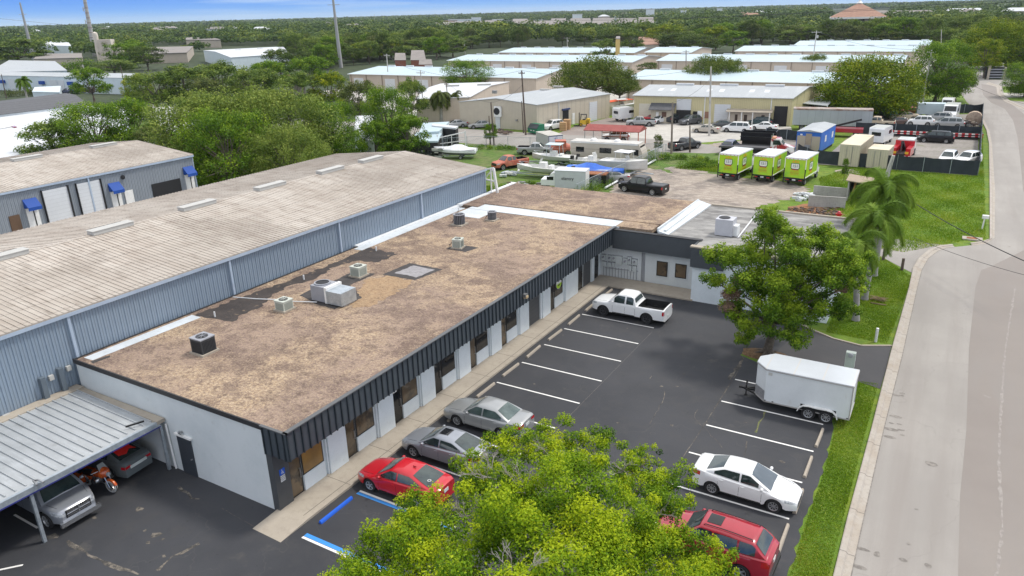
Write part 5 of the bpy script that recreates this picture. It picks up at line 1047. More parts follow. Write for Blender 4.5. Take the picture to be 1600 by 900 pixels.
# ================================================================ BACKGROUND VEHICLES (small in the picture)
def far_proto(kind):
    pm=P_white
    if kind=='sedan': return car('parked_car','x','car',pm,4.7,1.8,1.44,2.72,.92,.33,[(0,.58),(.12,.68),(.5,.78),(1.2,.92),(3.7,1.0),(4.6,1.02),(4.7,.95)],[(0,.62),(.12,.74),(.4,.84),(.9,.89),(3.8,.89),(4.4,.82),(4.7,.70)],1.25,2.1,3.25,4.1,(1.5,2.5,3.4),sidewin=[(1.65,2.42),(2.52,3.6)],rim='steel',hwr=.57,head=(.28,.45,.58,.74),tail=(.3,.3,.76,.94),grille=(.4,.5,.6,0),detail=False)
    if kind=='suv': return car('parked_car','x','suv',pm,4.65,1.86,1.72,2.68,.93,.36,[(0,.72),(.12,.88),(.5,.98),(1.15,1.1),(3.6,1.14),(4.5,1.16),(4.65,1.0)],[(0,.66),(.12,.8),(.4,.88),(.9,.93),(3.9,.92),(4.5,.86),(4.65,.78)],1.15,1.9,3.95,4.5,(1.5,2.5,3.5),sidewin=[(1.55,2.4),(2.5,3.38),(3.46,4.1)],rim='steel',hwr=.62,head=(.25,.4,.74,.9),tail=(.2,.25,.8,1.1),grille=(.4,.6,.8,0),detail=False)
    if kind=='van': return car('minivan','x','van',pm,5.05,1.98,1.75,3.0,.97,.35,[(0,.66),(.12,.82),(.5,.94),(1.0,1.08),(4.0,1.12),(4.95,1.12),(5.05,1.0)],[(0,.72),(.12,.84),(.4,.93),(.9,.98),(4.3,.98),(4.9,.93),(5.05,.86)],.85,1.85,4.35,4.93,(1.5,2.6,3.7),sidewin=[(1.4,2.5),(2.6,3.6),(3.7,4.5)],rim='steel',hwr=.70,head=(.28,.4,.7,.86),tail=(.18,.2,.8,1.15),grille=(.4,.5,.65,0),detail=False)
    if kind=='pickup': return pickup('x',pm,rim='steel',rimm=m_rim)
PROT={k:far_proto(k) for k in ('sedan','suv','van','pickup')}
_used=set()
def cpaint(rgb,name): return LM(name,rgb,[('n',.9,.5,.8,vary(rgb,.8))],rough=.3,coat=.5)
PC={'silver':P_silver,'white':P_white,'black':P_black,'grey':P_grey,'beige':P_beige,'navy':P_navy,'teal':P_teal,'turq':P_turq,'oldred':P_oldred,'cream':P_oldcream,'blue':cpaint((.03,.12,.32),'blue_paint'),'red':P_red,'dkgrey':cpaint((.045,.05,.055),'charcoal_paint'),'brown':cpaint((.09,.055,.045),'brown_paint')}
CATN={'sedan':'car','suv':'suv','van':'van','pickup':'pickup truck'}
def put(kind,col,x,y,deg,label,group=None,sc=1.0):
    src=PROT[kind]
    if kind in _used: o=dup(src,None,{P_white:PC[col]}) 
    else:
        o=src; _used.add(kind)
        if col!='white':
            PROT[kind]=dup(src)  # keep a clean copy to go on copying from
            _used.discard(kind); 
            def rec(q):
                if q.type=='MESH':
                    for i,sl in enumerate(q.data.materials):
                        if sl==P_white: q.material_slots[i].link='OBJECT'; q.material_slots[i].material=PC[col]
                for c in q.children: rec(c)
            rec(o)
    g=G(x,y); o.location=(g.x,g.y,.01); o.rotation_euler=(0,0,R_(deg)); o['label']=label; o['category']=CATN[kind]
    if group: o['group']=group
    elif 'group' in o: del o['group']
    o.scale=(sc,)*3
    return o
WS='cars parked along the workshops'; YD='vehicles stored in the screened yard'
for a in [('sedan','silver',712,199,222,'silver sedan on the grass by the beige workshop, nearest the fan palm'),
 ('sedan','silver',751,200,218,'silver sedan on the grass left of the beige workshop white door'),
 ('suv','white',864,202,250,'white sport utility car beside the green dumpster'),
 ('pickup','silver',1001,197,205,'small silver pickup truck on the concrete apron behind the red carport',WS),
 ('sedan','red',1018,190,200,'dark red car with the charcoal lean-to roof behind it',WS),
 ('sedan','white',1031,192,248,'white car parked in front of the charcoal lean-to roof',WS),
 ('suv','dkgrey',1056,191,70,'dark sport utility car in front of the open workshop bay',WS),
 ('suv','blue',1073,183,90,'blue car standing inside the open workshop bay',WS),
 ('suv','grey',1078,194,240,'grey sport utility car right of the open workshop bay',WS),
 ('suv','brown',1112,190,30,'brown-black car before the roll-up door of the cream workshop',WS),
 ('sedan','dkgrey',1127,200,200,'dark grey sedan between the beige sedan and the white minivan',WS),
 ('sedan','black',1136,191,170,'black sedan in front of the covered porch',WS),
 ('sedan','beige',1103,207,180,'beige sedan behind the tall timber pole on the grass strip',WS),
 ('van','white',1151,206,183,'white minivan at the front of the workshop cars beside the grass strip',WS),
 ('suv','teal',1186,197,182,'dark teal sport utility car before the covered porch',WS),
 ('sedan','white',1193,203,178,'small white car half hidden behind the black truck bed',WS),
 ('suv','navy',1141,236,90,'dark navy sport utility car behind the leftmost green box truck'),
 ('pickup','dkgrey',1070,233,60,'dark pickup truck with scrap in its bed at the yard entrance behind the poles'),
 ('suv','navy',1362,182,75,'dark blue-grey car in the far left corner of the screened yard',YD),
 ('sedan','blue',1356,192,80,'small blue car beside the long grey trailer in the screened yard',YD),
 ('sedan','black',1377,187,75,'black sedan between the dark blue car and the turquoise van',YD),
 ('van','turq',1391,180,70,'old turquoise van in the back row of the screened yard',YD),
 ('sedan','cream',1412,187,200,'faded cream car beside the turquoise van',YD),
 ('sedan','oldred',1421,179,190,'old orange-red car in the back row of the screened yard',YD),
 ('pickup','cream',1371,198,180,'faded beige pickup truck along the middle black screen fence',YD),
 ('sedan','brown',1402,195,195,'brown flat car behind the white crew van',YD),
 ('suv','white',1436,196,182,'white crew van with red light bars behind the middle screen fence',YD),
 ('van','silver',1480,199,182,'silver minivan behind the right part of the middle screen fence',YD),
 ('suv','silver',1466,190,175,'silver jeep-like car behind the silver minivan',YD),
 ('van','black',1461,222,181,'black minivan standing alone on the gravel of the screened yard',YD),
 ('suv','white',1480,256,262,'white sport utility car with a blue rear window by the front screen fence',YD),
 ('suv','white',1511,257,246,'white car with raised hood in the near right corner of the screened yard',YD),
 ('pickup','silver',836,241,20,'silver-blue pickup truck behind the orange pickup in the boat yard'),
 ('pickup','oldred',797,262,246,'old orange-red pickup truck with a chrome grille on the bright grass'),
 ('sedan','silver',955,284,200,'wrecked silver car right of the white box van beneath the fence'),
 ('suv','white',962,220,200,'white jeep-like truck under the red metal carport'),
 ('pickup','navy',108,147,185,'dark blue pickup truck before the white storage building at far left'),
 ('sedan','black',683,179,185,'black car behind the white flat roof between the trees'),
 ('sedan','teal',1517,103,95,'small teal car at the end of the road under the yellow-green tree'),
 ('sedan','white',18,110,200,'white car near the tall steel pole at far left'),
]: put(*a)
for k,o in PROT.items():
    if o.get('label')=='x':
        for c in list(o.children_recursive)+[o]: bpy.data.objects.remove(c)
# ---------------------------------------------------------------- green box trucks
m_lime=LM('lime_wrap',(.33,.62,.02),[('n',.5,.40,.62,(.42,.60,.015)),('n',.9,.5,.7,(.17,.52,.035,.8))],rough=.35,coat=.2)
m_orange=plain('orange_print',(.75,.35,.02),.5); m_redp=plain('red_print',(.6,.05,.03),.5); m_cream=plain('cream_print',(.75,.78,.7),.5); m_dkp=plain('dark_print',(.02,.05,.045),.5)
def box_truck(label,loc,rz,liv=True):
    t=thing('box_truck',label,'box truck',(0,0,0),0,'green box trucks on the sandy yard')
    mb=MB(); mb.bx(-2.9,2.2,-1.2,1.2,1.0,3.35,0); box=mb.build('cargo_box',m_lime,t,local=True)
    mb=MB(); mb.bx(-2.93,2.23,-1.23,1.23,3.35,3.40,0); mb.build('roof',m_brightroof,t,local=True)
    mb=MB()
    for y in (-1.22,1.22): mb.bx(-2.94,2.24,y-.02,y+.02,3.24,3.36); mb.bx(-2.94,2.24,y-.02,y+.02,.98,1.08); mb.bx(-2.94,-2.86,y-.04,y+.04,1.0,3.36)
    mb.bx(-2.95,-2.88,-1.2,1.2,3.2,3.36); mb.build('frame_rail',m_whiteplastic,t,local=True)
    mb=MB()
    for y in (-1.1,-.7,-.25,.25,.7,1.1): mb.bx(-2.97,-2.94,y-.06,y+.06,3.24,3.30)
    mb.build('marker_lamp',m_tail,t,local=True)
    mb=MB(); mb.bx(-3.0,-2.88,-1.25,1.25,.86,1.0); mb.bx(-3.0,-2.92,-1.28,-1.18,.35,2.1); mb.bx(-3.0,-2.92,1.18,1.28,.35,2.1); mb.bx(-2.85,-2.7,-1.1,1.1,.5,.65); mb.build('tail_lift',m_trim,t,local=True)
    mb=MB(); mb.bx(-2.72,3.4,-.42,-.32,.55,.8); mb.bx(-2.72,3.4,.32,.42,.55,.8); mb.bx(-2.8,2.2,-1.1,1.1,.86,.99); mb.build('chassis',m_under,t,local=True)
    mb=MB(); mb.add([(2.35,-1,.6),(4.1,-1,.6),(4.1,1,.6),(2.35,1,.6),(2.35,-1,2.2),(3.1,-.95,2.2),(3.1,.95,2.2),(2.35,1,2.2),(3.55,-1,1.35),(3.55,1,1.35),(4.1,-1,1.2),(4.1,1,1.2)],[(0,3,2,1),(4,5,6,7),(0,4,7,3),(5,8,9,6),(8,10,11,9),(10,1,2,11),(0,1,10,8,5,4),(3,7,6,9,11,2)]); mb.build('cab',P_white,t,local=True)
    mb=MB(); mb.add([(3.13,-.85,2.14),(3.13,.85,2.14),(3.56,.9,1.4),(3.56,-.9,1.4)],[(3,2,1,0)]); mb.build('windshield',m_glass,t,local=True)
    add_wheels(t,[-1.7,3.2],2.1,.40,.25,'truck',m_rim)
    # round badge, crown and lettering on the rear doors and on the sides
    def badge(mf,sc,nm):
        p=[]
        def poly(pts,m,e,n_): 
            mbx=MB(); A=[mf(u*sc,v*sc,e) for u,v in pts]; B=[mf(u*sc,v*sc,0) for u,v in pts]; k=len(A); mbx.add(A+B,[tuple(range(k))]+[(i,(i+1)%k,k+(i+1)%k,k+i) for i in range(k)]); return mbx.build(n_,m,box,local=True)
        rr=lambda r,s_=.75: [(max(-.82,min(.82,math.cos(a)*r))*1.0,max(-.7,min(.7,math.sin(a)*r))*s_) for a in [k*math.pi/10 for k in range(20)]]
        poly([(-.5,.32),(.5,.32),(.52,-.28),(.34,-.42),(-.34,-.42),(-.52,-.28)],m_dkp,.010,'badge'); poly([(-.43,.26),(.43,.26),(.45,-.24),(.3,-.34),(-.3,-.34),(-.45,-.24)],m_cream,.014,'badge_face')
        poly([(-.42,-.5),(.42,-.5),(.42,-.42),(-.42,-.42)],m_redp,.012,'badge_ribbon')
        for a_,h_ in ((-.28,.60),(0,.68),(.28,.60)): poly([(a_-.11,.40),(a_+.11,.40),(a_+.06,h_),(a_-.06,h_)],m_orange,.012,'crown')
        return
    back=lambda u,v,e:(-2.905-e,-u,2.42+v); badge(back,1.0,'rear')
    # side map (+y side and -y side)
    for s in (-1,1): badge(lambda u,v,e,s=s:(-.6+u*s*-1,s*(1.205+e),2.25+v),1.35,'side')
    def let(body,size,loc,rot,m): return txt(body,box,'lettering',size,loc,rot,m,.006)
    rb=(R_(90),0,R_(-90)); let('151',.46,(-2.925,0,2.40),rb,m_dkp); 
    for k,(b_,sz) in enumerate((('JUNK REMOVAL',.15),('RECYCLING',.18),('DONATION PICKUP',.12))): let(b_,sz,(-2.915,0,1.78-.2*k),rb,(m_orange,m_redp,m_orange)[k])
    for s in (-1,1): let('151',.6,(-.6,s*1.225,2.24),(R_(90),0,0 if s<0 else math.pi),m_dkp); let('JUNK REMOVAL',.2,(-.6,s*1.215,1.35),(R_(90),0,0 if s<0 else math.pi),m_orange)
    mb=MB(); mb.bx(-2.99,-2.97,-.2,.2,.68,.84); mb.build('number_plate',m_plate,t,local=True)
    for s in (-1,1): mb=MB(); mb.bx(-2.99,-2.94,s*.75-.2,s*.75+.2,.7,.78); mb.build('tail_light',m_tail,t,local=True)
    place(t,loc,rz); return t
for (xl,yl,xr,yr,lb) in ((1121,281,1150,285,'lime green box truck with white roof, leftmost of the three on the sandy yard'),(1174,284.5,1205,288,'lime green box truck with white roof, middle of the three on the sandy yard'),(1222,289.5,1256,292.5,'lime green box truck with white roof, rightmost of the three beside the grass')):
    a=G(xl,yl);b=G(xr,yr); c=(a+b)/2; rz=R_(84); box_truck(lb,(c.x+math.cos(rz)*3.0,c.y+math.sin(rz)*3.0,.01),rz)
# ---------------------------------------------------------------- containers, site office, trailers
def container(label,px_,py_,L,W,H,rz,m):
    t=thing('shipping_container',label,'container',(0,0,0),0,'cream shipping containers')
    mb=MB(); mb.bx(0,L,-W/2,W/2,.1,H); k=.15
    while k<L: 
        for s in (-1,1): mb.bx(k,k+.12,s*W/2-.03,s*W/2+.03,.2,H-.12)
        k+=.3
    k=-W/2+.15
    while k<W/2-.1: mb.bx(-.03,.0,k,k+.1,.2,H-.12); k+=.26
    mb.build('body',m,t,local=True)
    mb=MB(); mb.bx(-.03,L+.03,-W/2-.03,W/2+.03,H,H+.05); mb.build('roof',LM('cream_container_roof',(.62,.56,.42),[('n',.5,.45,.7,(.5,.42,.3))],rough=.6),t,local=True)
    mb=MB()
    for y in (-.35,.35): mb.bar((-.05,y,.3),(-.05,y,H-.2),.04)
    mb.build('lock_rod',m_steel,t,local=True)
    g=G(px_,py_); place(t,(g.x,g.y,.01),rz); return t
m_cont=stripe_metal('cream_container_steel',(.55,.50,.38),.3,1,.8,.15)
container('long cream shipping container in the middle of the front screen fence',1324,261,9.5,2.44,2.9,R_(86),m_cont)
container('short cream shipping container right of the long one, against the screen fence',1368,264,4.2,2.44,2.5,R_(86),m_cont)
t=thing('site_office','bright blue portable office trailer with a tan end wall, door and air conditioner','office trailer',(0,0,0))
m_siteblue=LM('site_blue',(.02,.13,.50),[('n',.6,.5,.7,(.03,.18,.55))],rough=.5)
mb=MB(); mb.bx(0,9.0,-1.7,1.7,.4,3.2); mb.build('wall',m_siteblue,t,local=True)
mb=MB(); mb.add([(-.1,-1.75,3.2),(9.1,-1.75,3.2),(9.1,1.75,3.2),(-.1,1.75,3.2),(-.1,0,3.5),(9.1,0,3.5)],[(0,1,5,4),(2,3,4,5),(0,4,3),(1,2,5),(0,3,2,1)]); mb.build('roof',m_greymetalroof,t,local=True)
mb=MB(); mb.bx(-.03,0,-1.6,-.45,.4,2.6); mb.bx(-.03,0,.45,1.6,.4,2.6); mb.build('end_panel',m_beigewall,t,local=True)
mb=MB(); mb.bx(-.06,-.0,-.42,.42,.45,2.95); d_=mb.build('door',plain('tan_door',(.35,.29,.22),.6),t,local=True)
mb=MB(); mb.bx(-.35,-.06,-.35,.35,.75,1.35); mb.build('air_conditioner',m_ac_grey,d_,local=True)
for y in (-1.3,): mb=MB(); mb.bx(-.05,-.02,.9,1.2,2.65,2.85); mb.build('notice',m_whiteplastic,t,local=True)
for x in (2.5,6.8): mb=MB(); mb.bx(x,x+.9,-1.72,-1.69,1.5,2.4); mb.build('window',m_whiteplastic,t,local=True)
mb=MB(); mb.bx(0,9,-1.5,1.5,0,.4); mb.build('skirting',m_grill,t,local=True)
g=G(1263,241); place(t,(g.x-.2,g.y,.01),R_(86))
t=thing('semi_trailer','long plain grey box trailer parked between the cream workshop and the screened yard','trailer',(0,0,0))
mb=MB(); mb.bx(0,12.5,-1.25,1.25,.9,3.6); mb.build('body',LM('pale_grey_panel',(.38,.41,.42),[('n',.4,.4,.65,(.33,.36,.37)),('s',0,.94,.97,(.28,.3,.31),(1.2,1,1))],rough=.6),t,local=True)
mb=MB(); mb.bx(-.05,12.55,-1.3,1.3,3.6,3.68); mb.bx(-.05,12.55,-1.28,-1.24,3.45,3.6); mb.build('roof',LM('rusty_roof',(.36,.32,.29),[('n',1,.45,.65,(.22,.12,.08))],rough=.8),t,local=True)
add_wheels(t,[1.6,2.8],2.4,.48,.28,'truck',m_rim); mb=MB(); mb.bx(.3,12,-1.0,1.0,.75,.9); mb.bx(9.5,9.7,-.9,.9,0,.8); mb.build('chassis',m_under,t,local=True)
g=G(1235,203); place(t,(g.x,g.y+1.2,.01),R_(9))
# flatbed tow truck
def flatbed(label,loc,rz,pm,bedm,L=9.2,name='tow_truck'):
    t=thing(name,label,'truck',(0,0,0))
    mb=MB(); mb.bx(-L+3.2,1.0,-1.2,1.2,1.05,1.2); mb.bx(-L+3.2,1.0,-1.22,-1.14,1.2,1.32); mb.bx(-L+3.2,1.0,1.14,1.22,1.2,1.32); mb.build('flat_bed',bedm,t,local=True)
    mb=MB(); mb.bx(-L+3.6,3.5,-.4,.4,.6,.95); mb.bx(-1.5,.2,-1.1,-.7,.45,.95); mb.build('chassis',m_under,t,local=True)
    mb=MB(); mb.add([(1.2,-1.1,.7),(4.4,-1.0,.7),(4.4,1.0,.7),(1.2,1.1,.7),(1.2,-1.1,2.6),(2.4,-1.05,2.6),(2.4,1.05,2.6),(1.2,1.1,2.6),(2.95,-1.05,1.75),(2.95,1.05,1.75),(4.35,-.8,1.45),(4.35,.8,1.45)],[(0,3,2,1),(4,5,6,7),(0,4,7,3),(5,8,9,6),(8,10,11,9),(10,1,2,11),(0,1,10,8,5,4),(3,7,6,9,11,2)]); mb.build('cab',pm,t,local=True)
    mb=MB(); mb.add([(2.43,-.95,2.52),(2.43,.95,2.52),(2.97,.95,1.8),(2.97,-.95,1.8)],[(3,2,1,0)])
    for s in (-1,1): mb.add([(1.5,s*1.11,1.8),(2.7,s*1.09,1.8),(2.35,s*1.09,2.45),(1.5,s*1.11,2.45)],[(0,1,2,3) if s<0 else (3,2,1,0)])
    mb.build('window',m_glass,t,local=True)
    add_wheels(t,[-L+4.8,3.45],2.3,.5,.28,'truck',m_chrome)
    mb=MB(); mb.bx(4.4,4.5,-1.0,1.0,.5,.8); mb.bx(4.36,4.44,-.5,.5,.85,1.4); mb.tube([(1.25,-.8,2.6),(1.25,-.8,3.1)],.06,8); mb.tube([(1.25,.8,2.6),(1.25,.8,3.1)],.06,8); mb.build('chrome_trim',m_chrome,t,local=True)
    mb=MB(); mb.bx(1.3,1.8,-.8,.8,2.62,2.78); mb.build('light_bar',m_amber,t,local=True)
    place(t,loc,rz); return t
g=G(1190,243); ft=flatbed('flatbed tow truck with a white and red cab crossing behind the green box trucks',(g.x,g.y,.01),R_(6),LM('white_red_cab',(.7,.68,.66),[('n',.8,.5,.54,(.35,.02,.03))],rough=.3,coat=.5),plain('dark_deck',(.07,.07,.075),.7))
t=thing('dump_body','black steel dump body with ribbed side standing behind the flatbed tow truck','truck body',(0,0,0))
mb=MB(); mb.bx(-2.6,2.6,-1.2,-1.12,1.0,2.3); mb.bx(-2.6,2.6,1.12,1.2,1.0,2.3); mb.bx(-2.6,-2.5,-1.2,1.2,1.0,2.3); mb.bx(2.5,2.6,-1.2,1.2,1.0,2.5); mb.bx(-2.6,2.6,-1.2,1.2,.95,1.05)
mb.build('body',P_black,t,local=True); mb=MB(); mb.bx(-2.7,2.7,-1.25,-1.18,1.6,1.7); mb.bx(-2.7,2.7,-1.25,-1.18,2.25,2.34); mb.build('rib',m_trim,t,local=True); mb=MB(); mb.bx(-2.4,2.4,-.8,.8,0,.95); mb.build('stand',m_under,t,local=True)
g=G(1185,229); place(t,(g.x,g.y,.01),R_(4))
# red wrecker seen from behind
t=thing('wrecker','red wrecker truck with yellow rear lamps on the gravel right of the containers','truck',(0,0,0))
mb=MB(); mb.bx(-3.0,.2,-1.2,-.6,.6,1.7); mb.bx(-3.0,.2,.6,1.2,.6,1.7); mb.bx(.2,.6,-1.2,1.2,.6,2.3); mb.bx(-3.1,-2.8,-1.2,1.2,.55,.85); mb.build('body',P_red,t,local=True)
mb=MB(); mb.bx(.6,3.2,-1.05,1.05,.6,2.4); mb.build('cab',P_white,t,local=True)
mb=MB(); mb.bar((.2,0,1.2),(-2.6,0,2.5),.35); mb.bx(-3.0,.2,-.6,.6,.8,1.0); mb.bar((-2.6,0,2.4),(-3.4,0,1.1),.12); mb.bx(-3.3,-3.0,-.5,.5,.4,1.0); mb.build('boom',m_trim,t,local=True)
for s in (-1,1): mb=MB(); mb.bx(-3.13,-3.0,s*.75-.22,s*.75+.22,1.0,1.3); mb.build('work_lamp',plain('yellow_lamp',(.75,.45,.03),.4),t,local=True)
mb=MB(); 
for k in range(5): mb.bx(-3.12,-3.09,-1.2+k*.5,-1.0+k*.5,.6,.75)
mb.bx(.25,.58,-1.0,1.0,2.3,2.45); mb.build('reflector',m_whiteplastic,t,local=True)
add_wheels(t,[-1.9,2.6],2.3,.48,.28,'truck',m_rim); g=G(1408,251); place(t,(g.x,g.y+2.6,.01),R_(86))
# white motorhome / camper behind the short container, box trailer, tall white van
def simple_van(name,label,cat,px_,py_,L,W,H,rz,m,nose=.9,win=True):
    t=thing(name,label,cat,(0,0,0)); mb=MB(); P=[(-L/2,.55),(L/2-.1,.55),(L/2,.9),(L/2-.05,1.25),(L/2-nose,H*.62),(L/2-nose-.35,H-.15),(L/2-nose-.8,H),(-L/2+.15,H),(-L/2,H-.2)]
    k=len(P); mb.add([(x,-W/2,z) for x,z in P]+[(x,W/2,z) for x,z in P],[tuple(range(k)),tuple(range(k,2*k))[::-1]]+[(i,k+i,k+(i+1)%k,(i+1)%k) for i in range(k)]); mb.build('body',m,t,local=True)
    if win:
        mb=MB(); x0,z0,x1,z1=L/2-nose+.02,H*.62+.02,L/2-nose-.33,H-.2; mb.add([(x0,-W/2+.15,z0),(x0,W/2-.15,z0),(x1,W/2-.2,z1),(x1,-W/2+.2,z1)],[(0,1,2,3)]); mb.box((-L/2-.01,0,H*.66),(.02,W*.6,H*.2))
        for s in (-1,1): mb.box((L*.1,s*(W/2+.01),H*.68),(L*.28,.02,H*.2))
        mb.build('window',m_glassdark,t,local=True)
    add_wheels(t,[-L*.28,L*.33],W-.05,.36,.24,'steel',m_rim); g=G(px_,py_); place(t,(g.x,g.y,.01),rz); return t
simple_van('camper_van','white camper van seen from behind between the short container and the black minivan','van',1375,224,5.5,2.2,2.7,R_(80),P_white)
simple_van('cargo_van','tall white cargo van with sloping windshield in the back row of the screened yard','van',1484,187,6,2.2,2.8,R_(-95),P_white)
simple_van('cargo_van','small white and blue van standing behind the tall white cargo van','van',1479,172,4.2,1.9,2.3,R_(-95),P_white)
simple_van('cargo_van','white delivery van at the near edge of the boat yard beside the lettered box','van',866,294,3.0,2.0,2.1,R_(195),P_white)
simple_van('camper_van','small white travel trailer with a black front panel near the orange-roofed container','travel trailer',978,188,5,2.3,2.6,R_(60),P_white)
t=thing('utility_trailer','pale blue-white box trailer in the back row of the screened yard','trailer',(0,0,0)); mb=MB(); mb.bx(-2.4,2.4,-1.1,1.1,.5,2.5); mb.build('body',LM('pale_blue_white',(.58,.68,.73),[('n',1,.4,.7,(.5,.6,.65))],rough=.5),t,local=True); add_wheels(t,[-.4,.4],2.2,.33,.2,'steel'); mb=MB(); mb.bar((2.4,0,.5),(3.4,0,.45),.1); mb.build('tow_bar',m_trim,t,local=True); g=G(1453,182); place(t,(g.x,g.y,0),R_(8))
# delivery box behind the white van: with lettering
t=thing('box_van_body','white and silver van box with dark lettering on its side, behind the white delivery van','van body',(0,0,0)); mb=MB(); mb.bx(-1.9,1.9,-1.05,1.05,.3,2.4); mb.build('body',LM('silver_box',(.55,.58,.6),[('n',1,.4,.7,(.48,.5,.52))],rough=.5),t,local=True)
mb=MB(); mb.bx(-1.95,1.95,-1.1,1.1,2.4,2.46); mb.build('roof',m_brightroof,t,local=True); mb=MB(); mb.bx(1.9,1.92,-1.0,1.0,.35,2.35); mb.build('end_panel',m_whiteplastic,t,local=True)
g=G(899,297); place(t,(g.x-.6,g.y+.3,.01),R_(12)); txt('elantry',t,'lettering',.55,(t.location.x-.3,t.location.y-1.075,1.5),(R_(90),0,0),m_ink)
t=thing('utility_trailer','open black trailer with a rusty red load right of the lettered van box','trailer',(0,0,0)); mb=MB(); mb.bx(-1.5,1.5,-1,1,.5,1.5); mb.build('body',P_black,t,local=True); mb=MB(); mb.bx(-1.4,1.4,-.9,.9,1.5,1.62); mb.build('load',m_rust,t,local=True); add_wheels(t,[0],2.1,.33,.2,'steel'); g=G(931,290); place(t,(g.x,g.y,0),R_(12))
# advert box truck in the boat yard
t=thing('box_truck','old white box truck with a blue poster on its end behind the silver pickup','box truck',(0,0,0)); mb=MB(); mb.bx(-1.2,1.2,-2.4,2.4,.7,2.7); mb.build('cargo_box',m_ventg,t,local=True); mb=MB(); mb.bx(-1.25,1.25,-2.45,2.45,2.7,2.76); mb.build('roof',LM('dirty_box_roof',(.50,.48,.44),[('n',1,.4,.6,(.38,.36,.32))],rough=.7),t,local=True)
mb=MB(); mb.bx(-1.1,1.1,-2.44,-2.4,.85,2.6,0); ps=mb.build('poster',[LM('poster_print',(.45,.52,.68),[('n',1.1,.45,.5,(.72,.76,.82)),('n',2.3,.55,.6,(.25,.32,.52))],rough=.5)],t,local=True); mb=MB(); mb.bx(-1.2,1.2,-2.45,-2.42,2.58,2.7); mb.bx(-1.2,-1.1,-2.45,-2.42,.75,2.6); mb.build('poster_frame',plain('blue_frame',(.10,.13,.22),.5),t,local=True)
add_wheels(t,[0],2.2,.42,.25,'truck'); a=G(858,238); place(t,(a.x-.6,a.y+1.2,0),R_(52))
# ---------------------------------------------------------------- motorhome
t=thing('motorhome','long beige motorhome with white roof units and dark windows parked along the boat yard','motorhome',(0,0,0))
m_rv=LM('rv_beige',(.52,.47,.40),[('n',.5,.4,.7,(.46,.41,.345)),('s',2,.9,.92,(.30,.25,.2,.6),(1.1,1,1))],rough=.4)
mb=MB(); P=[(-5.2,.5),(5.1,.5),(5.3,1.2),(5.2,2.0),(4.7,3.1),(-5.2,3.1)]; k=6; mb.add([(x,-1.25,z) for x,z in P]+[(x,1.25,z) for x,z in P],[tuple(range(k)),tuple(range(k,2*k))[::-1]]+[(i,k+i,k+(i+1)%k,(i+1)%k) for i in range(k)]); mb.build('body',m_rv,t,local=True)
mb=MB(); mb.bx(-5.25,4.7,-1.27,1.27,3.1,3.17); mb.build('roof',LM('rv_roof',(.55,.54,.51),[('n',1.5,.4,.7,(.42,.40,.37))],rough=.7),t,local=True)
for x in (-2.2,1.3): mb=MB(); mb.lathe([(.001,.35),(.3,.33),(.5,.15),(.55,0)],(x,0,3.17),n=14); mb.build('roof_unit',m_whiteplastic,t,local=True,smooth=60)
for (x0,x1) in ((-4.4,-3.2),(-.9,.8),(2.6,3.6)): mb=MB(); mb.bx(x0,x1,-1.28,-1.25,1.7,2.4); mb.build('window',m_glassdark,t,local=True)
mb=MB(); mb.add([(5.22,-1.1,1.6),(5.22,1.1,1.6),(4.85,1.1,2.85),(4.85,-1.1,2.85)],[(0,1,2,3)]); mb.bx(3.9,4.7,-1.28,-1.25,1.6,2.4); mb.build('windshield',m_glassdark,t,local=True)
mb=MB(); mb.bx(-5.2,4.6,-1.29,-1.27,2.95,3.12); mb.build('awning_rail',m_whiteplastic,t,local=True)
add_wheels(t,[-2.6,3.2],2.4,.45,.28,'truck'); g=G(945,258); place(t,(g.x,g.y+1.2,0),R_(5))
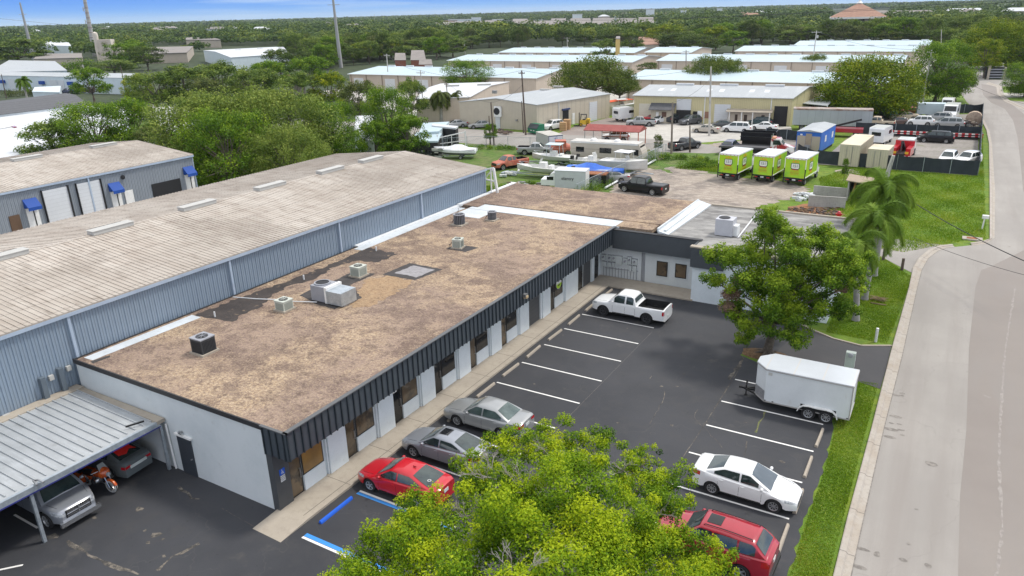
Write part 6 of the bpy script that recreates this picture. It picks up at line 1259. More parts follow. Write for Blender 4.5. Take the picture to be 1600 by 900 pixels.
# ---------------------------------------------------------------- boats
def boat(label,px_,py_,L,W,rz,hullm,kind='open',z0=.55,coverm=None,group='boats on trailers'):
    t=thing('boat',label,'boat',(0,0,0),0,group); mb=MB(); n=12; ri=[]
    H=1.0 if kind!='big' else 1.5
    for i in range(n+1):
        s=i/n; x=-L/2+L*s; wd=W/2*min(1,(1-max(0,(s-.45)/.55)**2.2))+.02; dk=z0+H*(.8+.28*s*s); kz=z0+.35*max(0,(s-.6)/.4)**2
        o=len(mb.v); ri.append(o)
        for y,z in ((0,kz),(wd*.75,kz+.32),(wd,dk),(wd*.86,dk+.01),(wd*.8,dk-.35 if kind=='open' and s<.8 else dk+.03),(0,dk-.38 if kind=='open' and s<.8 else dk+.06)): mb.v.append((x,y,z))
        for y,z in ((wd*.8,dk-.35 if kind=='open' and s<.8 else dk+.03),(wd*.86,dk+.01),(wd,dk),(wd*.75,kz+.32)): mb.v.append((x,-y,z))
    for i in range(n):
        for k in range(10): mb.f.append((ri[i]+k,ri[i]+(k+1)%10,ri[i+1]+(k+1)%10,ri[i+1]+k)); mb.m.append(0)
    mb.f.append(tuple(ri[0]+k for k in range(10))[::-1]); mb.m.append(0); mb.f.append(tuple(ri[-1]+k for k in range(10))); mb.m.append(0)
    mb.build('hull',hullm,t,smooth=35,local=True)
    if kind=='cover':
        mb=MB(); ri=[]; rg=random.Random(3)
        for i in range(n+1):
            s=i/n; x=-L/2-.1+(L+.25)*s; wd=W/2*min(1,(1-max(0,(s-.45)/.55)**2.2))+.10; dk=z0+H*(.8+.28*s*s)-.18; top=dk+.35+.55*math.exp(-((s-.42)/.22)**2)+rg.uniform(-.05,.05)
            ri.append(len(mb.v)); 
            for y,z in ((-wd,dk-.25),(-wd,dk+.12),(-wd*.5,(top*.6+dk*.4)+rg.uniform(-.04,.04)),(0,top),(wd*.5,(top*.6+dk*.4)+rg.uniform(-.04,.04)),(wd,dk+.12),(wd,dk-.25)): mb.v.append((x,y,z))
        for i in range(n):
            for k in range(6): mb.f.append((ri[i]+k,ri[i]+k+1,ri[i+1]+k+1,ri[i+1]+k)); mb.m.append(0)
        mb.f.append(tuple(ri[0]+k for k in range(7))); mb.m.append(0)
        mb.build('boat_cover',coverm,t,local=True,smooth=25)
    else:
        mb=MB(); mb.bx(-.4,.5,-.45,.45,z0+.5,z0+1.45); mb.add([(.5,-.5,z0+1.4),(.5,.5,z0+1.4),(.25,.45,z0+1.95),(.25,-.45,z0+1.95)],[(0,1,2,3),(3,2,1,0)]); mb.bx(-1.3,-.8,-.5,.5,z0+.5,z0+1.1); mb.build('console',m_whiteplastic,t,local=True)
        if kind=='top' or kind=='big': mb=MB(); mb.bx(-1.2,1.0,-.95,.95,z0+2.4,z0+2.48,0); [mb.tube([(x,y,z0+.8),(x*.9,y*.9,z0+2.4)],.03,6) for x in (-1.1,.9) for y in (-.85,.85)]; mb.build('hard_top',LM('pale_top',(.5,.6,.62),rough=.5) if kind=='top' else m_whiteplastic,t,local=True)
        mb=MB(); mb.bx(-L/2-.45,-L/2-.05,-.2,.2,z0+.5,z0+1.15); mb.bx(-L/2-.35,-L/2-.2,-.06,.06,z0-.3,z0+.5); mb.build('outboard_motor',m_trim,t,local=True)
        mb=MB(); [mb.tube([(L*.2,s*W*.38,z0+1.0),(L*.38,s*W*.22,z0+1.3),(L*.47,0,z0+1.4)],.02,6) for s in (-1,1)]; mb.build('bow_rail',m_chrome,t,local=True)
    mb=MB(); mb.bar((-L/2+.3,-.6,.4),(L*.3,-.6,.4),.1); mb.bar((-L/2+.3,.6,.4),(L*.3,.6,.4),.1); mb.bar((L*.3,-.6,.4),(L/2+.9,0,.4),.1); mb.bar((L*.3,.6,.4),(L/2+.9,0,.4),.1); mb.bar((-L*.15,-W*.45,.35),(-L*.15,W*.45,.35),.1); mb.bar((-L*.1,0,.4),(-L*.1,0,z0+.1),.1); mb.build('boat_trailer',m_galv,t,local=True)
    add_wheels(t,[-L*.15],W*.95,.3,.2,'steel'); g=G(px_,py_); place(t,(g.x,g.y,0),rz); return t
m_hull=LM('white_hull',(.66,.66,.63),[('n',.8,.4,.7,(.56,.56,.53)),('s',2,.9,.95,(.4,.4,.38,.5),(.5,1,1))],rough=.3,coat=.3)
m_bluetarp=LM('blue_tarp',(.035,.16,.62),[('n',1.4,.4,.65,(.02,.10,.48)),('n',3,.6,.75,(.10,.28,.75,.6))],rough=.4)
m_whtarp=LM('white_tarp',(.70,.72,.73),[('n',1.5,.4,.65,(.58,.6,.62))],rough=.5)
boat('white open fishing boat on a trailer, nose left, in the middle of the boat yard',850,277,7.6,2.5,R_(187),m_hull)
boat('white boat with a pale hard top beside the orange pickup truck',866,258,6.5,2.4,R_(190),m_hull,'top')
boat('boat wrapped in a crumpled bright blue tarp on its trailer',930,280,8.0,2.5,R_(-6),m_hull,'cover',coverm=m_bluetarp)
boat('boat under a white cover on a trailer behind the blue-grey warehouse',712,247,6.2,2.3,R_(205),plain('grey_hull',(.25,.25,.27),.5),'cover',coverm=m_whtarp)
boat('small white speed boat between the blue tarp boat and the motorhome',925,266,6,2.3,R_(-8),m_hull,'open')
boat('white cabin boat with a round roof at the end of the blue tarp boat',976,272,6.5,2.5,R_(-5),m_hull,'big')
boat('grey and white boat stored behind the travel trailer near the cream workshop',971,178,6.5,2.4,R_(40),m_hull,'big')
# teal umbrella-like canopy and clutter
t=thing('garden_umbrella','teal and white striped umbrella standing at the front end of the motorhome','umbrella',(0,0,0)); mb=MB()
for k in range(8):
    a,b=k*math.pi/4,(k+1)*math.pi/4; mb.add([(0,0,2.9),(1.1*math.cos(a),1.1*math.sin(a),2.4),(1.1*math.cos(b),1.1*math.sin(b),2.4)],[(0,1,2)],k%2)
mb.build('canopy',[plain('teal_canvas',(.05,.35,.30),.7),m_whiteplastic],t,local=True); mb=MB(); mb.tube([(0,0,0),(0,0,2.9)],.03,6); mb.build('pole',m_steel,t,local=True); g=G(992,256); place(t,(g.x,g.y,0))
# old red tractor unit
t=thing('old_truck','old orange-red round-fendered truck without wheels behind the white hard-top boat','truck',(0,0,0)); mb=MB(); mb.lathe([(.001,-1.5),(.6,-1.4),(.8,-.6),(.85,.6),(.6,1.4),(.001,1.5)],(0,0,1.1),'x',14); mb.bx(-.8,.8,-.8,.8,1.4,2.3); mb.build('body',P_oldred,t,local=True); add_wheels(t,[-1.0,1.0],1.9,.45,.25,'steel'); g=G(876,243); place(t,(g.x,g.y,0),R_(30))
# dumpster, forklift, pallets, orange container
t=thing('dumpster','dark green dumpster with grey lids on the street corner by the beige workshop','dumpster',(0,0,0)); m_dg=LM('dumpster_green',(.01,.17,.085),[('n',2,.4,.7,(.01,.12,.06))],rough=.5)
mb=MB(); P=[(-.8,.2),(.8,.2),(.95,1.0),(.3,1.75),(-.8,1.75)]; mb.add([(-1.3,y,z) for y,z in P]+[(1.3,y,z) for y,z in P],[tuple(range(5)),tuple(range(5,10))[::-1]]+[(i,5+i,5+(i+1)%5,(i+1)%5) for i in range(5)]); mb.build('body',m_dg,t,local=True)
mb=MB(); mb.add([(-1.25,.98,1.03),(1.25,.98,1.03),(1.25,.32,1.79),(-1.25,.32,1.79)],[(0,1,2,3),(3,2,1,0)]); mb.build('lid',plain('grey_lid',(.10,.12,.13),.6),t,local=True)
mb=MB(); mb.bx(-.5,-.1,.86,.9,.6,.8); mb.bx(.2,.6,.86,.9,.6,.8); mb.build('label_plate',m_whiteplastic,t,local=True); g=G(838,209); place(t,(g.x,g.y,0),R_(160))
t=thing('forklift','yellow and black forklift on the brown yard in front of the beige workshop','forklift',(0,0,0)); m_yel=paint('forklift_yellow',(.65,.42,.03),.5,.1)
mb=MB(); mb.bx(-1.1,.7,-.5,.5,.35,1.15); mb.bx(-1.2,-.5,-.5,.5,.5,1.4); mb.build('body',m_yel,t,local=True,smooth=30)
mb=MB(); [mb.bar((x,y,1.1),(x*.8,y,2.15),.07) for x in (-.6,.6) for y in (-.42,.42)]; mb.bx(-.6,.6,-.5,.5,2.12,2.2); mb.build('overhead_guard',m_trim,t,local=True)
mb=MB(); [mb.bar((.85,y,.1),(.85,y,2.5),.1) for y in (-.35,.35)]; mb.bar((.85,-.35,2.4),(.85,.35,2.4),.08); [mb.bar((.9,y,.1),(1.9,y,.1),.1) for y in (-.25,.25)]; mb.build('mast',m_trim,t,local=True)
mb=MB(); mb.bx(-.3,.2,-.25,.25,1.15,1.3); mb.bx(-.35,-.25,-.25,.25,1.2,1.7); mb.build('seat',m_trim,t,local=True); add_wheels(t,[-.75,.5],1.1,.3,.22,'steel',m_yel); g=G(912,197); place(t,(g.x,g.y,0),R_(200))
for k,(x,y,h) in enumerate(((880,204,1.5),(886,202,1.8))):
    g=G(x,y); mb=MB(); mb.bx(-.6,.6,-.5,.5,.12,h); mb.bx(-.6,.6,-.5,.5,0,.04); [mb.bx(-.6,.6,yy-.05,yy+.05,.04,.12) for yy in (-.45,0,.45)]; o=mb.build('crate',LM('cardboard',(.48,.30,.15),[('n',2,.4,.7,(.38,.23,.11)),('s',2,.9,.95,(.25,.14,.07),(.5,1,1))],rough=.8)); place(o,(g.x,g.y,0),R_(15)); tag(o,('brown crate stack beside the white sport utility car','taller brown crate stack at the open doorway of the beige workshop')[k],'crate')
t=thing('shipping_container','tan container with an orange-red roof beside the beige workshop','container',(0,0,0)); mb=MB(); mb.bx(0,9,-1.2,1.2,0,2.6); mb.build('body',m_beigewall,t,local=True); mb=MB(); mb.bx(-.05,9.05,-1.25,1.25,2.6,2.66); mb.build('roof',paint('orange_roof',(.65,.10,.03),.6,0),t,local=True); mb=MB(); mb.bx(-.03,0,-.1,.8,.05,2.2); mb.build('doorway',m_grill,t,local=True); g=G(935,181); place(t,(g.x,g.y,0),R_(68))
# red metal carport
t=thing('metal_carport','red metal carport on thin posts at the edge of the street behind the motorhome','carport',(0,0,0)); m_cr=LM('barn_red_metal',(.24,.035,.025),[('n',1,.4,.7,(.3,.06,.045)),('s',0,.93,.98,(.15,.02,.015),(.3,1,1))],rough=.5)
mb=MB(); mb.add([(-4.6,-2.3,2.5),(4.6,-2.3,2.5),(4.6,0,3.15),(-4.6,0,3.15),(4.6,2.3,2.5),(-4.6,2.3,2.5),(-4.6,-2.3,2.4),(4.6,-2.3,2.4),(4.6,2.3,2.4),(-4.6,2.3,2.4)],[(0,1,2,3),(3,2,4,5),(0,6,7,1),(5,4,8,9),(1,7,8,4,2),(0,3,5,9,6),(6,9,8,7)]); mb.build('roof',m_cr,t,local=True)
for x in (-4.4,-1.5,1.5,4.4):
    for y in (-2.2,2.2): mb=MB(); mb.bar((x,y,0),(x,y,2.45),.12); mb.build('post',P_oldred if x>0 else m_ventg,t,local=True)
mb=MB(); mb.bar((-3,2.2,.9),(1.5,2.2,.9),.12); mb.bar((-3,2.2,1.5),(1.5,2.2,1.5),.12); mb.build('rail',m_rust,t,local=True); a=G(908,226); b=G(1000,232); place(t,((a.x+b.x)/2,(a.y+b.y)/2+2.0,0),R_(6))
# white gantry, gate frame, small roofs behind the left trees
t=thing('pipe_rack','white angled pipe rack at the end wall of the blue-grey warehouse','rack',(-37,58.6,0)); mb=MB(); 

a=AT(757,265,1,58.6); b=AT(771,262.5,1,58.6); c=AT(777,299,1,58.6); d=AT(757,280,1,58.6); e=AT(772,283,1,58.6)
mb.bar(a,b,.14); mb.bar(b,c,.2); mb.bar(b-Vector((.3,0,0)),(b.x-.3,58.6,0),.1); mb.bar(d,e,.12); mb.bar(d,b,.08); mb.bar(c,(c.x,c.y,0),.2); mb.build('frame',m_whiteplastic,t)
t=thing('tubular_gate','open white tubular gate frame at the street edge left of the covered boat','gate',(0,0,0)); mb=MB(); W_,H_=4.5,3.0
mb.bar((0,0,.3),(W_,0,.3),.14); mb.bar((0,0,H_-.6),(W_,0,H_),.14); mb.bar((0,0,0),(0,0,H_),.16); mb.bar((W_,0,0),(W_,0,H_+.2),.16); mb.bar((W_*.5,0,.3),(W_*.5,0,H_-.3),.1); mb.bar((0,0,1.5),(W_,0,1.7),.1); mb.build('frame',m_whiteplastic,t,local=True); g=G(685,240); place(t,(g.x,g.y,0),R_(50))
def flatb(name,label,pts,z,wallm,roofm,cat='building',group=None,th=.25):
    P=px(pts,z); ar=sum(P[i][0]*P[(i+1)%len(P)][1]-P[(i+1)%len(P)][0]*P[i][1] for i in range(len(P)))
    if ar<0: P=P[::-1]
    cx_=sum(p[0] for p in P)/len(P); cy_=sum(p[1] for p in P)/len(P); t=thing(name,label,cat,(cx_,cy_,0),0,group)
    mb=MB(); Q=[(cx_+(x-cx_)*.985,cy_+(y-cy_)*.985) for x,y in P]; mb.prism(Q,0,z-th); mb.build('wall',wallm,t); mb=MB(); mb.prism(P,z-th,z); mb.build('roof',roofm,t); return t
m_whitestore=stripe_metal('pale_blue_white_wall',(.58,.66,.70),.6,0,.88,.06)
flatb('shed','small shed with a pale blue roof under the trees left of the covered boat',[(655,207),(660,192),(702,190),(686,205)],3.0,m_whitestore,m_whiteroof,'shed')
flatb('canopy_roof','narrow white canopy roof jutting out above the gate frame',[(675,196),(676,193),(716,197),(712,200)],3.2,m_grill,m_brightroof,'canopy')
flatb('shed','dark-walled shed with a pale blue roof behind the white gate frame',[(640,222),(650,207),(690,208),(684,220)],2.6,m_trim,m_whiteroof,'shed')
flatb('flat_roof_house','white flat-roofed building between the leafy trees right of the big tree',[(553,210),(556,181),(588,180),(584,222)],3.6,m_whitewall,m_brightroof)
# ---------------------------------------------------------------- left background buildings
def px_gable(name,label,f0,f1,b1,b0,e,r,wm,rm,**k):
    q=[tuple(G(*p,e)[:2]) for p in (f0,f1,b1,b0)]; return gable(name,label,q,e,r,wm,rm,**k)
px_gable('storage_warehouse','long pale blue-white storage building with small blue awnings at far left',(-60,117),(216,122.5),(206,115),(-60,112),4.8,5.4,m_whitestore,m_greymetalroof,cat='warehouse',vents=[])
LS=COL.objects[-1]
st_=[o for o in COL.objects if o.get('label','').startswith('long pale blue-white storage')][0]
q0=G(-60,117,4.8); q1=G(216,122.5,4.8); dd=Vector((q1.x-q0.x,q1.y-q0.y)).normalized(); nn=Vector((dd.y,-dd.x))
def onst(x): 
    d=_ray(x,145); n=nn; t_=(n.dot(Vector((q0.x,q0.y))))/(n.x*d[0]+n.y*d[1]); P=Vector((d[0]*t_,d[1]*t_)); return (P-Vector((q0.x,q0.y))).dot(dd)
for a,b in ((18,27),(29,38),(82,93),(94,104)): wall_panel(st_,'roll_up_door',m_rolldoor,(q0.x,q0.y),dd,nn,onst(a),onst(b),0,3.8,.1)
for x in (10,71,115,215): s=onst(x); wall_panel(st_,'awning',m_blue,(q0.x,q0.y),dd,nn,s-1,s+1,2.4,3.4,.9)
flatb('flat_roof_store','wide flat grey-roofed store behind the tall steel pole at far left',[(-20,113),(14,94),(86,95.5),(105,110)],5.2,m_whitestore,m_greymetalroof)
flatb('low_wall_building','low pale blue building beside the dark blue pickup at far left',[(50,143),(54,136),(95,134),(93,144)],2.5,m_whitestore,m_whitestore)
px_gable('office_house','building with a charcoal shingle roof and white edge at far left',(-40,184),(137,163),(101,146),(-40,163),3.8,4.6,m_whitewall,m_shingle,cat='building')
flatb('white_roof_building','large bright white flat-roofed building below the charcoal shingle roof',[(-30,195),(-30,187),(137,165),(200,172),(205,190),(60,245),(-30,262)],3.4,m_whitewall,m_brightroof,th=.3)
t=thing('roof_parapet_sign','red and white arrow-shaped sign lying on the white roof at far left','sign',(0,0,0)); g=G(20,197,3.5); mb=MB(); mb.bar((0,0,.1),(2.2,.9,.1),.5,ht=.1); mb.build('red_arm',P_crim,t,local=True); mb=MB(); mb.bar((0,0,.1),(2.6,-1.4,.12),.45,ht=.1); mb.build('white_arm',m_whiteplastic,t,local=True); place(t,(g.x,g.y,3.42),R_(-40))
t,q,dx,dy=px_gable('hut','brown timber hut with a grey roof in front of the white roof at far left',(5,228),(58,235),(90,216),(22,219),2.6,3.3,m_woodfence,m_greymetalroof,cat='hut')
t,q,dx,dy=px_gable('hut','grey roofed hut at the left edge above the cream warehouse roof',(-40,257),(35,256),(58,246),(-30,243),2.4,3.1,m_woodfence,m_greyroof,cat='hut')
flatb('flat_roof_store','pale roofed store between the leafy trees beside the light pole',[(245,215),(236,170),(258,165),(300,172),(290,205)],3.2,m_whitestore,LM('pale_dirty_roof',(.55,.56,.56),[('n',.5,.4,.6,(.45,.44,.42))],rough=.7))
px_gable('white_warehouse','white warehouse with bright roof beyond the trees left of the big steel pole',(361,90),(450,84),(440,73),(318,79),5.5,6.4,m_whitestore,m_brightroof,cat='warehouse',vents=[12,24,36])
flatb('far_store','pale brown roofed store beyond the leafy trees at upper left',[(226,84),(228,74),(302,72),(292,82)],5,m_tanwall,m_drab)
flatb('far_store','long pale store behind the sculpted tower',[(290,62),(291,56),(330,57),(345,62)],6,m_tanwall,m_drab)
px_gable('far_warehouse','white roofed warehouse behind the tall steel pole at far left',(40,70),(112,72),(96,59),(38,62),6,8,m_whitestore,m_brightroof,cat='warehouse')
flatb('far_store','low tan store behind the flat grey-roofed store at far left',[(52,92),(60,84),(128,83),(128,90)],5,m_tanwall,m_drab)
# sculpted pale tower (climbing wall like)
t=thing('rock_tower','pale sculpted rock-like tower with a rounded horn among the trees at far left','tower',(0,0,0)); m_rock=LM('pale_rock',(.60,.55,.47),[('n',.2,.4,.65,(.5,.44,.37))],rough=.9)
mb=MB(); mb.prism([(-5,-3),(5,-3),(4.5,3),(-4.5,3)],0,13,0); mb.lathe([(1.4,0),(1.7,8),(1.3,12),(1.7,15),(1.5,16.5),(.001,17.2)],(-4.8,-2,0),n=12); mb.lathe([(3.5,0),(2.6,5),(3.0,8),(1.0,8.5),(.001,8.6)],(8,0,0),n=10); mb.build('body',m_rock,t,local=True,smooth=50); g=G(172,100); place(t,(g.x,g.y,0),R_(30)); t.scale=(.8,.8,.95)
# houses beyond the storage row
t,q,dx,dy=px_gable('house','small brick house with grey hip-like roof beyond the storage warehouses, left one',(617,94),(634,94),(632,88),(620,88),3.6,5.6,m_brick,m_drab,cat='house')
t,q,dx,dy=px_gable('house','small brick house with grey roof beyond the storage warehouses, right one',(642,94),(665,94),(660,86),(646,86),3.8,6.6,m_brick,m_drab,cat='house')
px_gable('house','low red brick house at the edge of the woods beyond the pale blue roofs',(655,101),(675,101),(673,97),(657,97),3,4.4,m_brick,m_drab,cat='house')
px_gable('house','reddish roofed house hidden between the trees left of the storage rows',(446,130),(476,132),(471,124),(450,124),3,4.8,m_tanwall,m_terrac,cat='house')
px_gable('house','brown tile roofed house group behind the third storage row',(996,70),(1030,70),(1026,62),(1000,62),3.4,6,m_tanwall,m_terrac,cat='house')
flatb('flat_roof_house','narrow tan tower-like house above the trees behind the storage rows',[(962,60),(963,56.5),(969,56.5),(969,60)],11,LM('ochre_wall',(.5,.34,.12),rough=.8),m_drab)
# long terrace of drab roofs
rgx=random.Random(12); 
for i,(xa,ya,wd) in enumerate([(690,43,34),(722,42.5,36),(757,41,30),(800,41.5,32),(830,43,32),(862,43,30),(890,38,34),(925,38,36),(962,39,34),(996,37,26),(655,45,34),(800,38,26),(860,37.5,26)]):
    px_gable('terrace_house','grey-brown roofed terrace house '+('at the left end of','second from left in','third from left in','left of the middle of','in the middle of','right of the middle of','above the right part of','fourth from right in','third from right in','at the right end of','before the left end of','behind the middle of','behind the right part of')[i]+' the long far row',(xa,ya),(xa+wd,ya+.2),(xa+wd-3,ya-4),(xa+3,ya-4),4,10,m_tanwall,m_drab,cat='house',group='long row of grey roofed houses')
for i,(xa,ya,wd,h,c,lb) in enumerate([(702,30,45,14,m_brightroof,'long white building on the horizon left of centre'),(737,27,14,17,m_brightroof,'taller white block in the middle of the long white building'),(678,38,35,8,m_terrac,'pink roofed low building before the long white building'),(604,46,15,7,LM('yellow_panel',(.7,.5,.08),rough=.7),'yellow fronted building among the far trees'),(770,34,16,9,m_brightroof,'small pale building right of the long white building'),(1010,14,12,14,m_brightroof,'white far building above the woods near the power lines'),(950,26,16,11,m_brightroof,'pale low building in the distance beyond the terrace roofs'),(1064,16,8,13,m_brightroof,'small white far building right of the power line'),(1121,13,7,15,m_brightroof,'tiny white tower block on the far horizon'),(1086,35,26,9,m_drab,'grey gabled hall between the trees behind the storage rows'),(1010,30,14,9,m_brightroof,'white gabled far house below the power lines'),(895,22,14,12,m_brightroof,'pale far building near the dark pines on the horizon')]):
    D={19:900}.get(i,1500); d=_ray(xa+wd/2,ya); k_=D/math.hypot(d[0],d[1]); X_,Y_=d[0]*k_,d[1]*k_; ht=max(8,min(19.5,CAMH+d[2]*k_)); w2=wd*D/FPX/2
    t=thing('far_building',lb,'building',(X_,Y_,0),math.atan2(d[1],d[0])-math.pi/2); mb=MB(); mb.bx(-w2,w2,-12,12,0,ht-1); mb.build('wall',m_whitewall if c is m_brightroof else c,t,local=True); mb=MB(); mb.bx(-w2-.5,w2+.5,-12.5,12.5,ht-1,ht); mb.build('roof',c,t,local=True)
# pavilion with pyramid roof
c=AT(1341,22,1,620.); t=thing('pavilion','large pavilion with a brown pyramid roof and white eave and finial above the woods','building',(c.x,c.y,0)); k=math.pi/4
W_=18.5; ze=11; mb=MB(); mb.add([(-W_,-W_,ze),(W_,-W_,ze),(W_,W_,ze),(-W_,W_,ze),(0,0,ze+9.5)],[(0,1,4),(1,2,4),(2,3,4),(3,0,4),(0,3,2,1)]); mb.build('roof',m_terrac,t,local=True)
mb=MB(); mb.bx(-W_-.3,W_+.3,-W_-.3,W_+.3,ze-1.3,ze-.01); mb.build('eave',m_whiteplastic,t,local=True); mb=MB(); mb.bx(-W_+3,W_-3,-W_+3,W_-3,0,ze-1.3); mb.build('wall',m_tanwall,t,local=True)
mb=MB(); mb.lathe([(2.2,0),(.8,1.5),(.5,3),(.15,7),(.001,7.5)],(0,0,ze+9),n=10); mb.build('finial',m_whiteplastic,t,local=True); t.rotation_euler=(0,0,R_(8))
mb=MB(); mb.add([(8,-26,5.5),(32,-26,5.5),(32,-6,5.5),(8,-6,5.5),(20,-16,10)],[(0,1,4),(1,2,4),(2,3,4),(3,0,4)]); mb.bx(10,30,-24,-8,0,5.4); mb.build('annex',m_terrac,t,local=True)
# ================================================================ FENCES, WALLS
m_screen=LM('black_privacy_screen',(.022,.030,.036),[('n',.6,.4,.7,(.035,.045,.052)),('n',4,.55,.75,(.015,.02,.024,.6))],rough=.85)
def fence(label,pts,h=1.9,screen=m_screen,step=3.0,sag=.08,name='screened_fence',gapmesh=False,th=.03,z0=.05):
    pts=[Vector(p[:2]) for p in pts]; c=pts[0]; t=thing(name,label,'fence',(c.x,c.y,0)); rgf=random.Random(len(pts)*7+int(abs(c.x)))
    for a,b in zip(pts,pts[1:]):
        L=(b-a).length; n=max(1,round(L/step))
        for k in range(n+1):
            p=a.lerp(b,k/n); mb=MB(); mb.tube([(p.x,p.y,0),(p.x,p.y,h+.12)],.04,6); mb.build('post',m_galv,t)
        mb=MB()
        if gapmesh:
            d=(b-a).normalized(); k=0.
            while k<L: p=a+d*k; q=a+d*min(L,k+h*.9); mb.bar((*p,z0),(*q,min(h,z0+(q-p).length)),.012); mb.bar((*q,z0),(*p,h),.012); k+=.28
            mb.bar((*a,h),(*b,h),.05)
        else:
            m=n*6; d=(b-a).normalized(); nr=Vector((-d.y,d.x)); vs=[]
            for k in range(m+1):
                p=a.lerp(b,k/m); w_=.06+.05*math.sin(k*1.7); tz=h-abs(math.sin(math.pi*k/6))*sag*rgf.uniform(.6,1.4)
                for z in (z0,(h+z0)/2,tz): q=p+nr*(w_ if z==(h+z0)/2 else .045); vs.append((q.x,q.y,z))
            mb.add(vs,[(3*i+j,3*i+3+j,3*i+4+j,3*i+1+j) for i in range(m) for j in (0,1)]); 
        mb.build('wire_mesh' if gapmesh else 'screen',m_galv if gapmesh else screen,t)
    return t
A0=G(1275,256);A1=G(1527,275);A2=G(1534,177);A3=G(1345,176);M0=G(1335,209);M1=G(1531,217)
fence('dark screen fence along the lawn, nearest side of the screened yard',[A0,G(1400,266),A1])
fence('dark screen fence at the right side of the screened yard next to the road',[A1,G(1531,217),A2])
fence('sagging black screen fence at the back of the screened yard before the lawn island',[A3,G(1450,178),A2],1.8,sag=.2)
fence('black screen fence through the middle of the yard behind the black minivan',[M0,M1],1.9)
fence('black screen fence stretch left of the blue site office',[G(1196,216),G(1262,222)],1.7)
fence('dark screen fence stretch between the site office and the long cream container',[G(1245,243),A0],1.7)
fence('chain-link fence along the street in front of the boat yard',[G(650,243),G(700,233),G(760,230),G(900,236),G(1000,243),G(1040,245)],1.8,gapmesh=True,name='chain_link_fence',step=4)
fence('overgrown chain-link fence running diagonally between the boat yard and the sandy yard',[G(1035,246),G(985,272),G(925,300),G(900,312)],1.8,gapmesh=True,name='chain_link_fence')
a,b=G(1024,253),G(946,297); mb=MB(); mb.tube([(a.x,a.y,.3),(b.x,b.y,.3)],.13,8); tag(mb.build('fallen_pole',m_vent),'long white pole lying on the ground along the overgrown fence','pole')
# concrete block enclosure, shed, retaining wall
t=thing('block_wall','low grey concrete block enclosure behind the flat roof of the office wing','wall',(0,0,0)); a,b=G(1262,322),G(1320,326); 
mb=MB(); mb.bar((a.x,a.y,.6),(b.x,b.y,.6),.2,ht=1.2); c,d=G(1270,306),G(1326,311); mb.bar((c.x,c.y,.6),(d.x,d.y,.6),.2,ht=1.2); mb.build('wall',m_block,t)
t=thing('garden_shed','small grey shed with a slanted tan roof and dark opening behind the palms','shed',(0,0,0)); g=G(1340,312); x,y=g.x,g.y
mb=MB(); mb.bx(x-1.1,x-.95,y-1,y+1,0,2.3); mb.bx(x+.95,x+1.1,y-1,y+1,0,2.0); mb.bx(x-1.1,x+1.1,y+.9,y+1,0,2.1); mb.build('wall',m_block,t); mb=MB(); mb.add([(x-1.3,y-1.3,2.35),(x+1.3,y-1.3,2.1),(x+1.3,y+1.3,2.3),(x-1.3,y+1.3,2.55),(x-1.3,y-1.3,2.25),(x+1.3,y-1.3,2.0),(x+1.3,y+1.3,2.2),(x-1.3,y+1.3,2.45)],[(0,1,2,3),(7,6,5,4),(0,4,5,1),(1,5,6,2),(3,7,4,0)]); mb.build('roof',plain('tan_board',(.34,.27,.2),.9),t); mb=MB(); mb.bx(x-.9,x+.9,y+.5,y+.6,0,1.9); mb.build('interior',m_grill,t); mb=MB(); mb.bar((x-.6,y-.9,0),(x-.4,y-.2,2.0),.15); mb.build('leaning_board',plain('orange_timber',(.4,.2,.07),.8),t)
mb=MB(); rgr=random.Random(4)
for k in range(26):
    g=G(rgr.uniform(1240,1272),rgr.uniform(303,314)); mb.box((g.x,g.y,rgr.uniform(.05,.35)),(rgr.uniform(.3,.9),rgr.uniform(.2,.5),rgr.uniform(.1,.3)),0,rgr.uniform(0,3))
tag(mb.build('rubble_heap',m_brightroof),'heap of broken white concrete pieces beside the block enclosure','rubble',kind='stuff')
mb=MB()
for k in range(240):
    g=G(rgr.uniform(1232,1310),rgr.uniform(325,337)); s=rgr.uniform(.05,.22); mb.box((g.x,g.y,s*.3),(s*1.6,s,s),rgr.randint(0,1),rgr.uniform(0,3))
tag(mb.build('rubble_heap',[m_mulch,plain('dark_rubble',(.09,.07,.065),.9)]),'strip of brown rubble and mulch behind the flat roof','rubble',kind='stuff')
sheet('soil_strip',px([(1235,322),(1262,318),(1318,330),(1316,342),(1228,338)]),.007,LM('orange_soil',(.30,.13,.05),[('n',1,.4,.65,(.16,.10,.07)),('n',5,.5,.7,(.36,.18,.08,.7))],rough=1),amp=.3,seed=31)
mb=MB(); g=G(1310,341); mb.lathe([(.22,0),(.2,.5),(.14,.7),(.001,.8)],(g.x,g.y,0),n=10); mb.bx(g.x-.3,g.x+.3,g.y-.08,g.y+.08,.35,.5); tag(mb.build('fire_hydrant',P_red),'red hydrant standing behind the flat roof corner','hydrant')
mb=MB(); mb.tube([(-5.2,57.5,0),(-5.0,57.5,3.6),(-4.9,57.4,3.8)],.09,8); tag(mb.build('drain_pipe',m_whiteplastic),'white pipe standing against the right wall of the office wing','pipe')
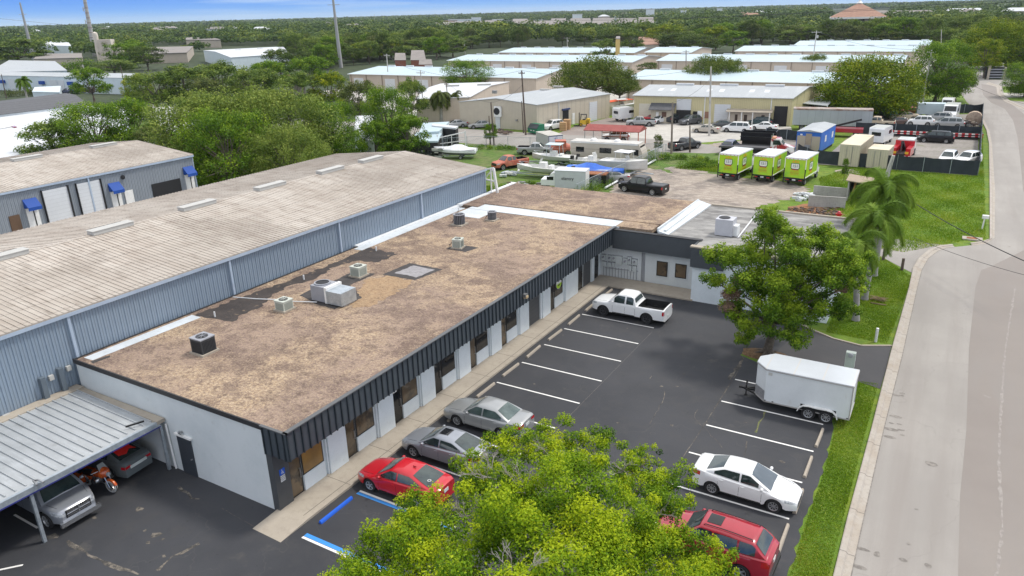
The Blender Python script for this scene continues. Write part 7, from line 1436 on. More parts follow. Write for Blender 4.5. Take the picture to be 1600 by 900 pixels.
# ================================================================ POLES AND WIRES
m_pole=LM('timber_pole',(.26,.22,.185),[('n',1,.4,.7,(.2,.165,.14))],rough=.9); m_cpole=LM('concrete_pole',(.5,.48,.44),[('n',1,.4,.7,(.42,.4,.37))],rough=.8); m_dpole=LM('dark_timber_pole',(.13,.095,.075),[('n',1,.4,.7,(.09,.07,.06))],rough=.9)
TOPS={}
def pole(key,label,bx_,by_,h=None,top=None,m=m_pole,r=.15,arm=1.2,lean=(0,0),cat='utility pole',name='utility_pole',xf=False,rz=0):
    g=G(bx_,by_)
    if top: 
        a=AT(top[0],top[1],1,g.y); h=a.z; lean=(a.x-g.x,0)
    t=thing(name,label,cat,(g.x,g.y,0)); mb=MB(); mb.tube([(0,0,0),(lean[0]/2,lean[1]/2,h/2),(lean[0],lean[1],h)],[r,r*.8,r*.62],10); mb.build('shaft',m,t,local=True)
    if arm: 
        c,s=math.cos(rz)*arm,math.sin(rz)*arm; mb=MB(); mb.bar((lean[0]-c,lean[1]-s,h-.5),(lean[0]+c,lean[1]+s,h-.5),.1); [mb.tube([(lean[0]+c*k,lean[1]+s*k,h-.45),(lean[0]+c*k,lean[1]+s*k,h-.25)],.05,6) for k in (-.9,-.4,.4,.9)]; mb.build('crossarm',m,t,local=True)
    if xf: mb=MB(); mb.lathe([(.001,0),(.3,0),(.3,.8),(.001,.85)],(lean[0]+.45,lean[1],h-2.2),n=12); mb.build('transformer',m_ventg,t,local=True)
    TOPS[key]=Vector((g.x+lean[0],g.y+lean[1],h)); return t
pole('a','tall bare grey pole on the grass strip in front of the cream workshop',1108,212,top=(1111,104),m=m_cpole,r=.2,arm=0)
pole('b','timber pole at the yard entrance left of the scrap-filled pickup',1049,240,top=(1051,160),arm=0,r=.17)
pole('b2','short dark timber pole right of the scrap-filled pickup',1078,238,top=(1078,196),m=m_dpole,arm=0,r=.14)
pole('c','dark timber pole behind the small round tree by the street fence',772,227,top=(767,160),m=m_dpole,arm=0)
pole('c2','short dark timber post close to the pole by the street fence',766,226,top=(764,181),m=m_dpole,arm=0,r=.12)
pole('d','tall dark timber pole in front of the beige workshop',821.5,211,top=(815,110),m=m_dpole,r=.18,arm=.6)
pole('d2','short timber post beside the tall dark pole at the beige workshop',818,208,top=(815,158),m=m_dpole,arm=0,r=.12)
pole('e','timber pole beside the fan palm near the bright white roof',703,188,top=(697,128),arm=.5)
pole('f','grey pole with crossarm right of the leafy tree before the white roof',663,190,top=(657,110),m=m_cpole,arm=1.0)
pole('g','light concrete pole in front of the front storage row at left',608,140,top=(604,84),m=m_cpole,arm=1.1,r=.2)
pole('h','utility pole with transformer behind the second storage row, left block',887,85,top=(886,58),m=m_cpole,arm=1.6,xf=True,r=.22)
pole('h2','utility pole at the left end of the second storage row',727,88,top=(725,62),m=m_cpole,arm=1.2,r=.22)
pole('i','utility pole in front of the right storage block left of the split oak',1072,125,top=(1072,78),arm=1.0,r=.2)
pole('j','utility pole with transformer between the right storage blocks',1268,112,top=(1276,48),m=m_cpole,arm=1.5,xf=True,r=.22)
pole('k','leaning utility pole on the lawn island beside the dark oak',1441,163,top=(1456,78),m=m_cpole,arm=.8,r=.22,xf=True)
pole('k2','thin leaning timber pole right of the dark oak on the lawn island',1466,155,top=(1475,125),arm=0,r=.16)
pole('l','slim concrete pole rising from the woods right of the storage rows',1470,95,top=(1471,46),m=m_cpole,arm=0,r=.18)
pole('m','pair of pale utility poles at the right edge, left one',1587,94,top=(1591,50),m=m_cpole,arm=1.2,r=.2)
pole('m2','pair of pale utility poles at the right edge, right one',1594,92,top=(1601,55),m=m_cpole,arm=.8,r=.2)
pole('n','pale pole in front of the round tree at far left',147,154,top=(129,101),m=m_cpole,arm=.5)
pole('n2','dark pole right of the round tree at far left',198,150,top=(188,102),m=m_dpole,arm=0)
pole('o','white pole with small crossarm among the left trees above the warehouse',243,222,top=(239,164),m=m_cpole,arm=.7)
pole('p','thin dark pole at the left edge before the pale storage building',10,154,top=(2,116),m=m_dpole,arm=0)
pole('q','pale concrete pole standing in the woods far behind the bright warehouse',586,46,top=(585,22),m=m_cpole,arm=0,r=.3)
t=pole('lamp','small street lamp before the round tree near the brown hut',50,240,top=(42,213),m=m_dpole,arm=0,cat='street lamp',name='street_lamp',r=.1); mb=MB(); mb.box((TOPS['lamp'].x,TOPS['lamp'].y,TOPS['lamp'].z+.1),(.6,.35,.2)); mb.build('lamp_head',m_trim,t)
g=G(325,150); t=pole('lamp2','curved-arm street lamp rising from the leafy trees left of the big tree',327,158,top=(326,131),m=m_cpole,arm=0,cat='street lamp',name='street_lamp',r=.1); T_=TOPS['lamp2']; mb=MB(); mb.tube([T_,T_+Vector((-1,-.5,.3)),T_+Vector((-3.2,-1.4,.35))],.09,6); mb.build('lamp_arm',m_whiteplastic,t)
# stub guy pole with wire
pole('s','short leaning concrete stub pole with a guy wire beside the front screen fence',1383,283,top=(1396,243),m=m_cpole,arm=0,r=.32,name='stub_pole')
# transmission monopoles
def mono(key,label,bx_,by_,topx,topy,r0,r1,arms,m=m_cpole):
    g=G(bx_,by_); a=AT(topx,topy,1,g.y); h=a.z; dxl=a.x-g.x; t=thing('steel_tower',label,'steel pole',(g.x,g.y,0)); mb=MB(); mb.tube([(0,0,0),(dxl,0,h)],[r0,r1],14); mb.build('shaft',LM('weathered_steel',(.36,.36,.36),[('n',.1,.4,.7,(.3,.3,.3))],rough=.6),t,local=True)
    for f in arms:
        mb=MB(); mb.bar((dxl*f-r0*4,0,h*f),(dxl*f+r0*4,0,h*f),r1*.45); mb.build('crossarm',m,t,local=True)
    TOPS[key]=Vector((g.x+dxl,g.y,h))
mono('t1','tall steel transmission pole rising behind the front storage row',533,106,519,-12,.85,.42,(.84,.92))
mono('t2','tall thin steel transmission pole at far left with short crossarms',53,94,31,4,1.1,.45,(.45,.62,.8))
g=G(149,88); a=AT(130,-12,1,g.y); t=thing('lattice_mast','thick pale antenna mast with brackets, cut by the top of the picture','antenna mast',(g.x,g.y,0)); mb=MB(); h=a.z; dxl=a.x-g.x
mb.tube([(0,0,0),(dxl,0,h)],[1.5,.95],10); mb.build('shaft',LM('pale_mast',(.48,.47,.45),[('n',.3,.4,.6,(.36,.34,.33)),('s',2,.8,.85,(.28,.22,.2),(3,1,1))],rough=.7),t,local=True)
for f in (.55,.75): mb=MB(); mb.bar((dxl*f-3.5,0,h*f),(dxl*f+1.5,0,h*f),.35); mb.bar((dxl*f-3.5,0,h*f-1.5),(dxl*f-3.5,0,h*f+1.2),.4); mb.build('antenna_bracket',m_ventg,t,local=True)
def wire(label,a,b,sag,r=.012,group='power lines'):
    a,b=Vector(a),Vector(b); pts=[]
    for k in range(15): s=k/14; p=a.lerp(b,s); p.z-=sag*4*s*(1-s); pts.append(p)
    mb=MB(); mb.tube(pts,r,5,caps=False); return tag(mb.build('power_line',m_trim),label,'power line',group)
T=TOPS
wire('power line from the scrap yard pole to the tall grey pole',T['b'],T['a']-Vector((0,0,2)),.6,.02)
wire('power line between the beige workshop pole and the tall grey pole',T['d'],T['a'],1.5,.02)
wire('power line between the street pole and the tall dark pole',T['c'],T['d']-Vector((0,0,2.5)),.6,.02)
wire('power line between the palm pole and the street pole',T['e'],T['c'],.8,.02)
wire('power line from the grey crossarm pole to the tall dark workshop pole',T['f'],T['d'],1.2,.02)
wire('power line between the left storage pole and the grey crossarm pole',T['g'],T['f'],1,.025)
wire('power line over the storage warehouses, left span',T['h'],T['h2'],1.2,.03)
wire('power line over the storage warehouses, right span',T['h'],T['j'],2.5,.03)
wire('power line from the lawn island pole towards the right storage blocks',T['k'],T['j'],1.5,.03)
for k,(dz) in enumerate((0,2.0)): wire(('upper','lower')[k]+' high power line crossing the sky edge above the right woods',AT(860,32-k*3,1,700),AT(1620,-4+k*5,1,420),3,.09)
wire('long high power line across the far left woods',AT(-20,27,1,330),AT(300,53,1,420),1,.07)
a=AT(1610,412,1,58); b=AT(1385,288,1,75); wire('thick dark cable sagging over the road near the right palm',a,b,.35,.035,None)
a=AT(1610,432,1,58); b=AT(1425,370,1,70); wire('thinner dark cable crossing low over the road corner',a,b,.2,.018,None)
wire('pale guy wire slanting from the stub pole over the palms',T['s'],AT(1366,330,1,66),.0,.02,None)
wire('second guy wire of the stub pole',T['s'],G(1388,287),.0,.02,None)
wire('cable from the lawn island pole across the road',T['k']-Vector((0,0,2)),AT(1640,170,1,170),1.5,.025,None)
# ---------------------------------------------------------------- small things on the verge
g=G(1324,592); t=thing('meter_pedestal','grey metal box with a round meter on a post beside the cargo trailer','utility box',(g.x,g.y,0)); mb=MB(); mb.bar((0,0,0),(0,0,.9),.09); mb.build('post',m_galv,t,local=True); mb=MB(); mb.box((0,0,1.25),(.52,.32,.95)); mb.build('box',plain('pale_green_grey',(.42,.47,.44),.5),t,local=True,smooth=30); mb=MB(); mb.lathe([(.001,-.1),(.13,-.09),(.14,0)],(0,-.16,1.58),'y',14); mb.build('dial',m_ac_grey,t,local=True)
g=G(1314,585); mb=MB(); mb.tube([(g.x,g.y,0),(g.x+.04,g.y,.5)],.035,6); tag(mb.build('marker_stake',m_galv),'thin metal stake left of the grey meter box','stake')
g=G(1368,534); mb=MB(); mb.tube([(g.x,g.y,0),(g.x,g.y,.95)],[.09,.09],10); mb.lathe([(.09,0),(.001,.04)],(g.x,g.y,.95),n=10); tag(mb.build('marker_post',m_whiteplastic),'short white post standing in the grass above the driveway','post')
for x,y,l in ((1380,406,'dark wooden bollard at the concrete drive, nearer the palms'),(1409,422,'dark wooden bollard at the concrete drive, nearer the road')):
    g=G(x,y); mb=MB(); mb.tube([(g.x,g.y,0),(g.x,g.y,1.0)],[.12,.11],10); o=mb.build('bollard',m_dpole,loc=(0,0,0)); tag(o,l,'bollard','wooden bollards by the drive')
g=G(1534,359); t=thing('mailbox','white mailbox on a white post in the lawn next to the road','mailbox',(g.x,g.y,0)); mb=MB(); mb.bar((0,0,0),(.05,0,1.1),.12); mb.build('post',m_whiteplastic,t,local=True); mb=MB(); mb.box((.1,0,1.22),(.55,.3,.22)); mb.lathe([(.15,-.27),(.15,.27)],(.1,0,1.32),'x',12); mb.build('box',m_whiteplastic,t,local=True,smooth=30)
g=G(1519,374); mb=MB(); mb.bx(g.x-.8,g.x+.8,g.y-.5,g.y+.5,.0,.12,0); mb.bx(g.x-.45,g.x+.35,g.y-.3,g.y+.3,.12,.14,1); tag(mb.build('storm_drain',[m_kerb,m_rust]),'concrete storm drain inlet with a rusty lid at the road corner','drain')
t=thing('gate','grey metal gate with concrete posts beyond the far road end','gate',(0,0,0)); a,b=G(1543,124),G(1568,124); mb=MB(); [mb.bar((a.x,a.y,z),(b.x,b.y,z),.25) for z in (.5,1.2,1.9,2.6)]; mb.build('bars',m_ac_grey,t); mb=MB(); mb.bar((a.x,a.y,0),(a.x,a.y,3.6),.6); mb.build('gate_post',m_conc,t); mb=MB(); mb.bar((b.x,b.y,0),(b.x,b.y,3.2),.5); mb.build('gate_post',m_conc,t)
px_gable('guard_shed','low dark open shed behind the grey gate at the end of the road',(1541,104),(1568,105),(1566,100),(1543,100),3,3.6,m_ac_dark,m_greyroof,cat='shed')
flatb('far_wall','pale concrete wall behind the bright lawn at the upper right',[(1560,88),(1560,86.5),(1640,86),(1640,88)],3,m_conc,m_conc,'wall')
# equipment heaps
def heap(label,pts,n,m,seed,s0=.1,s1=.5,zz=.5,name='scrap_heap'):
    rgh=random.Random(seed); mb=MB(); 
    for k in range(n): 
        u=rgh.random(); p=Vector(G(*pts[0])).lerp(G(*pts[1]),u); s=rgh.uniform(s0,s1); mb.box((p.x+rgh.uniform(-1,1),p.y+rgh.uniform(-1,1),rgh.uniform(.1,zz)),(s*2.2,s*.6,s*.6),rgh.randint(0,len(m)-1),rgh.uniform(0,3.1))
    return tag(mb.build(name,m),label,'scrap',kind='stuff')
heap('brown branches and scrap piled at the foot of the beige workshop',[(776,205),(795,210)],40,[m_woodfence,m_dpole],2)
heap('scrap metal and timber lying along the near edge of the boat yard',[(800,290),(850,292)],70,[m_ventg,m_woodfence,m_steel],3,.1,.4,.4)
heap('pale planks stacked on the grass behind the blue-grey warehouse',[(790,277),(806,272)],14,[m_whiteplastic,m_galv],6,.3,.6,.4,'plank_stack')
heap('rack clutter beneath the left trees beside the covered boat',[(655,245),(690,248)],60,[m_ventg,m_trim,m_steel],5,.2,.6,1.6)
heap('parts and hoses between the vehicles in the middle of the screened yard',[(1490,196),(1525,200)],60,[m_dpole,m_beigewall,m_steel],7,.2,.7,1.0)
g=G(1520,196); mb=MB(); mb.lathe([(.001,-.8),(1.2,-.75),(1.3,0),(1.2,.75),(.001,.8)],(g.x,g.y,1.2),'y',14); tag(mb.build('tarp_roll',LM('tan_tarp',(.42,.33,.25),[('n',2,.4,.6,(.3,.22,.17))],rough=.9)),'round tan bundle in the right corner of the screened yard','bundle')
# red and white striped lowboy ramps
m_strp=LM('red_white_tape',(.72,.70,.68),[('s',0,.5,.52,(.5,.02,.03),(.9,1,1))],rough=.5)
t=thing('lowboy_trailer','long low trailer with red and white striped edges behind the black minivan','trailer',(0,0,0)); mb=MB(); mb.bx(-7,7,-1.2,-1.1,.75,.95); mb.bx(-7,7,1.1,1.2,.75,.95); mb.bx(-7,7,-1.28,-1.2,.45,.6); mb.build('striped_edge',m_strp,t,local=True); mb=MB(); mb.bx(-7,7,-1.1,1.1,.8,.9); mb.bx(-7.5,-7,-.3,.3,.7,.9); mb.build('deck',m_trim,t,local=True); add_wheels(t,[-2,-1,0],2.3,.4,.25,'truck'); g=G(1455,214); place(t,(g.x,g.y,0),R_(3))
t=thing('tow_truck_bed','red and black tow truck bed with a raised boom behind the blue site office','truck',(0,0,0)); mb=MB(); mb.bx(-3,3,-1.1,1.1,.8,1.4); mb.build('body',P_crim,t,local=True); mb=MB(); mb.bar((-2,0,1.4),(2.6,0,2.8),.3); mb.bx(-3,-2,-1,1,1.4,1.9); mb.build('boom',m_trim,t,local=True); add_wheels(t,[-1.8,2],2.2,.45,.28,'truck'); g=G(1316,213); place(t,(g.x,g.y,0),R_(5))

# scattered roofs in the distance
rgd=random.Random(77); 
for i in range(64):
    z_=rgd.choice([(0,60,44,58),(60,230,44,56),(240,420,44,60),(400,690,36,58),(690,1000,26,34),(1000,1250,16,40),(1000,1250,16,30),(1100,1600,14,40)])
    x,y=rgd.uniform(z_[0],z_[1]),rgd.uniform(z_[2],z_[3])
    g=G(x,y)
    if (g-Vector(_O)).length>3000: continue
    k=rgd.random(); W_,L_=rgd.uniform(5,8),rgd.uniform(8,22); h=rgd.uniform(7,9.5); t=thing('far_house',('grey','white','tan')[0 if k<.45 else 1 if k<.8 else 2]+' roofed building among the distant woods '+('at left' if x<500 else 'at centre' if x<1000 else 'at right'),'building',(g.x,g.y,0),rgd.uniform(-.5,.5)+R_(-30),'roofs among the distant woods '+('at left' if x<500 else 'at centre' if x<1000 else 'at right'))
    mb=MB(); mb.bx(-L_,L_,-W_,W_,0,h); mb.build('wall',m_tanwall if k>.3 else m_whitewall,t,local=True)
    mb=MB(); mb.add([(-L_-1,-W_-1,h),(L_+1,-W_-1,h),(L_+1,W_+1,h),(-L_-1,W_+1,h),(-L_+3,0,h+3),(L_-3,0,h+3)],[(0,1,5,4),(2,3,4,5),(0,4,3),(1,2,5),(0,3,2,1)]); mb.build('roof',m_drab if k<.45 else m_brightroof if k<.8 else m_terrac,t,local=True)
# ================================================================ TREES
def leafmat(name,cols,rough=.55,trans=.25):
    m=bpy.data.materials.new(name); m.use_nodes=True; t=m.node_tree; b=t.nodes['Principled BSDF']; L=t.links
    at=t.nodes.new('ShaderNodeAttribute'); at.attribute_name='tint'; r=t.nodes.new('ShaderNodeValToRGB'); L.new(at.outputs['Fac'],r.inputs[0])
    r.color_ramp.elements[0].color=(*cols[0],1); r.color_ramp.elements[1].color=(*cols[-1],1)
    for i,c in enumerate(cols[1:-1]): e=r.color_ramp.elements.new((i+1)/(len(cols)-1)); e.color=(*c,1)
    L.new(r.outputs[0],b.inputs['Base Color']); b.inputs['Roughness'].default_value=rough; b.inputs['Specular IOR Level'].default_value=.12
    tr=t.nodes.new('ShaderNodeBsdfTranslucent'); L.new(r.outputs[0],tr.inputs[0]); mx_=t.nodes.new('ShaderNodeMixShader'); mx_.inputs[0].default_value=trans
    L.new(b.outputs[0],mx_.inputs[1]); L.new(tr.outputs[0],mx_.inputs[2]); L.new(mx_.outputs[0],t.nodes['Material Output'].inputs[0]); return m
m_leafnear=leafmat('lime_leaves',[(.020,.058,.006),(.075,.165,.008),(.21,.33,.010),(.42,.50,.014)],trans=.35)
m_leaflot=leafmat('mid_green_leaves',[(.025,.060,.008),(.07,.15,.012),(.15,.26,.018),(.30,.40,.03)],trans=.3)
m_leafoak=leafmat('oak_leaves',[(.032,.062,.014),(.08,.14,.024),(.17,.24,.04),(.30,.35,.07)])
m_leafbright=leafmat('yellow_green_leaves',[(.035,.08,.008),(.10,.17,.010),(.22,.28,.012),(.40,.38,.018)])
m_leafdark=leafmat('dark_leaves',[(.022,.044,.011),(.05,.090,.016),(.10,.15,.024),(.18,.22,.04)])
m_leafolive=leafmat('olive_leaves',[(.035,.055,.018),(.08,.11,.028),(.14,.175,.045),(.22,.22,.07)])
m_dead=leafmat('dead_brown_leaves',[(.11,.07,.045),(.22,.145,.10),(.32,.23,.16)],trans=.1)
m_trunk=LM('grey_bark',(.15,.125,.10),[('n',2,.4,.65,(.09,.072,.06)),('n',8,.5,.7,(.22,.19,.16,.6))],rough=.95,bump=(12,.8,.03))
m_twig=LM('pale_grey_twigs',(.38,.35,.32),[('n',3,.4,.7,(.27,.24,.22))],rough=.9)
def leaf_arrays(cl,nq,size,rg,inner=.55,flat=.85,upb=.35,asp=.55,t0=.45,tv=.22,ttop=0.):
    cl=np.asarray(cl,float); n=len(cl); w_=cl[:,3]**2; w_=w_/w_.sum(); idx=rg.choice(n,nq,p=w_); ct=rg.normal(0,tv,n)
    d=rg.normal(size=(nq,3)); d[:,2]=d[:,2]*.9+.25; d/=np.linalg.norm(d,axis=1)[:,None]
    rr=cl[idx,3]*(inner+(1.06-inner)*rg.random(nq)**.6)*(1+.12*np.sin(d[:,0]*9+idx)*np.cos(d[:,1]*7+idx*2))
    p=cl[idx,:3]+d*rr[:,None]*np.array([1,1,flat])
    nr=d*.55+rg.normal(size=(nq,3))*.55+np.array([0,0,upb]); nr/=np.linalg.norm(nr,axis=1)[:,None]
    a=np.cross(nr,rg.normal(size=(nq,3))); a/=np.linalg.norm(a,axis=1)[:,None]; b=np.cross(nr,a)
    s=(size if np.ndim(size)==0 else size[idx])*rg.uniform(.6,1.3,nq); s=s[:,None]*.5
    V=np.stack([p-a*s,p-b*s*asp,p+a*s,p+b*s*asp],1).reshape(-1,3)
    tint=np.clip(t0+ct[idx]+rg.normal(0,.10,nq)+ttop*(d[:,2]),0,1); return V,tint  # leaves atop each clump tinted lighter: new growth plus painted light from above
def leaf_object(name,V,tint,mat,parent=None,loc=None):
    nq=len(V)//4; me=bpy.data.meshes.new(name); me.vertices.add(len(V)); me.vertices.foreach_set('co',V.astype(np.float32).ravel())
    me.loops.add(nq*4); me.loops.foreach_set('vertex_index',np.arange(nq*4,dtype=np.int32)); me.polygons.add(nq); me.polygons.foreach_set('loop_start',np.arange(0,nq*4,4,dtype=np.int32)); me.polygons.foreach_set('loop_total',np.full(nq,4,dtype=np.int32))
    me.update(); at=me.attributes.new('tint','FLOAT','FACE'); at.data.foreach_set('value',tint.astype(np.float32)); me.materials.append(mat)
    o=bpy.data.objects.new(name,me); COL.objects.link(o); o.parent=parent
    if loc is not None: o.location=loc
    return o
def lobes_to_clumps(lobes,rg,per=9,k=.42,spread=.80):
    out=[]
    for x,y,z,r in lobes:
        for i in range(per):
            d=rg.normal(size=3); d[2]=abs(d[2])*.8-.15; d/=np.linalg.norm(d); rr=r*rg.uniform(k*.7,k*1.25); q=r*spread*rg.uniform(.55,1.05)
            out.append((x+d[0]*q,y+d[1]*q,z+d[2]*q*.8,rr))
        out.append((x,y,z,r*.5))
    return out
def limbs(mb,base,fork,ends,r0,rg,wob=.25,n=8,tip=.03):
    base,fork=Vector(base),Vector(fork); mb.tube([base,base.lerp(fork,.05)+Vector((0,0,.02)),base.lerp(fork,.5)+Vector((rg.uniform(-1,1),rg.uniform(-1,1),0))*wob*.4,fork],[r0*1.5,r0*1.1,r0*.9,r0*.75],n)
    for e in ends:
        e=Vector(e); m1=fork.lerp(e,.4)+Vector((rg.uniform(-1,1),rg.uniform(-1,1),rg.uniform(.0,1)))*wob; rr=r0*.42*rg.uniform(.7,1.1)
        mb.tube([fork-Vector((0,0,.1)),m1,fork.lerp(e,.75)+Vector((rg.uniform(-1,1),rg.uniform(-1,1),.3))*wob*.6,e],[rr,rr*.7,rr*.45,tip],6)
def twig_fan(mb,p,d,L,rg,depth=3,r=.02):
    p=Vector(p); d=Vector(d).normalized(); q=p+d*L; q2=p+d*L*.5+Vector((rg.uniform(-1,1),rg.uniform(-1,1),rg.uniform(-1,1)))*L*.12
    mb.tube([p,q2,q],[r,r*.8,r*.6],4,caps=False)
    if depth:
        for k in range(rg.choice((2,3,3))):
            nd=d+Vector((rg.uniform(-1,1),rg.uniform(-1,1),rg.uniform(-.7,.8)))*.75; twig_fan(mb,p.lerp(q,rg.uniform(.45,1)),nd,L*rg.uniform(.5,.8),rg,depth-1,r*.65)
rg=np.random.default_rng(7); rr_=random.Random(7)
# ---------------------------------------------------------------- big tree in the foreground
def Z(x,y,z): p=G(x,y,z); return (p.x,p.y,p.z)
NB=(-8.3,14.6)
NL=[(*Z(612,868,5.2),1.35),(*Z(575,915,4.8),1.3),(*Z(690,800,5.0),1.25),(*Z(655,842,5.6),1.2),(*Z(745,745,5.3),1.15),(*Z(800,700,5.6),1.05),(*Z(868,692,6.0),1.15),(*Z(930,700,6.0),1.0),(*Z(770,800,6.8),1.5),(*Z(850,765,7.2),1.6),(*Z(720,880,6.9),1.6),(*Z(815,860,8.0),1.7),(*Z(900,840,8.0),1.7),(*Z(930,760,6.6),1.2),(*Z(1000,760,5.2),1.1),(*Z(1045,752,4.9),.9),(*Z(1050,792,4.6),.8),(*Z(1000,820,5.6),1.3),(*Z(1060,885,5.0),1.2),(*Z(1105,892,4.3),.8),(*Z(980,890,6.6),1.5),(*Z(900,930,8.2),1.9),(*Z(780,950,8.3),2.0),(*Z(650,950,6.6),1.9),(*Z(1050,960,6),1.8),(*Z(560,990,5.5),1.9),(*Z(940,1010,7.5),2.0),(*Z(760,1060,7.5),2.2),(*Z(1120,1000,5),1.5),(*Z(1010,720,5.0),.7),(*Z(1120,875,4.4),.7),(*Z(1045,850,5.2),.9),(*Z(870,730,6.3),1.1),(*Z(960,830,6.8),1.3)]
t=thing('leafy_tree','big yellow-green tree in the foreground with bare grey twigs above the car park','tree',(NB[0],NB[1],0))
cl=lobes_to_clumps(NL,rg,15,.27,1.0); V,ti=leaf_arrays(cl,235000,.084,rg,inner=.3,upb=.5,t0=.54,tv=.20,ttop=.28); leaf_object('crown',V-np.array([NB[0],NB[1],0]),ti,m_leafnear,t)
mb=MB(); limbs(mb,(*NB,0),(NB[0]+.1,NB[1]+.1,2.6),[l[:3] for l in NL],.30,rr_,.5,10,.035); mb.build('trunk',m_trunk,t,smooth=60)
mb=MB()
for (x,y,z) in [(775,735,6.0),(880,705,6.4),(905,770,7.6),(930,815,7.4),(935,790,7.0),(965,725,6.1),(850,890,8.6),(700,850,6.8),(745,795,6.4),(925,850,7.8),(830,760,7.6),(610,905,5.9),(1010,795,5.9),(800,905,8.9),(900,735,6.8)]:
    for k in range(3): twig_fan(mb,Vector(Z(x,y,z))-Vector((0,0,.35)),(rr_.uniform(-.9,.9)+.2,rr_.uniform(-.9,.9)-.5,.6),.6,rr_,4,.022)
mb.build('bare_twigs',m_twig,t)
# ---------------------------------------------------------------- tree in the car park island
TB=(-7.85,43.85)
t=thing('leafy_tree','green tree with brown dead clumps growing in the mulch island behind the cargo trailer','tree',(*TB,0))
LL=[(1130,405,1.0,0),(1118,440,.8,1),(1165,410,1.1,-1),(1195,372,1.0,1),(1205,345,.85,0),(1232,362,.8,0),(1180,398,.9,2),(1235,400,1.2,-1),(1262,385,1.0,1),(1290,372,.9,2),(1318,395,1.0,0),(1338,408,.75,1),(1300,430,1.3,-1),(1330,445,.8,-1),(1250,440,1.5,0),(1200,440,1.5,-1.5),(1160,455,1.1,-1),(1150,490,.9,-1),(1180,510,.95,-2),(1215,490,1.2,-2),(1255,495,1.2,-1),(1240,528,.8,-2),(1290,480,1.1,-1),(1318,488,.75,0),(1165,530,.6,-1.5),(1225,460,1.4,2),(1280,420,1.2,2),(1345,430,.5,0)]
NLt=[(*AT(x,y,1,44+dy_),r) for x,y,r,dy_ in LL]
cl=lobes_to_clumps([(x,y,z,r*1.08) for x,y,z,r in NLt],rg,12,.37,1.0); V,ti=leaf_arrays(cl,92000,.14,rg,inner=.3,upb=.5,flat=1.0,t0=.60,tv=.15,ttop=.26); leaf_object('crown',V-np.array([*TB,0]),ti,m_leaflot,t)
D_=[(*AT(1148,462,1,42.6),.75),(*AT(1138,480,1,42.7),.6),(*AT(1160,440,1,42.6),.6),(*AT(1315,452,1,43),.45),(*AT(1300,445,1,43),.4),(*AT(1150,495,1,42.5),.4)]
V,ti=leaf_arrays(lobes_to_clumps(D_,rg,6,.5,.7),4200,.13,rg,t0=.5,tv=.2); leaf_object('dead_foliage',V-np.array([*TB,0]),ti,m_dead,t)
mb=MB(); limbs(mb,(*TB,.1),(TB[0]+.15,TB[1],2.3),[l[:3] for l in NLt],.27,rr_,.35,12,.03)
for k in range(7): a=k*.9; mb.tube([(TB[0],TB[1],.35),(TB[0]+math.cos(a)*.4,TB[1]+math.sin(a)*.4,.2),(TB[0]+math.cos(a)*.85,TB[1]+math.sin(a)*.7,.1)],[.16,.10,.04],6)
mb.build('trunk',m_trunk,t,smooth=60)
# ---------------------------------------------------------------- generic tree kinds
def tree_proto(seed,R=5.,H=10.,nq=9000,leaf=.34,mat=m_leafoak,lob=9,t0=.46,tv=.15,zc=.62,wide=1.0,open_=0,low=1):
    g_=np.random.default_rng(seed); rr=random.Random(seed); L=[]
    for i in range(lob):
        a=i*2.399+g_.uniform(-.3,.3); q=R*math.sqrt((i+.4)/lob)*.72*wide; z=H*zc+ (H*(1-zc)-R*.30)*(1-(q/(R*wide))**2)*g_.uniform(.75,1.05)- (R*.12 if q>R*.55 else 0)
        L.append((math.cos(a)*q,math.sin(a)*q,z,R*g_.uniform(.30,.42)*(1-.3*open_)))
    nl=int(lob*.8)
    for i in range(nl): a=i*2*math.pi/nl+g_.uniform(-.3,.3); q=R*.70*wide*g_.uniform(.85,1.1); L.append((math.cos(a)*q,math.sin(a)*q,H*(zc-.13)*g_.uniform(.85,1.1),R*g_.uniform(.28,.36)))
    if low:
        for lv in range(low):
          for i in range(nl): a=(i+.5+lv*.3)*2*math.pi/nl+g_.uniform(-.3,.3); q=R*(.66-.1*lv)*wide*g_.uniform(.8,1.15); L.append((math.cos(a)*q,math.sin(a)*q,H*max(.13,zc-.28-.14*lv)*g_.uniform(.85,1.12),R*g_.uniform(.26,.34)))
    cl=lobes_to_clumps(L,g_,9,.42,.9); V,ti=leaf_arrays(cl,nq,leaf,g_,inner=.3,upb=.45,t0=t0,tv=tv,ttop=.18)
    t=thing('tree','x','tree'); leaf_object('crown',V,ti,mat,t)
    mb=MB(); limbs(mb,(0,0,0),(0,0,H*.30),[l[:3] for l in L],R*.055,rr,.4,8,.05); mb.build('trunk',m_trunk,t,smooth=60,local=True); return t
_pr={}
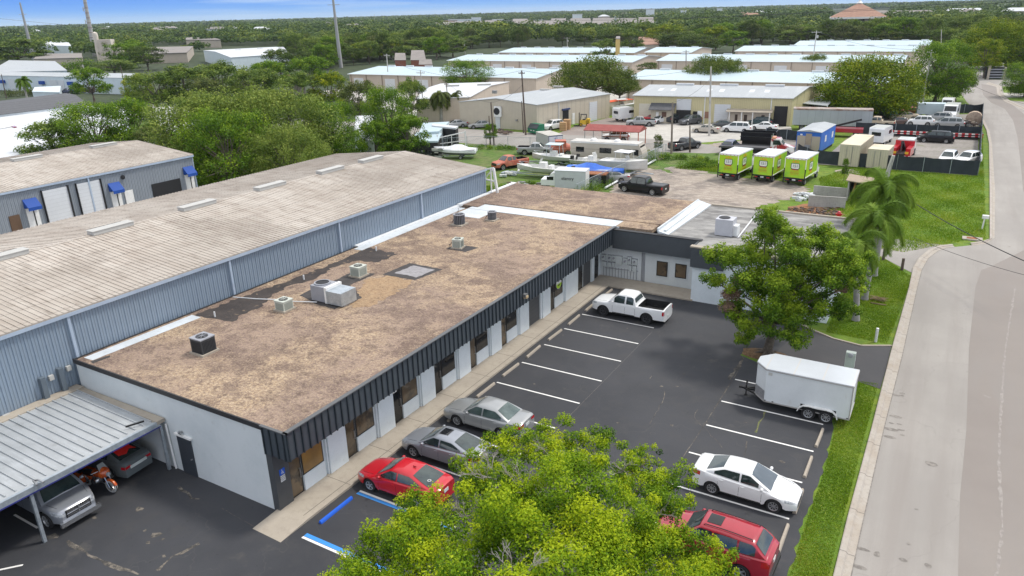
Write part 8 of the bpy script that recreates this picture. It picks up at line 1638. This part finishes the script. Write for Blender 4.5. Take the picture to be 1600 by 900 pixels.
def kind(k):
    if k not in _pr:
        sp={'oak1':dict(seed=11),'oak2':dict(seed=12,lob=11,H=9.5),'oak3':dict(seed=13,R=4.5,H=11),'bright':dict(seed=14,mat=m_leafbright,H=10),'dark':dict(seed=15,mat=m_leafdark,H=10),'dark2':dict(seed=16,mat=m_leafdark,lob=12,H=9,R=5.5),'olive':dict(seed=17,mat=m_leafolive,H=10),'mid':dict(seed=18,mat=m_leaflot,H=9.5),
            'bigoak':dict(seed=21,R=8,H=12,nq=52000,leaf=.27,mat=m_leafoak,lob=20,t0=.64,low=3,tv=.13),'bigoak2':dict(seed=25,R=6.5,H=11,nq=30000,leaf=.25,mat=m_leaflot,lob=14,t0=.48,low=3),'spread':dict(seed=22,R=9,H=10.5,nq=20000,leaf=.36,mat=m_leafdark,lob=20,wide=1.05,t0=.65,zc=.6,open_=.3,low=0),'round':dict(seed=23,R=10,H=12,nq=42000,leaf=.38,mat=m_leafbright,lob=24,zc=.52,t0=.42,tv=.13,low=2)}[k]
        _pr[k]=[tree_proto(**sp),False,sp.get('R',5),sp.get('H',10)]
    return _pr[k]
def put_tree(k,loc,R,H,label,group=None,rot=None,name=None):
    P=kind(k); 
    if P[1]: o=dup(P[0])
    else: o=P[0]; P[1]=True
    o.location=loc; o.rotation_euler=(0,0,rr_.uniform(0,6.28) if rot is None else rot); o.scale=(R/P[2],R/P[2],H/P[3]); o['label']=label; o['category']='tree'
    if group: o['group']=group
    elif 'group' in o: del o['group']
    return o
def ptree(k,cx_,ytop,ybase,hw,label,group=None,**kw):
    g=G(cx_,ybase); a=AT(cx_,ytop,1,g.y); H=max(3,a.z); D=(g-Vector(_O)).length; R=hw*D/FPX; return put_tree(k,(g.x,g.y,0),R,H,label,group,**kw)
for a in [('bigoak',335,136,292,88,'broad pale green tree above the grey warehouse eave, left half of the big crown group'),
 ('bigoak',435,130,282,92,'broad pale green tree rising behind the cream warehouse ridge, centre of the big crown group'),
 ('bigoak2',522,150,266,50,'leafy green tree at the right end of the big crown group behind the cream roof'),
 ('oak1',95,184,268,46,'loose branched tree at far left just above the left warehouse roof'),
 ('bigoak2',160,154,262,58,'dense green tree at the middle of the group above the left warehouse roof'),
 ('mid',215,150,252,42,'bright green tree beside the white pole above the left warehouse roof'),
 ('olive',250,196,262,34,'low olive tree between the white pole and the big crown group'),
 ('mid',120,224,268,32,'low bright bushy tree in front of the brown hut'),
 ('mid',148,102,163,28,'round green tree in front of the long pale storage building'),
 ('oak2',248,108,185,40,'full green tree right of the long pale storage building'),
 ('bright',222,112,172,22,'yellow-green tree at the corner of the long pale storage building'),
 ('oak3',300,100,180,46,'grey-green tree behind the curved street lamp'),
 ('oak1',352,92,165,42,'green tree left of the white warehouse with bright roof'),
 ('oak2',398,104,172,40,'green tree below the white warehouse with bright roof'),
 ('olive',330,118,190,30,'olive tree standing just behind the big crown group'),
 ('dark',440,74,128,32,'dark tree at the right corner of the white warehouse'),
 ('mid',425,92,150,34,'green tree right below the white warehouse corner'),
 ('mid',490,84,150,36,'bright green tree beside the tall steel transmission pole'),
 ('oak3',470,112,185,34,'green tree left of the reddish hidden house'),
 ('bright',520,108,180,30,'yellow-green tree at the left end of the front storage row'),
 ('olive',565,122,200,34,'greyish loose tree before the left storage warehouse door'),
 ('bigoak2',612,128,246,44,'tall green tree with pale branches left of the light grey pole'),
 ('mid',640,176,252,34,'low green tree in front of the white-roofed sheds'),
 ('mid',588,186,256,30,'green tree between the flat white roof and the cream warehouse roof'),
 ('oak1',645,118,196,28,'green tree directly before the front storage row, next to the crossarm pole'),
 ('bigoak2',732,90,148,40,'round green oak in front of the left storage warehouse'),
 ('spread',922,82,168,62,'large spreading dark oak behind the beige workshop'),
 ('spread',968,108,166,30,'right low limb crown of the oak beside the beige workshop'),
 ('spread',1118,82,148,46,'loose split oak with pale branches behind the cream workshop'),
 ('spread',1165,106,150,26,'small loose oak right of the split oak'),
 ('mid',1180,124,150,18,'small bright tree behind the cream workshop roof, right of the split oaks'),
 ('spread',1270,81,120,22,'small umbrella-shaped tree between the storage rows'),
 ('round',1350,82,182,72,'big round yellow-green tree behind the long grey trailer'),
 ('bigoak2',1460,58,160,46,'tall dark oak on the lawn island left of the road'),
 ('spread',1493,100,158,20,'drooping low limb of the dark oak reaching over the road'),
 ('round',1558,28,108,48,'large yellow-green tree above the road end at upper right'),
 ('bright',1537,56,122,24,'smaller yellow tree in front of the large yellow-green one at the road end'),
 ('bigoak2',1600,92,152,30,'dark green tree cut by the right edge above the verge'),
 ('oak3',945,60,104,22,'narrow dark tree between the two storage blocks'),
 ('oak3',988,44,86,19,'tall green tree before the brown roofed house group'),
 ('mid',767,191,226,12,'small round tree wrapped round the pole at the street fence'),
 ('dark2',1062,48,80,40,'wide dark tree behind the right storage block, left part'),
 ('bright',1040,36,76,30,'yellow-green tree beyond the right storage block'),
 ('bright',1118,38,78,22,'bright yellow tree among dark trees beyond the right storage block'),
 ('mid',1145,46,82,22,'green tree right of the bright yellow tree beyond the storage block'),
 ('dark2',1090,52,84,34,'dark rounded tree in front of the bright yellow tree'),
 ('olive',1028,210,240,8,'small brownish sapling on the verge beside the red carport'),
 ('oak3',30,60,104,40,'dark broad tree beside the tall thin steel pole at far left'),
 ('mid',205,64,106,30,'green tree right of the rock tower'),
 ('oak2',180,92,118,34,'green tree below the rock tower'),
 ('dark',232,70,110,26,'dark tree between the rock tower and the leafy trees'),
 ('bright',575,64,96,30,'yellow-green tree right of the tall steel pole beyond the storage row'),
 ('oak2',632,70,92,26,'round tree between the two small brick houses'),
 ('oak3',708,60,90,24,'tall tree left of the second storage row'),
 ('dark',1012,96,122,16,'dark tree between the second and front right storage blocks'),
 ('mid',690,150,186,26,'bushy green tree behind the fan palm'),
 ('mid',1318,265,283,5,'small weed bush growing through the dark screen fence'),
]: ptree(*a)
put_tree('bigoak2',(-73,58,0),6.0,11.5,'green tree overhanging the near end of the grey left warehouse')
put_tree('bigoak',(-66.5,61,0),5.0,9.5,'pale green tree squeezed between the two metal warehouses')
# small plants: weeds along the overgrown fence
def bush(label,pts,n,mat,hh,seed,group=None,leaf=.16,nq=90):
    g_=np.random.default_rng(seed); cl=[]
    for k in range(n):
        u=g_.random()*(len(pts)-1); i=int(u); p=G(*pts[i]).lerp(G(*pts[i+1]),u-i); r=g_.uniform(.3,.7)*hh; cl.append((p.x+g_.normal()*.5,p.y+g_.normal()*.5,r*.7,r))
    V,ti=leaf_arrays(cl,n*nq,leaf,g_,inner=.2,t0=.5,tv=.2); o=leaf_object('undergrowth',V,ti,mat); return tag(o,label,'undergrowth',kind='stuff')
bush('green vines and weeds over the diagonal chain-link fence',[(1035,245),(985,270),(930,298),(900,310)],60,m_leaflot,1.3,1)
bush('weeds growing at the yard entrance around the scrap pickup',[(1010,250),(1050,248),(1100,252)],40,m_leaflot,.9,2)
bush('grassy mound behind the sandy yard',[(1070,262),(1110,262)],26,m_leaflot,1.3,3)
bush('bushes along the street fence of the boat yard',[(650,246),(700,236),(760,233),(800,234)],40,m_leaflot,.9,4)
bush('yellow-green shrubs beside the motorhome front',[(1000,247),(1028,243)],16,m_leafbright,1.2,5)
bush('tall grass and weeds at the near edge of the boat yard',[(758,300),(800,296),(840,290)],40,m_leaflot,.8,6)
bush('tangled shrubs under the leafy trees along the cream roof',[(400,276),(470,264),(540,256),(600,250),(650,248)],90,m_leafoak,2.2,7,leaf=.25)
bush('shrubs in front of the left trees along the left warehouse roof',[(95,268),(150,262),(210,254),(250,252)],50,m_leaflot,2.0,8,leaf=.25)
bush('shrubs at the foot of the sculpted tower',[(60,112),(100,113),(140,108),(200,108),(215,106)],60,m_leaflot,5,9,leaf=.6)
# ---------------------------------------------------------------- palms
def palm(label,base,top,Lf=3.0,nf=15,seed=1,leaf=m_leaflot,plume=True,r=.19,group='palms by the drive'):
    g_=random.Random(seed); b=Vector(base); tp=Vector(top); t=thing('palm_tree',label,'palm tree',(b.x,b.y,0),0,group); tp=tp-Vector((b.x,b.y,0))
    mb=MB(); mb.tube([(0,0,0),(0,0,.3),tp*.5+Vector((.05,0,0)),tp*.92],[r*1.5,r*1.15,r,r*.75],12); mb.build('trunk',LM('palm_trunk_grey',(.34,.33,.31),[('n',1,.4,.65,(.25,.24,.225)),('s',2,.9,.95,(.2,.19,.18,.6),(.25,1,1))],rough=.8),t,smooth=50,local=True)
    mb=MB(); mb.tube([tp*.92,tp*.97,tp],[r*.8,r*.7,r*.3],10); mb.build('crownshaft',plain('crownshaft_green',(.08,.14,.03),.5),t,smooth=50,local=True)
    for k in range(nf):
        az=k*2.4+g_.uniform(-.2,.2); el=1.25-1.55*(k/nf)+g_.uniform(-.1,.1); L=Lf*g_.uniform(.85,1.1); P=[tp.copy()]; d=Vector((math.cos(az)*math.cos(el),math.sin(az)*math.cos(el),math.sin(el))); N=9
        for i in range(N): d=(d+Vector((0,0,-.24-.02*i))).normalized(); P.append(P[-1]+d*L/N)
        V=[];tt=[]; base_t=g_.uniform(.35,.65)
        for i in range(N):
            for j in range(9 if plume else 5):
                u=j/9; p=P[i].lerp(P[i+1],u); dd=(P[i+1]-P[i]).normalized(); s=dd.cross(Vector((0,0,1))).normalized(); up=s.cross(dd); f=(i+u)/N; ll=.62*(1-.55*abs(f-.4)*1.3)*Lf/3
                for sd_ in (-1,1):
                    for q in ((-.7,-.2,.3,.8) if plume else (0.1,)):
                        v=(s*sd_*math.cos(q)+up*math.sin(q)+dd*.55+Vector((0,0,-.25))).normalized()*ll*g_.uniform(.8,1.1); w_=dd*.018*Lf/3
                        V+=[p-w_,p+w_,p+v+w_*.3-Vector((0,0,ll*.3)),p+v-w_*.3-Vector((0,0,ll*.3))]; tt.append(base_t+g_.uniform(-.15,.2))
        leaf_object('frond',np.array([tuple(v) for v in V]),np.clip(np.array(tt),0,1),leaf,t)
    return t
m_palm=leafmat('palm_green',[(.03,.07,.012),(.09,.17,.02),(.18,.29,.03),(.36,.42,.09)],trans=.35)
b=G(1337,500); palm('grey-trunked feathery palm nearest the driveway, left of the pair',(b.x,b.y,0),AT(1338,382,1,b.y),2.4,16,1,m_palm)
b=G(1351,468); palm('feathery palm with the widest crown, middle of the three',(b.x,b.y,0),AT(1372,338,1,b.y),2.8,20,2,m_palm)
b=G(1366,431); palm('feathery palm farthest from the driveway, tallest crown reaching over the lawn',(b.x,b.y,0),AT(1384,292,1,b.y),3.2,20,3,m_palm)
b=G(690,190); palm('fan palm with brown skirt beside the bright white workshop roof',(b.x,b.y,0),(b.x,b.y,5.0),2.9,44,4,m_leafolive,True,.3,None)
b=G(714,188); palm('thin palm pressed against the beige workshop corner',(b.x,b.y,0),(b.x,b.y,5.2),1.8,12,5,m_leafolive,True,.2,None)
b=G(45,165); palm('small palm before the long pale storage building at far left',(b.x,b.y,0),(b.x,b.y,6.5),3.0,14,6,m_palm,True,.25,None)
mb=MB(); g=G(1360,468); mb.tube([(g.x,g.y-.2,.1),(g.x+.4,g.y+.1,.25),(g.x+.9,g.y,.12)],.05,5); mb.tube([(g.x+.1,g.y-.9,.1),(g.x+.6,g.y-1.0,.12),(g.x+1.1,g.y-.8,.06)],.05,5)
for k in range(60): u=rr_.random(); mb.box((g.x+u,g.y-.1+rr_.uniform(-.3,.3),.1+rr_.random()*.2),(.4,.03,.01),0,rr_.uniform(-1,1))
tag(mb.build('fallen_frond',LM('dry_frond',(.22,.16,.09),rough=.9)),'dry brown fallen palm frond lying on the grass beside the palm trunks','palm frond')
# hedge before the pale storage building
bush('hedge in front of the long pale storage building at far left',[(8,152),(60,148)],30,m_leafolive,2.4,12,leaf=.3)
# ---------------------------------------------------------------- woods behind: individual trees, then a distant mass
def proj(x,y,z):
    q=np.stack([x,y,z],-1)-_O; w_=q@_F; return 800+FPX*(q@_R)/w_,450-FPX*(q@_U)/w_,w_
def inpoly(px_,py_,P):
    r=np.zeros(px_.shape,bool); j=len(P)-1
    for i in range(len(P)):
        xi,yi=P[i];xj,yj=P[j]
        with np.errstate(divide='ignore',invalid='ignore'): c=((yi>py_)!=(yj>py_))&(px_<(xj-xi)*(py_-yi)/(yj-yi+1e-9)+xi)
        r^=c; j=i
    return r
POL=[[(-150,106),(60,104),(60,92),(130,92),(215,106),(215,84),(300,86),(330,80),(360,92),(450,86),(505,118),(530,104),(600,99),(690,96),(700,80),(778,76),(930,70),(1010,72),(1150,70),(1440,70),(1460,88),(1500,96),(1540,86),(1545,80),(1640,84),(1800,84),(1800,-200),(-150,-200)]]
HOLES=[[(40,72),(42,60),(118,60),(118,74)],[(45,92),(55,82),(130,82),(130,92)],[(222,86),(225,72),(306,70),(300,86)],[(316,90),(316,72),(456,72),(456,90)],[(288,62),(288,54),(348,54),(348,64)],[(612,96),(612,86),(680,86),(680,103)],[(990,71),(992,61),(1034,61),(1034,71)],[(686,53),(686,33),(1030,33),(1030,51)],[(1290,50),(1290,14),(1400,14),(1400,46)],[(0,112),(10,95),(100,95),(106,112)]]
g_=np.random.default_rng(99)
def scatter(sp,d0,d1):
    n=int(d1*2/sp); X,Y=np.meshgrid(np.arange(-d1*1.02,d1*.45,sp),np.arange(20,d1*1.01,sp)); X=X.ravel()+g_.uniform(-.42,.42,X.size)*sp; Y=Y.ravel()+g_.uniform(-.42,.42,Y.size)*sp
    D=np.hypot(X,Y); u,v,w_=proj(X,Y,np.zeros_like(X)); k=(D>d0)&(D<d1)&(w_>5)&(u>-180)&(u<1780)
    X,Y,D,u,v=X[k],Y[k],D[k],u[k],v[k]; ok=np.zeros(X.shape,bool)
    for P in POL: ok|=inpoly(u,v,P)
    for P in HOLES: ok&=~inpoly(u,v,P)
    return X[ok],Y[ok],D[ok],u[ok]
X,Y,D,u=scatter(10.5,150,520)
o_=np.argsort(D); X,Y,D,u=X[o_],Y[o_],D[o_],u[o_]; vis=(u>-20)&(u<1620)
Xi,Yi,Di,ui=X[vis][:215],Y[vis][:215],D[vis][:215],u[vis][:215]
KL={'oak1':'grey-green','oak2':'mid green','oak3':'tall green','dark':'dark green','dark2':'broad dark green','olive':'olive','mid':'fresh green','bright':'yellow-green'}
kinds=['oak1','oak2','oak3','dark','dark2','olive','mid','oak2','dark','bright']
for i in range(len(Xi)):
    k=kinds[int(g_.integers(0,9 if g_.random()<.93 else 10))]; R=g_.uniform(4.2,8.4); H=g_.uniform(6.5,14)
    zn=[(110,'left of the antenna mast'),(230,'round the rock tower'),(340,'behind the tan stores'),(450,'behind the white warehouse'),(540,'round the tall steel pole'),(640,'behind the brick houses'),(720,'right of the brick houses'),(860,'behind the left storage block'),(980,'left of the ochre house'),(1090,'behind the tile-roofed houses'),(1220,'left of the pavilion'),(1330,'below the pavilion'),(1440,'right of the pavilion'),(1530,'left of the road end'),(9999,'right of the road end')]; zone=[b for a,b in zn if ui[i]<a][0]; D__=Di[i]
    zone=('front' if D__<285 else 'middle' if D__<345 else 'back')+' row of woods '+zone
    put_tree(k,(float(Xi[i]),float(Yi[i]),0),float(R),float(H),('tall ' if H>10.6 and k!='oak3' else 'low ' if H<8.6 else '')+KL[k]+' tree, '+zone,'woods'+zone.split('woods')[1])
for k,P in list(_pr.items()):
    if not P[1]:
        for c in list(P[0].children_recursive)+[P[0]]: bpy.data.objects.remove(c)
rest=np.ones(X.shape,bool); iv=np.where(vis)[0][:215]; rest[iv]=False
def woods(name,label,X,Y,nq,leaf,R0,R1,H0,H1,mat,t0=.42,tv=.16):
    n=len(X); cn_=.5+.5*np.sin(X*.021+1.3*np.sin(Y*.017))*np.cos(Y*.026+np.sin(X*.013)); R=g_.uniform(R0,R1,n)*(.75+.45*cn_)*np.exp(g_.normal(0,.16,n)); H=g_.uniform(H0,H1,n)*(.62+.55*cn_)*np.exp(g_.normal(0,.14,n)); H=np.minimum(H,18); tt=g_.normal(t0,tv*.8,n)-.14*(cn_-.5); idx=np.repeat(np.arange(n),nq); m=len(idx)
    d=g_.normal(size=(m,3)); d[:,2]=np.abs(d[:,2])*.9-.15; d/=np.linalg.norm(d,axis=1)[:,None]
    lump=1+.22*np.sin(d[:,0]*5+idx)*np.cos(d[:,1]*5+idx*1.7); ph=R[idx]*lump
    p=np.stack([X[idx]+d[:,0]*ph,Y[idx]+d[:,1]*ph,H[idx]*.52+d[:,2]*H[idx]*.46*lump],-1)
    nr=d*.6+g_.normal(size=(m,3))*.4+np.array([0,0,.4]); nr/=np.linalg.norm(nr,axis=1)[:,None]; a=np.cross(nr,g_.normal(size=(m,3))); a/=np.linalg.norm(a,axis=1)[:,None]; b=np.cross(nr,a); s=leaf*g_.uniform(.6,1.3,m)[:,None]*.5
    V=np.stack([p-a*s,p-b*s*.8,p+a*s,p+b*s*.8],1).reshape(-1,3); ti=np.clip(tt[idx]+g_.normal(0,.1,m)+.12*d[:,2],0,1)  # upper leaves get a lighter tint, painting light from above on the crowns
    return tag(leaf_object(name,V,ti,mat),label,'woods',kind='stuff')
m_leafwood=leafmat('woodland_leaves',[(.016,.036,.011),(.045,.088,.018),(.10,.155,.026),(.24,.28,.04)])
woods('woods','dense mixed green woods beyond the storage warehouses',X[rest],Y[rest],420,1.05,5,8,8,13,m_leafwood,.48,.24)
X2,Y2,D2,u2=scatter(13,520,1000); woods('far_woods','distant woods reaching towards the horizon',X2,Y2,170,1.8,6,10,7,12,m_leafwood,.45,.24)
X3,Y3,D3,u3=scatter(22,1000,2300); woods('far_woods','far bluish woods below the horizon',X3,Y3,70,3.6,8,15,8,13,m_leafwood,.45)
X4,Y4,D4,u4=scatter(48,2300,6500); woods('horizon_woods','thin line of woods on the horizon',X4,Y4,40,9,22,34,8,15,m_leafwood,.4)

# ---------------------------------------------------------------- grass blades on the nearer lawns
def blades(label,poly,n,h,seed):
    g2=np.random.default_rng(seed); P=np.array(poly); x0,y0=P.min(0); x1,y1=P.max(0); X=g2.uniform(x0,x1,n*4); Y=g2.uniform(y0,y1,n*4); ok=inpoly(X,Y,poly); X,Y=X[ok][:n],Y[ok][:n]; m=len(X)
    a=g2.uniform(0,6.28,m); w_=g2.uniform(.012,.03,m)*1.2; hh=h*g2.uniform(.4,1.4,m)*(1+.5*np.sin(X*1.3)*np.cos(Y*.9)); lx,ly=g2.normal(0,.5,m)*hh,g2.normal(0,.5,m)*hh; c,s_=np.cos(a)*w_,np.sin(a)*w_
    V=np.stack([np.stack([X-c,Y-s_,X*0],-1),np.stack([X+c,Y+s_,X*0],-1),np.stack([X+c*.4+lx,Y+s_*.4+ly,hh],-1),np.stack([X-c*.4+lx,Y-s_*.4+ly,hh],-1)],1).reshape(-1,3)
    ti=np.clip(.5+.22*np.sin(X*.8+1)*np.cos(Y*.6)+g2.normal(0,.18,m),0,1); tag(leaf_object('grass_blades',V,ti,m_blade),label,'grass',kind='stuff')
m_blade=leafmat('grass_blade',[(.07,.14,.010),(.14,.26,.014),(.24,.35,.022),(.42,.42,.08)],trans=.3)
blades('short grass of the verge between the car park and the road',[(-2.75,12),(-1.45,12),(-1.42,43),(-3.2,42.6),(-4.5,43.4),(-6.8,44.0),(-7.2,43.0),(-3.7,41.2),(-2.95,38),(-2.78,35.7),(-2.7,31.5),(-2.75,28),(-2.72,23.5)],50000,.03,1)
blades('grass of the lawn round the palms',[(-5.2,49.2),(-1.5,49.0),(-1.2,56),(-1.0,63.5),(-3.6,68),(-5.1,68),(-5.2,50)],40000,.045,2)
blades('grass of the open lawn beside the road',[(-8,70.5),(-2,70),(2.2,75.6),(4.15,77.5),(4.2,107.0),(4.2,165),(3.75,165),(3.55,107.0),(-11,107.1),(-13.5,98)],78000,.11,3)
blades('grass and weeds round the green box trucks and boats',[(-32,97),(-15.6,96),(-15.8,106),(-30,104)],26000,.15,4)

# ================================================================ AIR
hm=bpy.data.materials.new('haze_air'); hm.use_nodes=True; ht=hm.node_tree; ht.nodes.clear()
ho=ht.nodes.new('ShaderNodeOutputMaterial'); hv=ht.nodes.new('ShaderNodeVolumePrincipled'); hv.inputs['Color'].default_value=(.78,.87,1,1); hv.inputs['Density'].default_value=.00006; hv.inputs['Anisotropy'].default_value=.2
ht.links.new(hv.outputs[0],ho.inputs['Volume'])
mb=MB(); mb.bx(-9200,9200,-600,12200,-1.2,75); tag(mb.build('haze',hm),'thin pale air that fades the far woods','haze',kind='stuff')
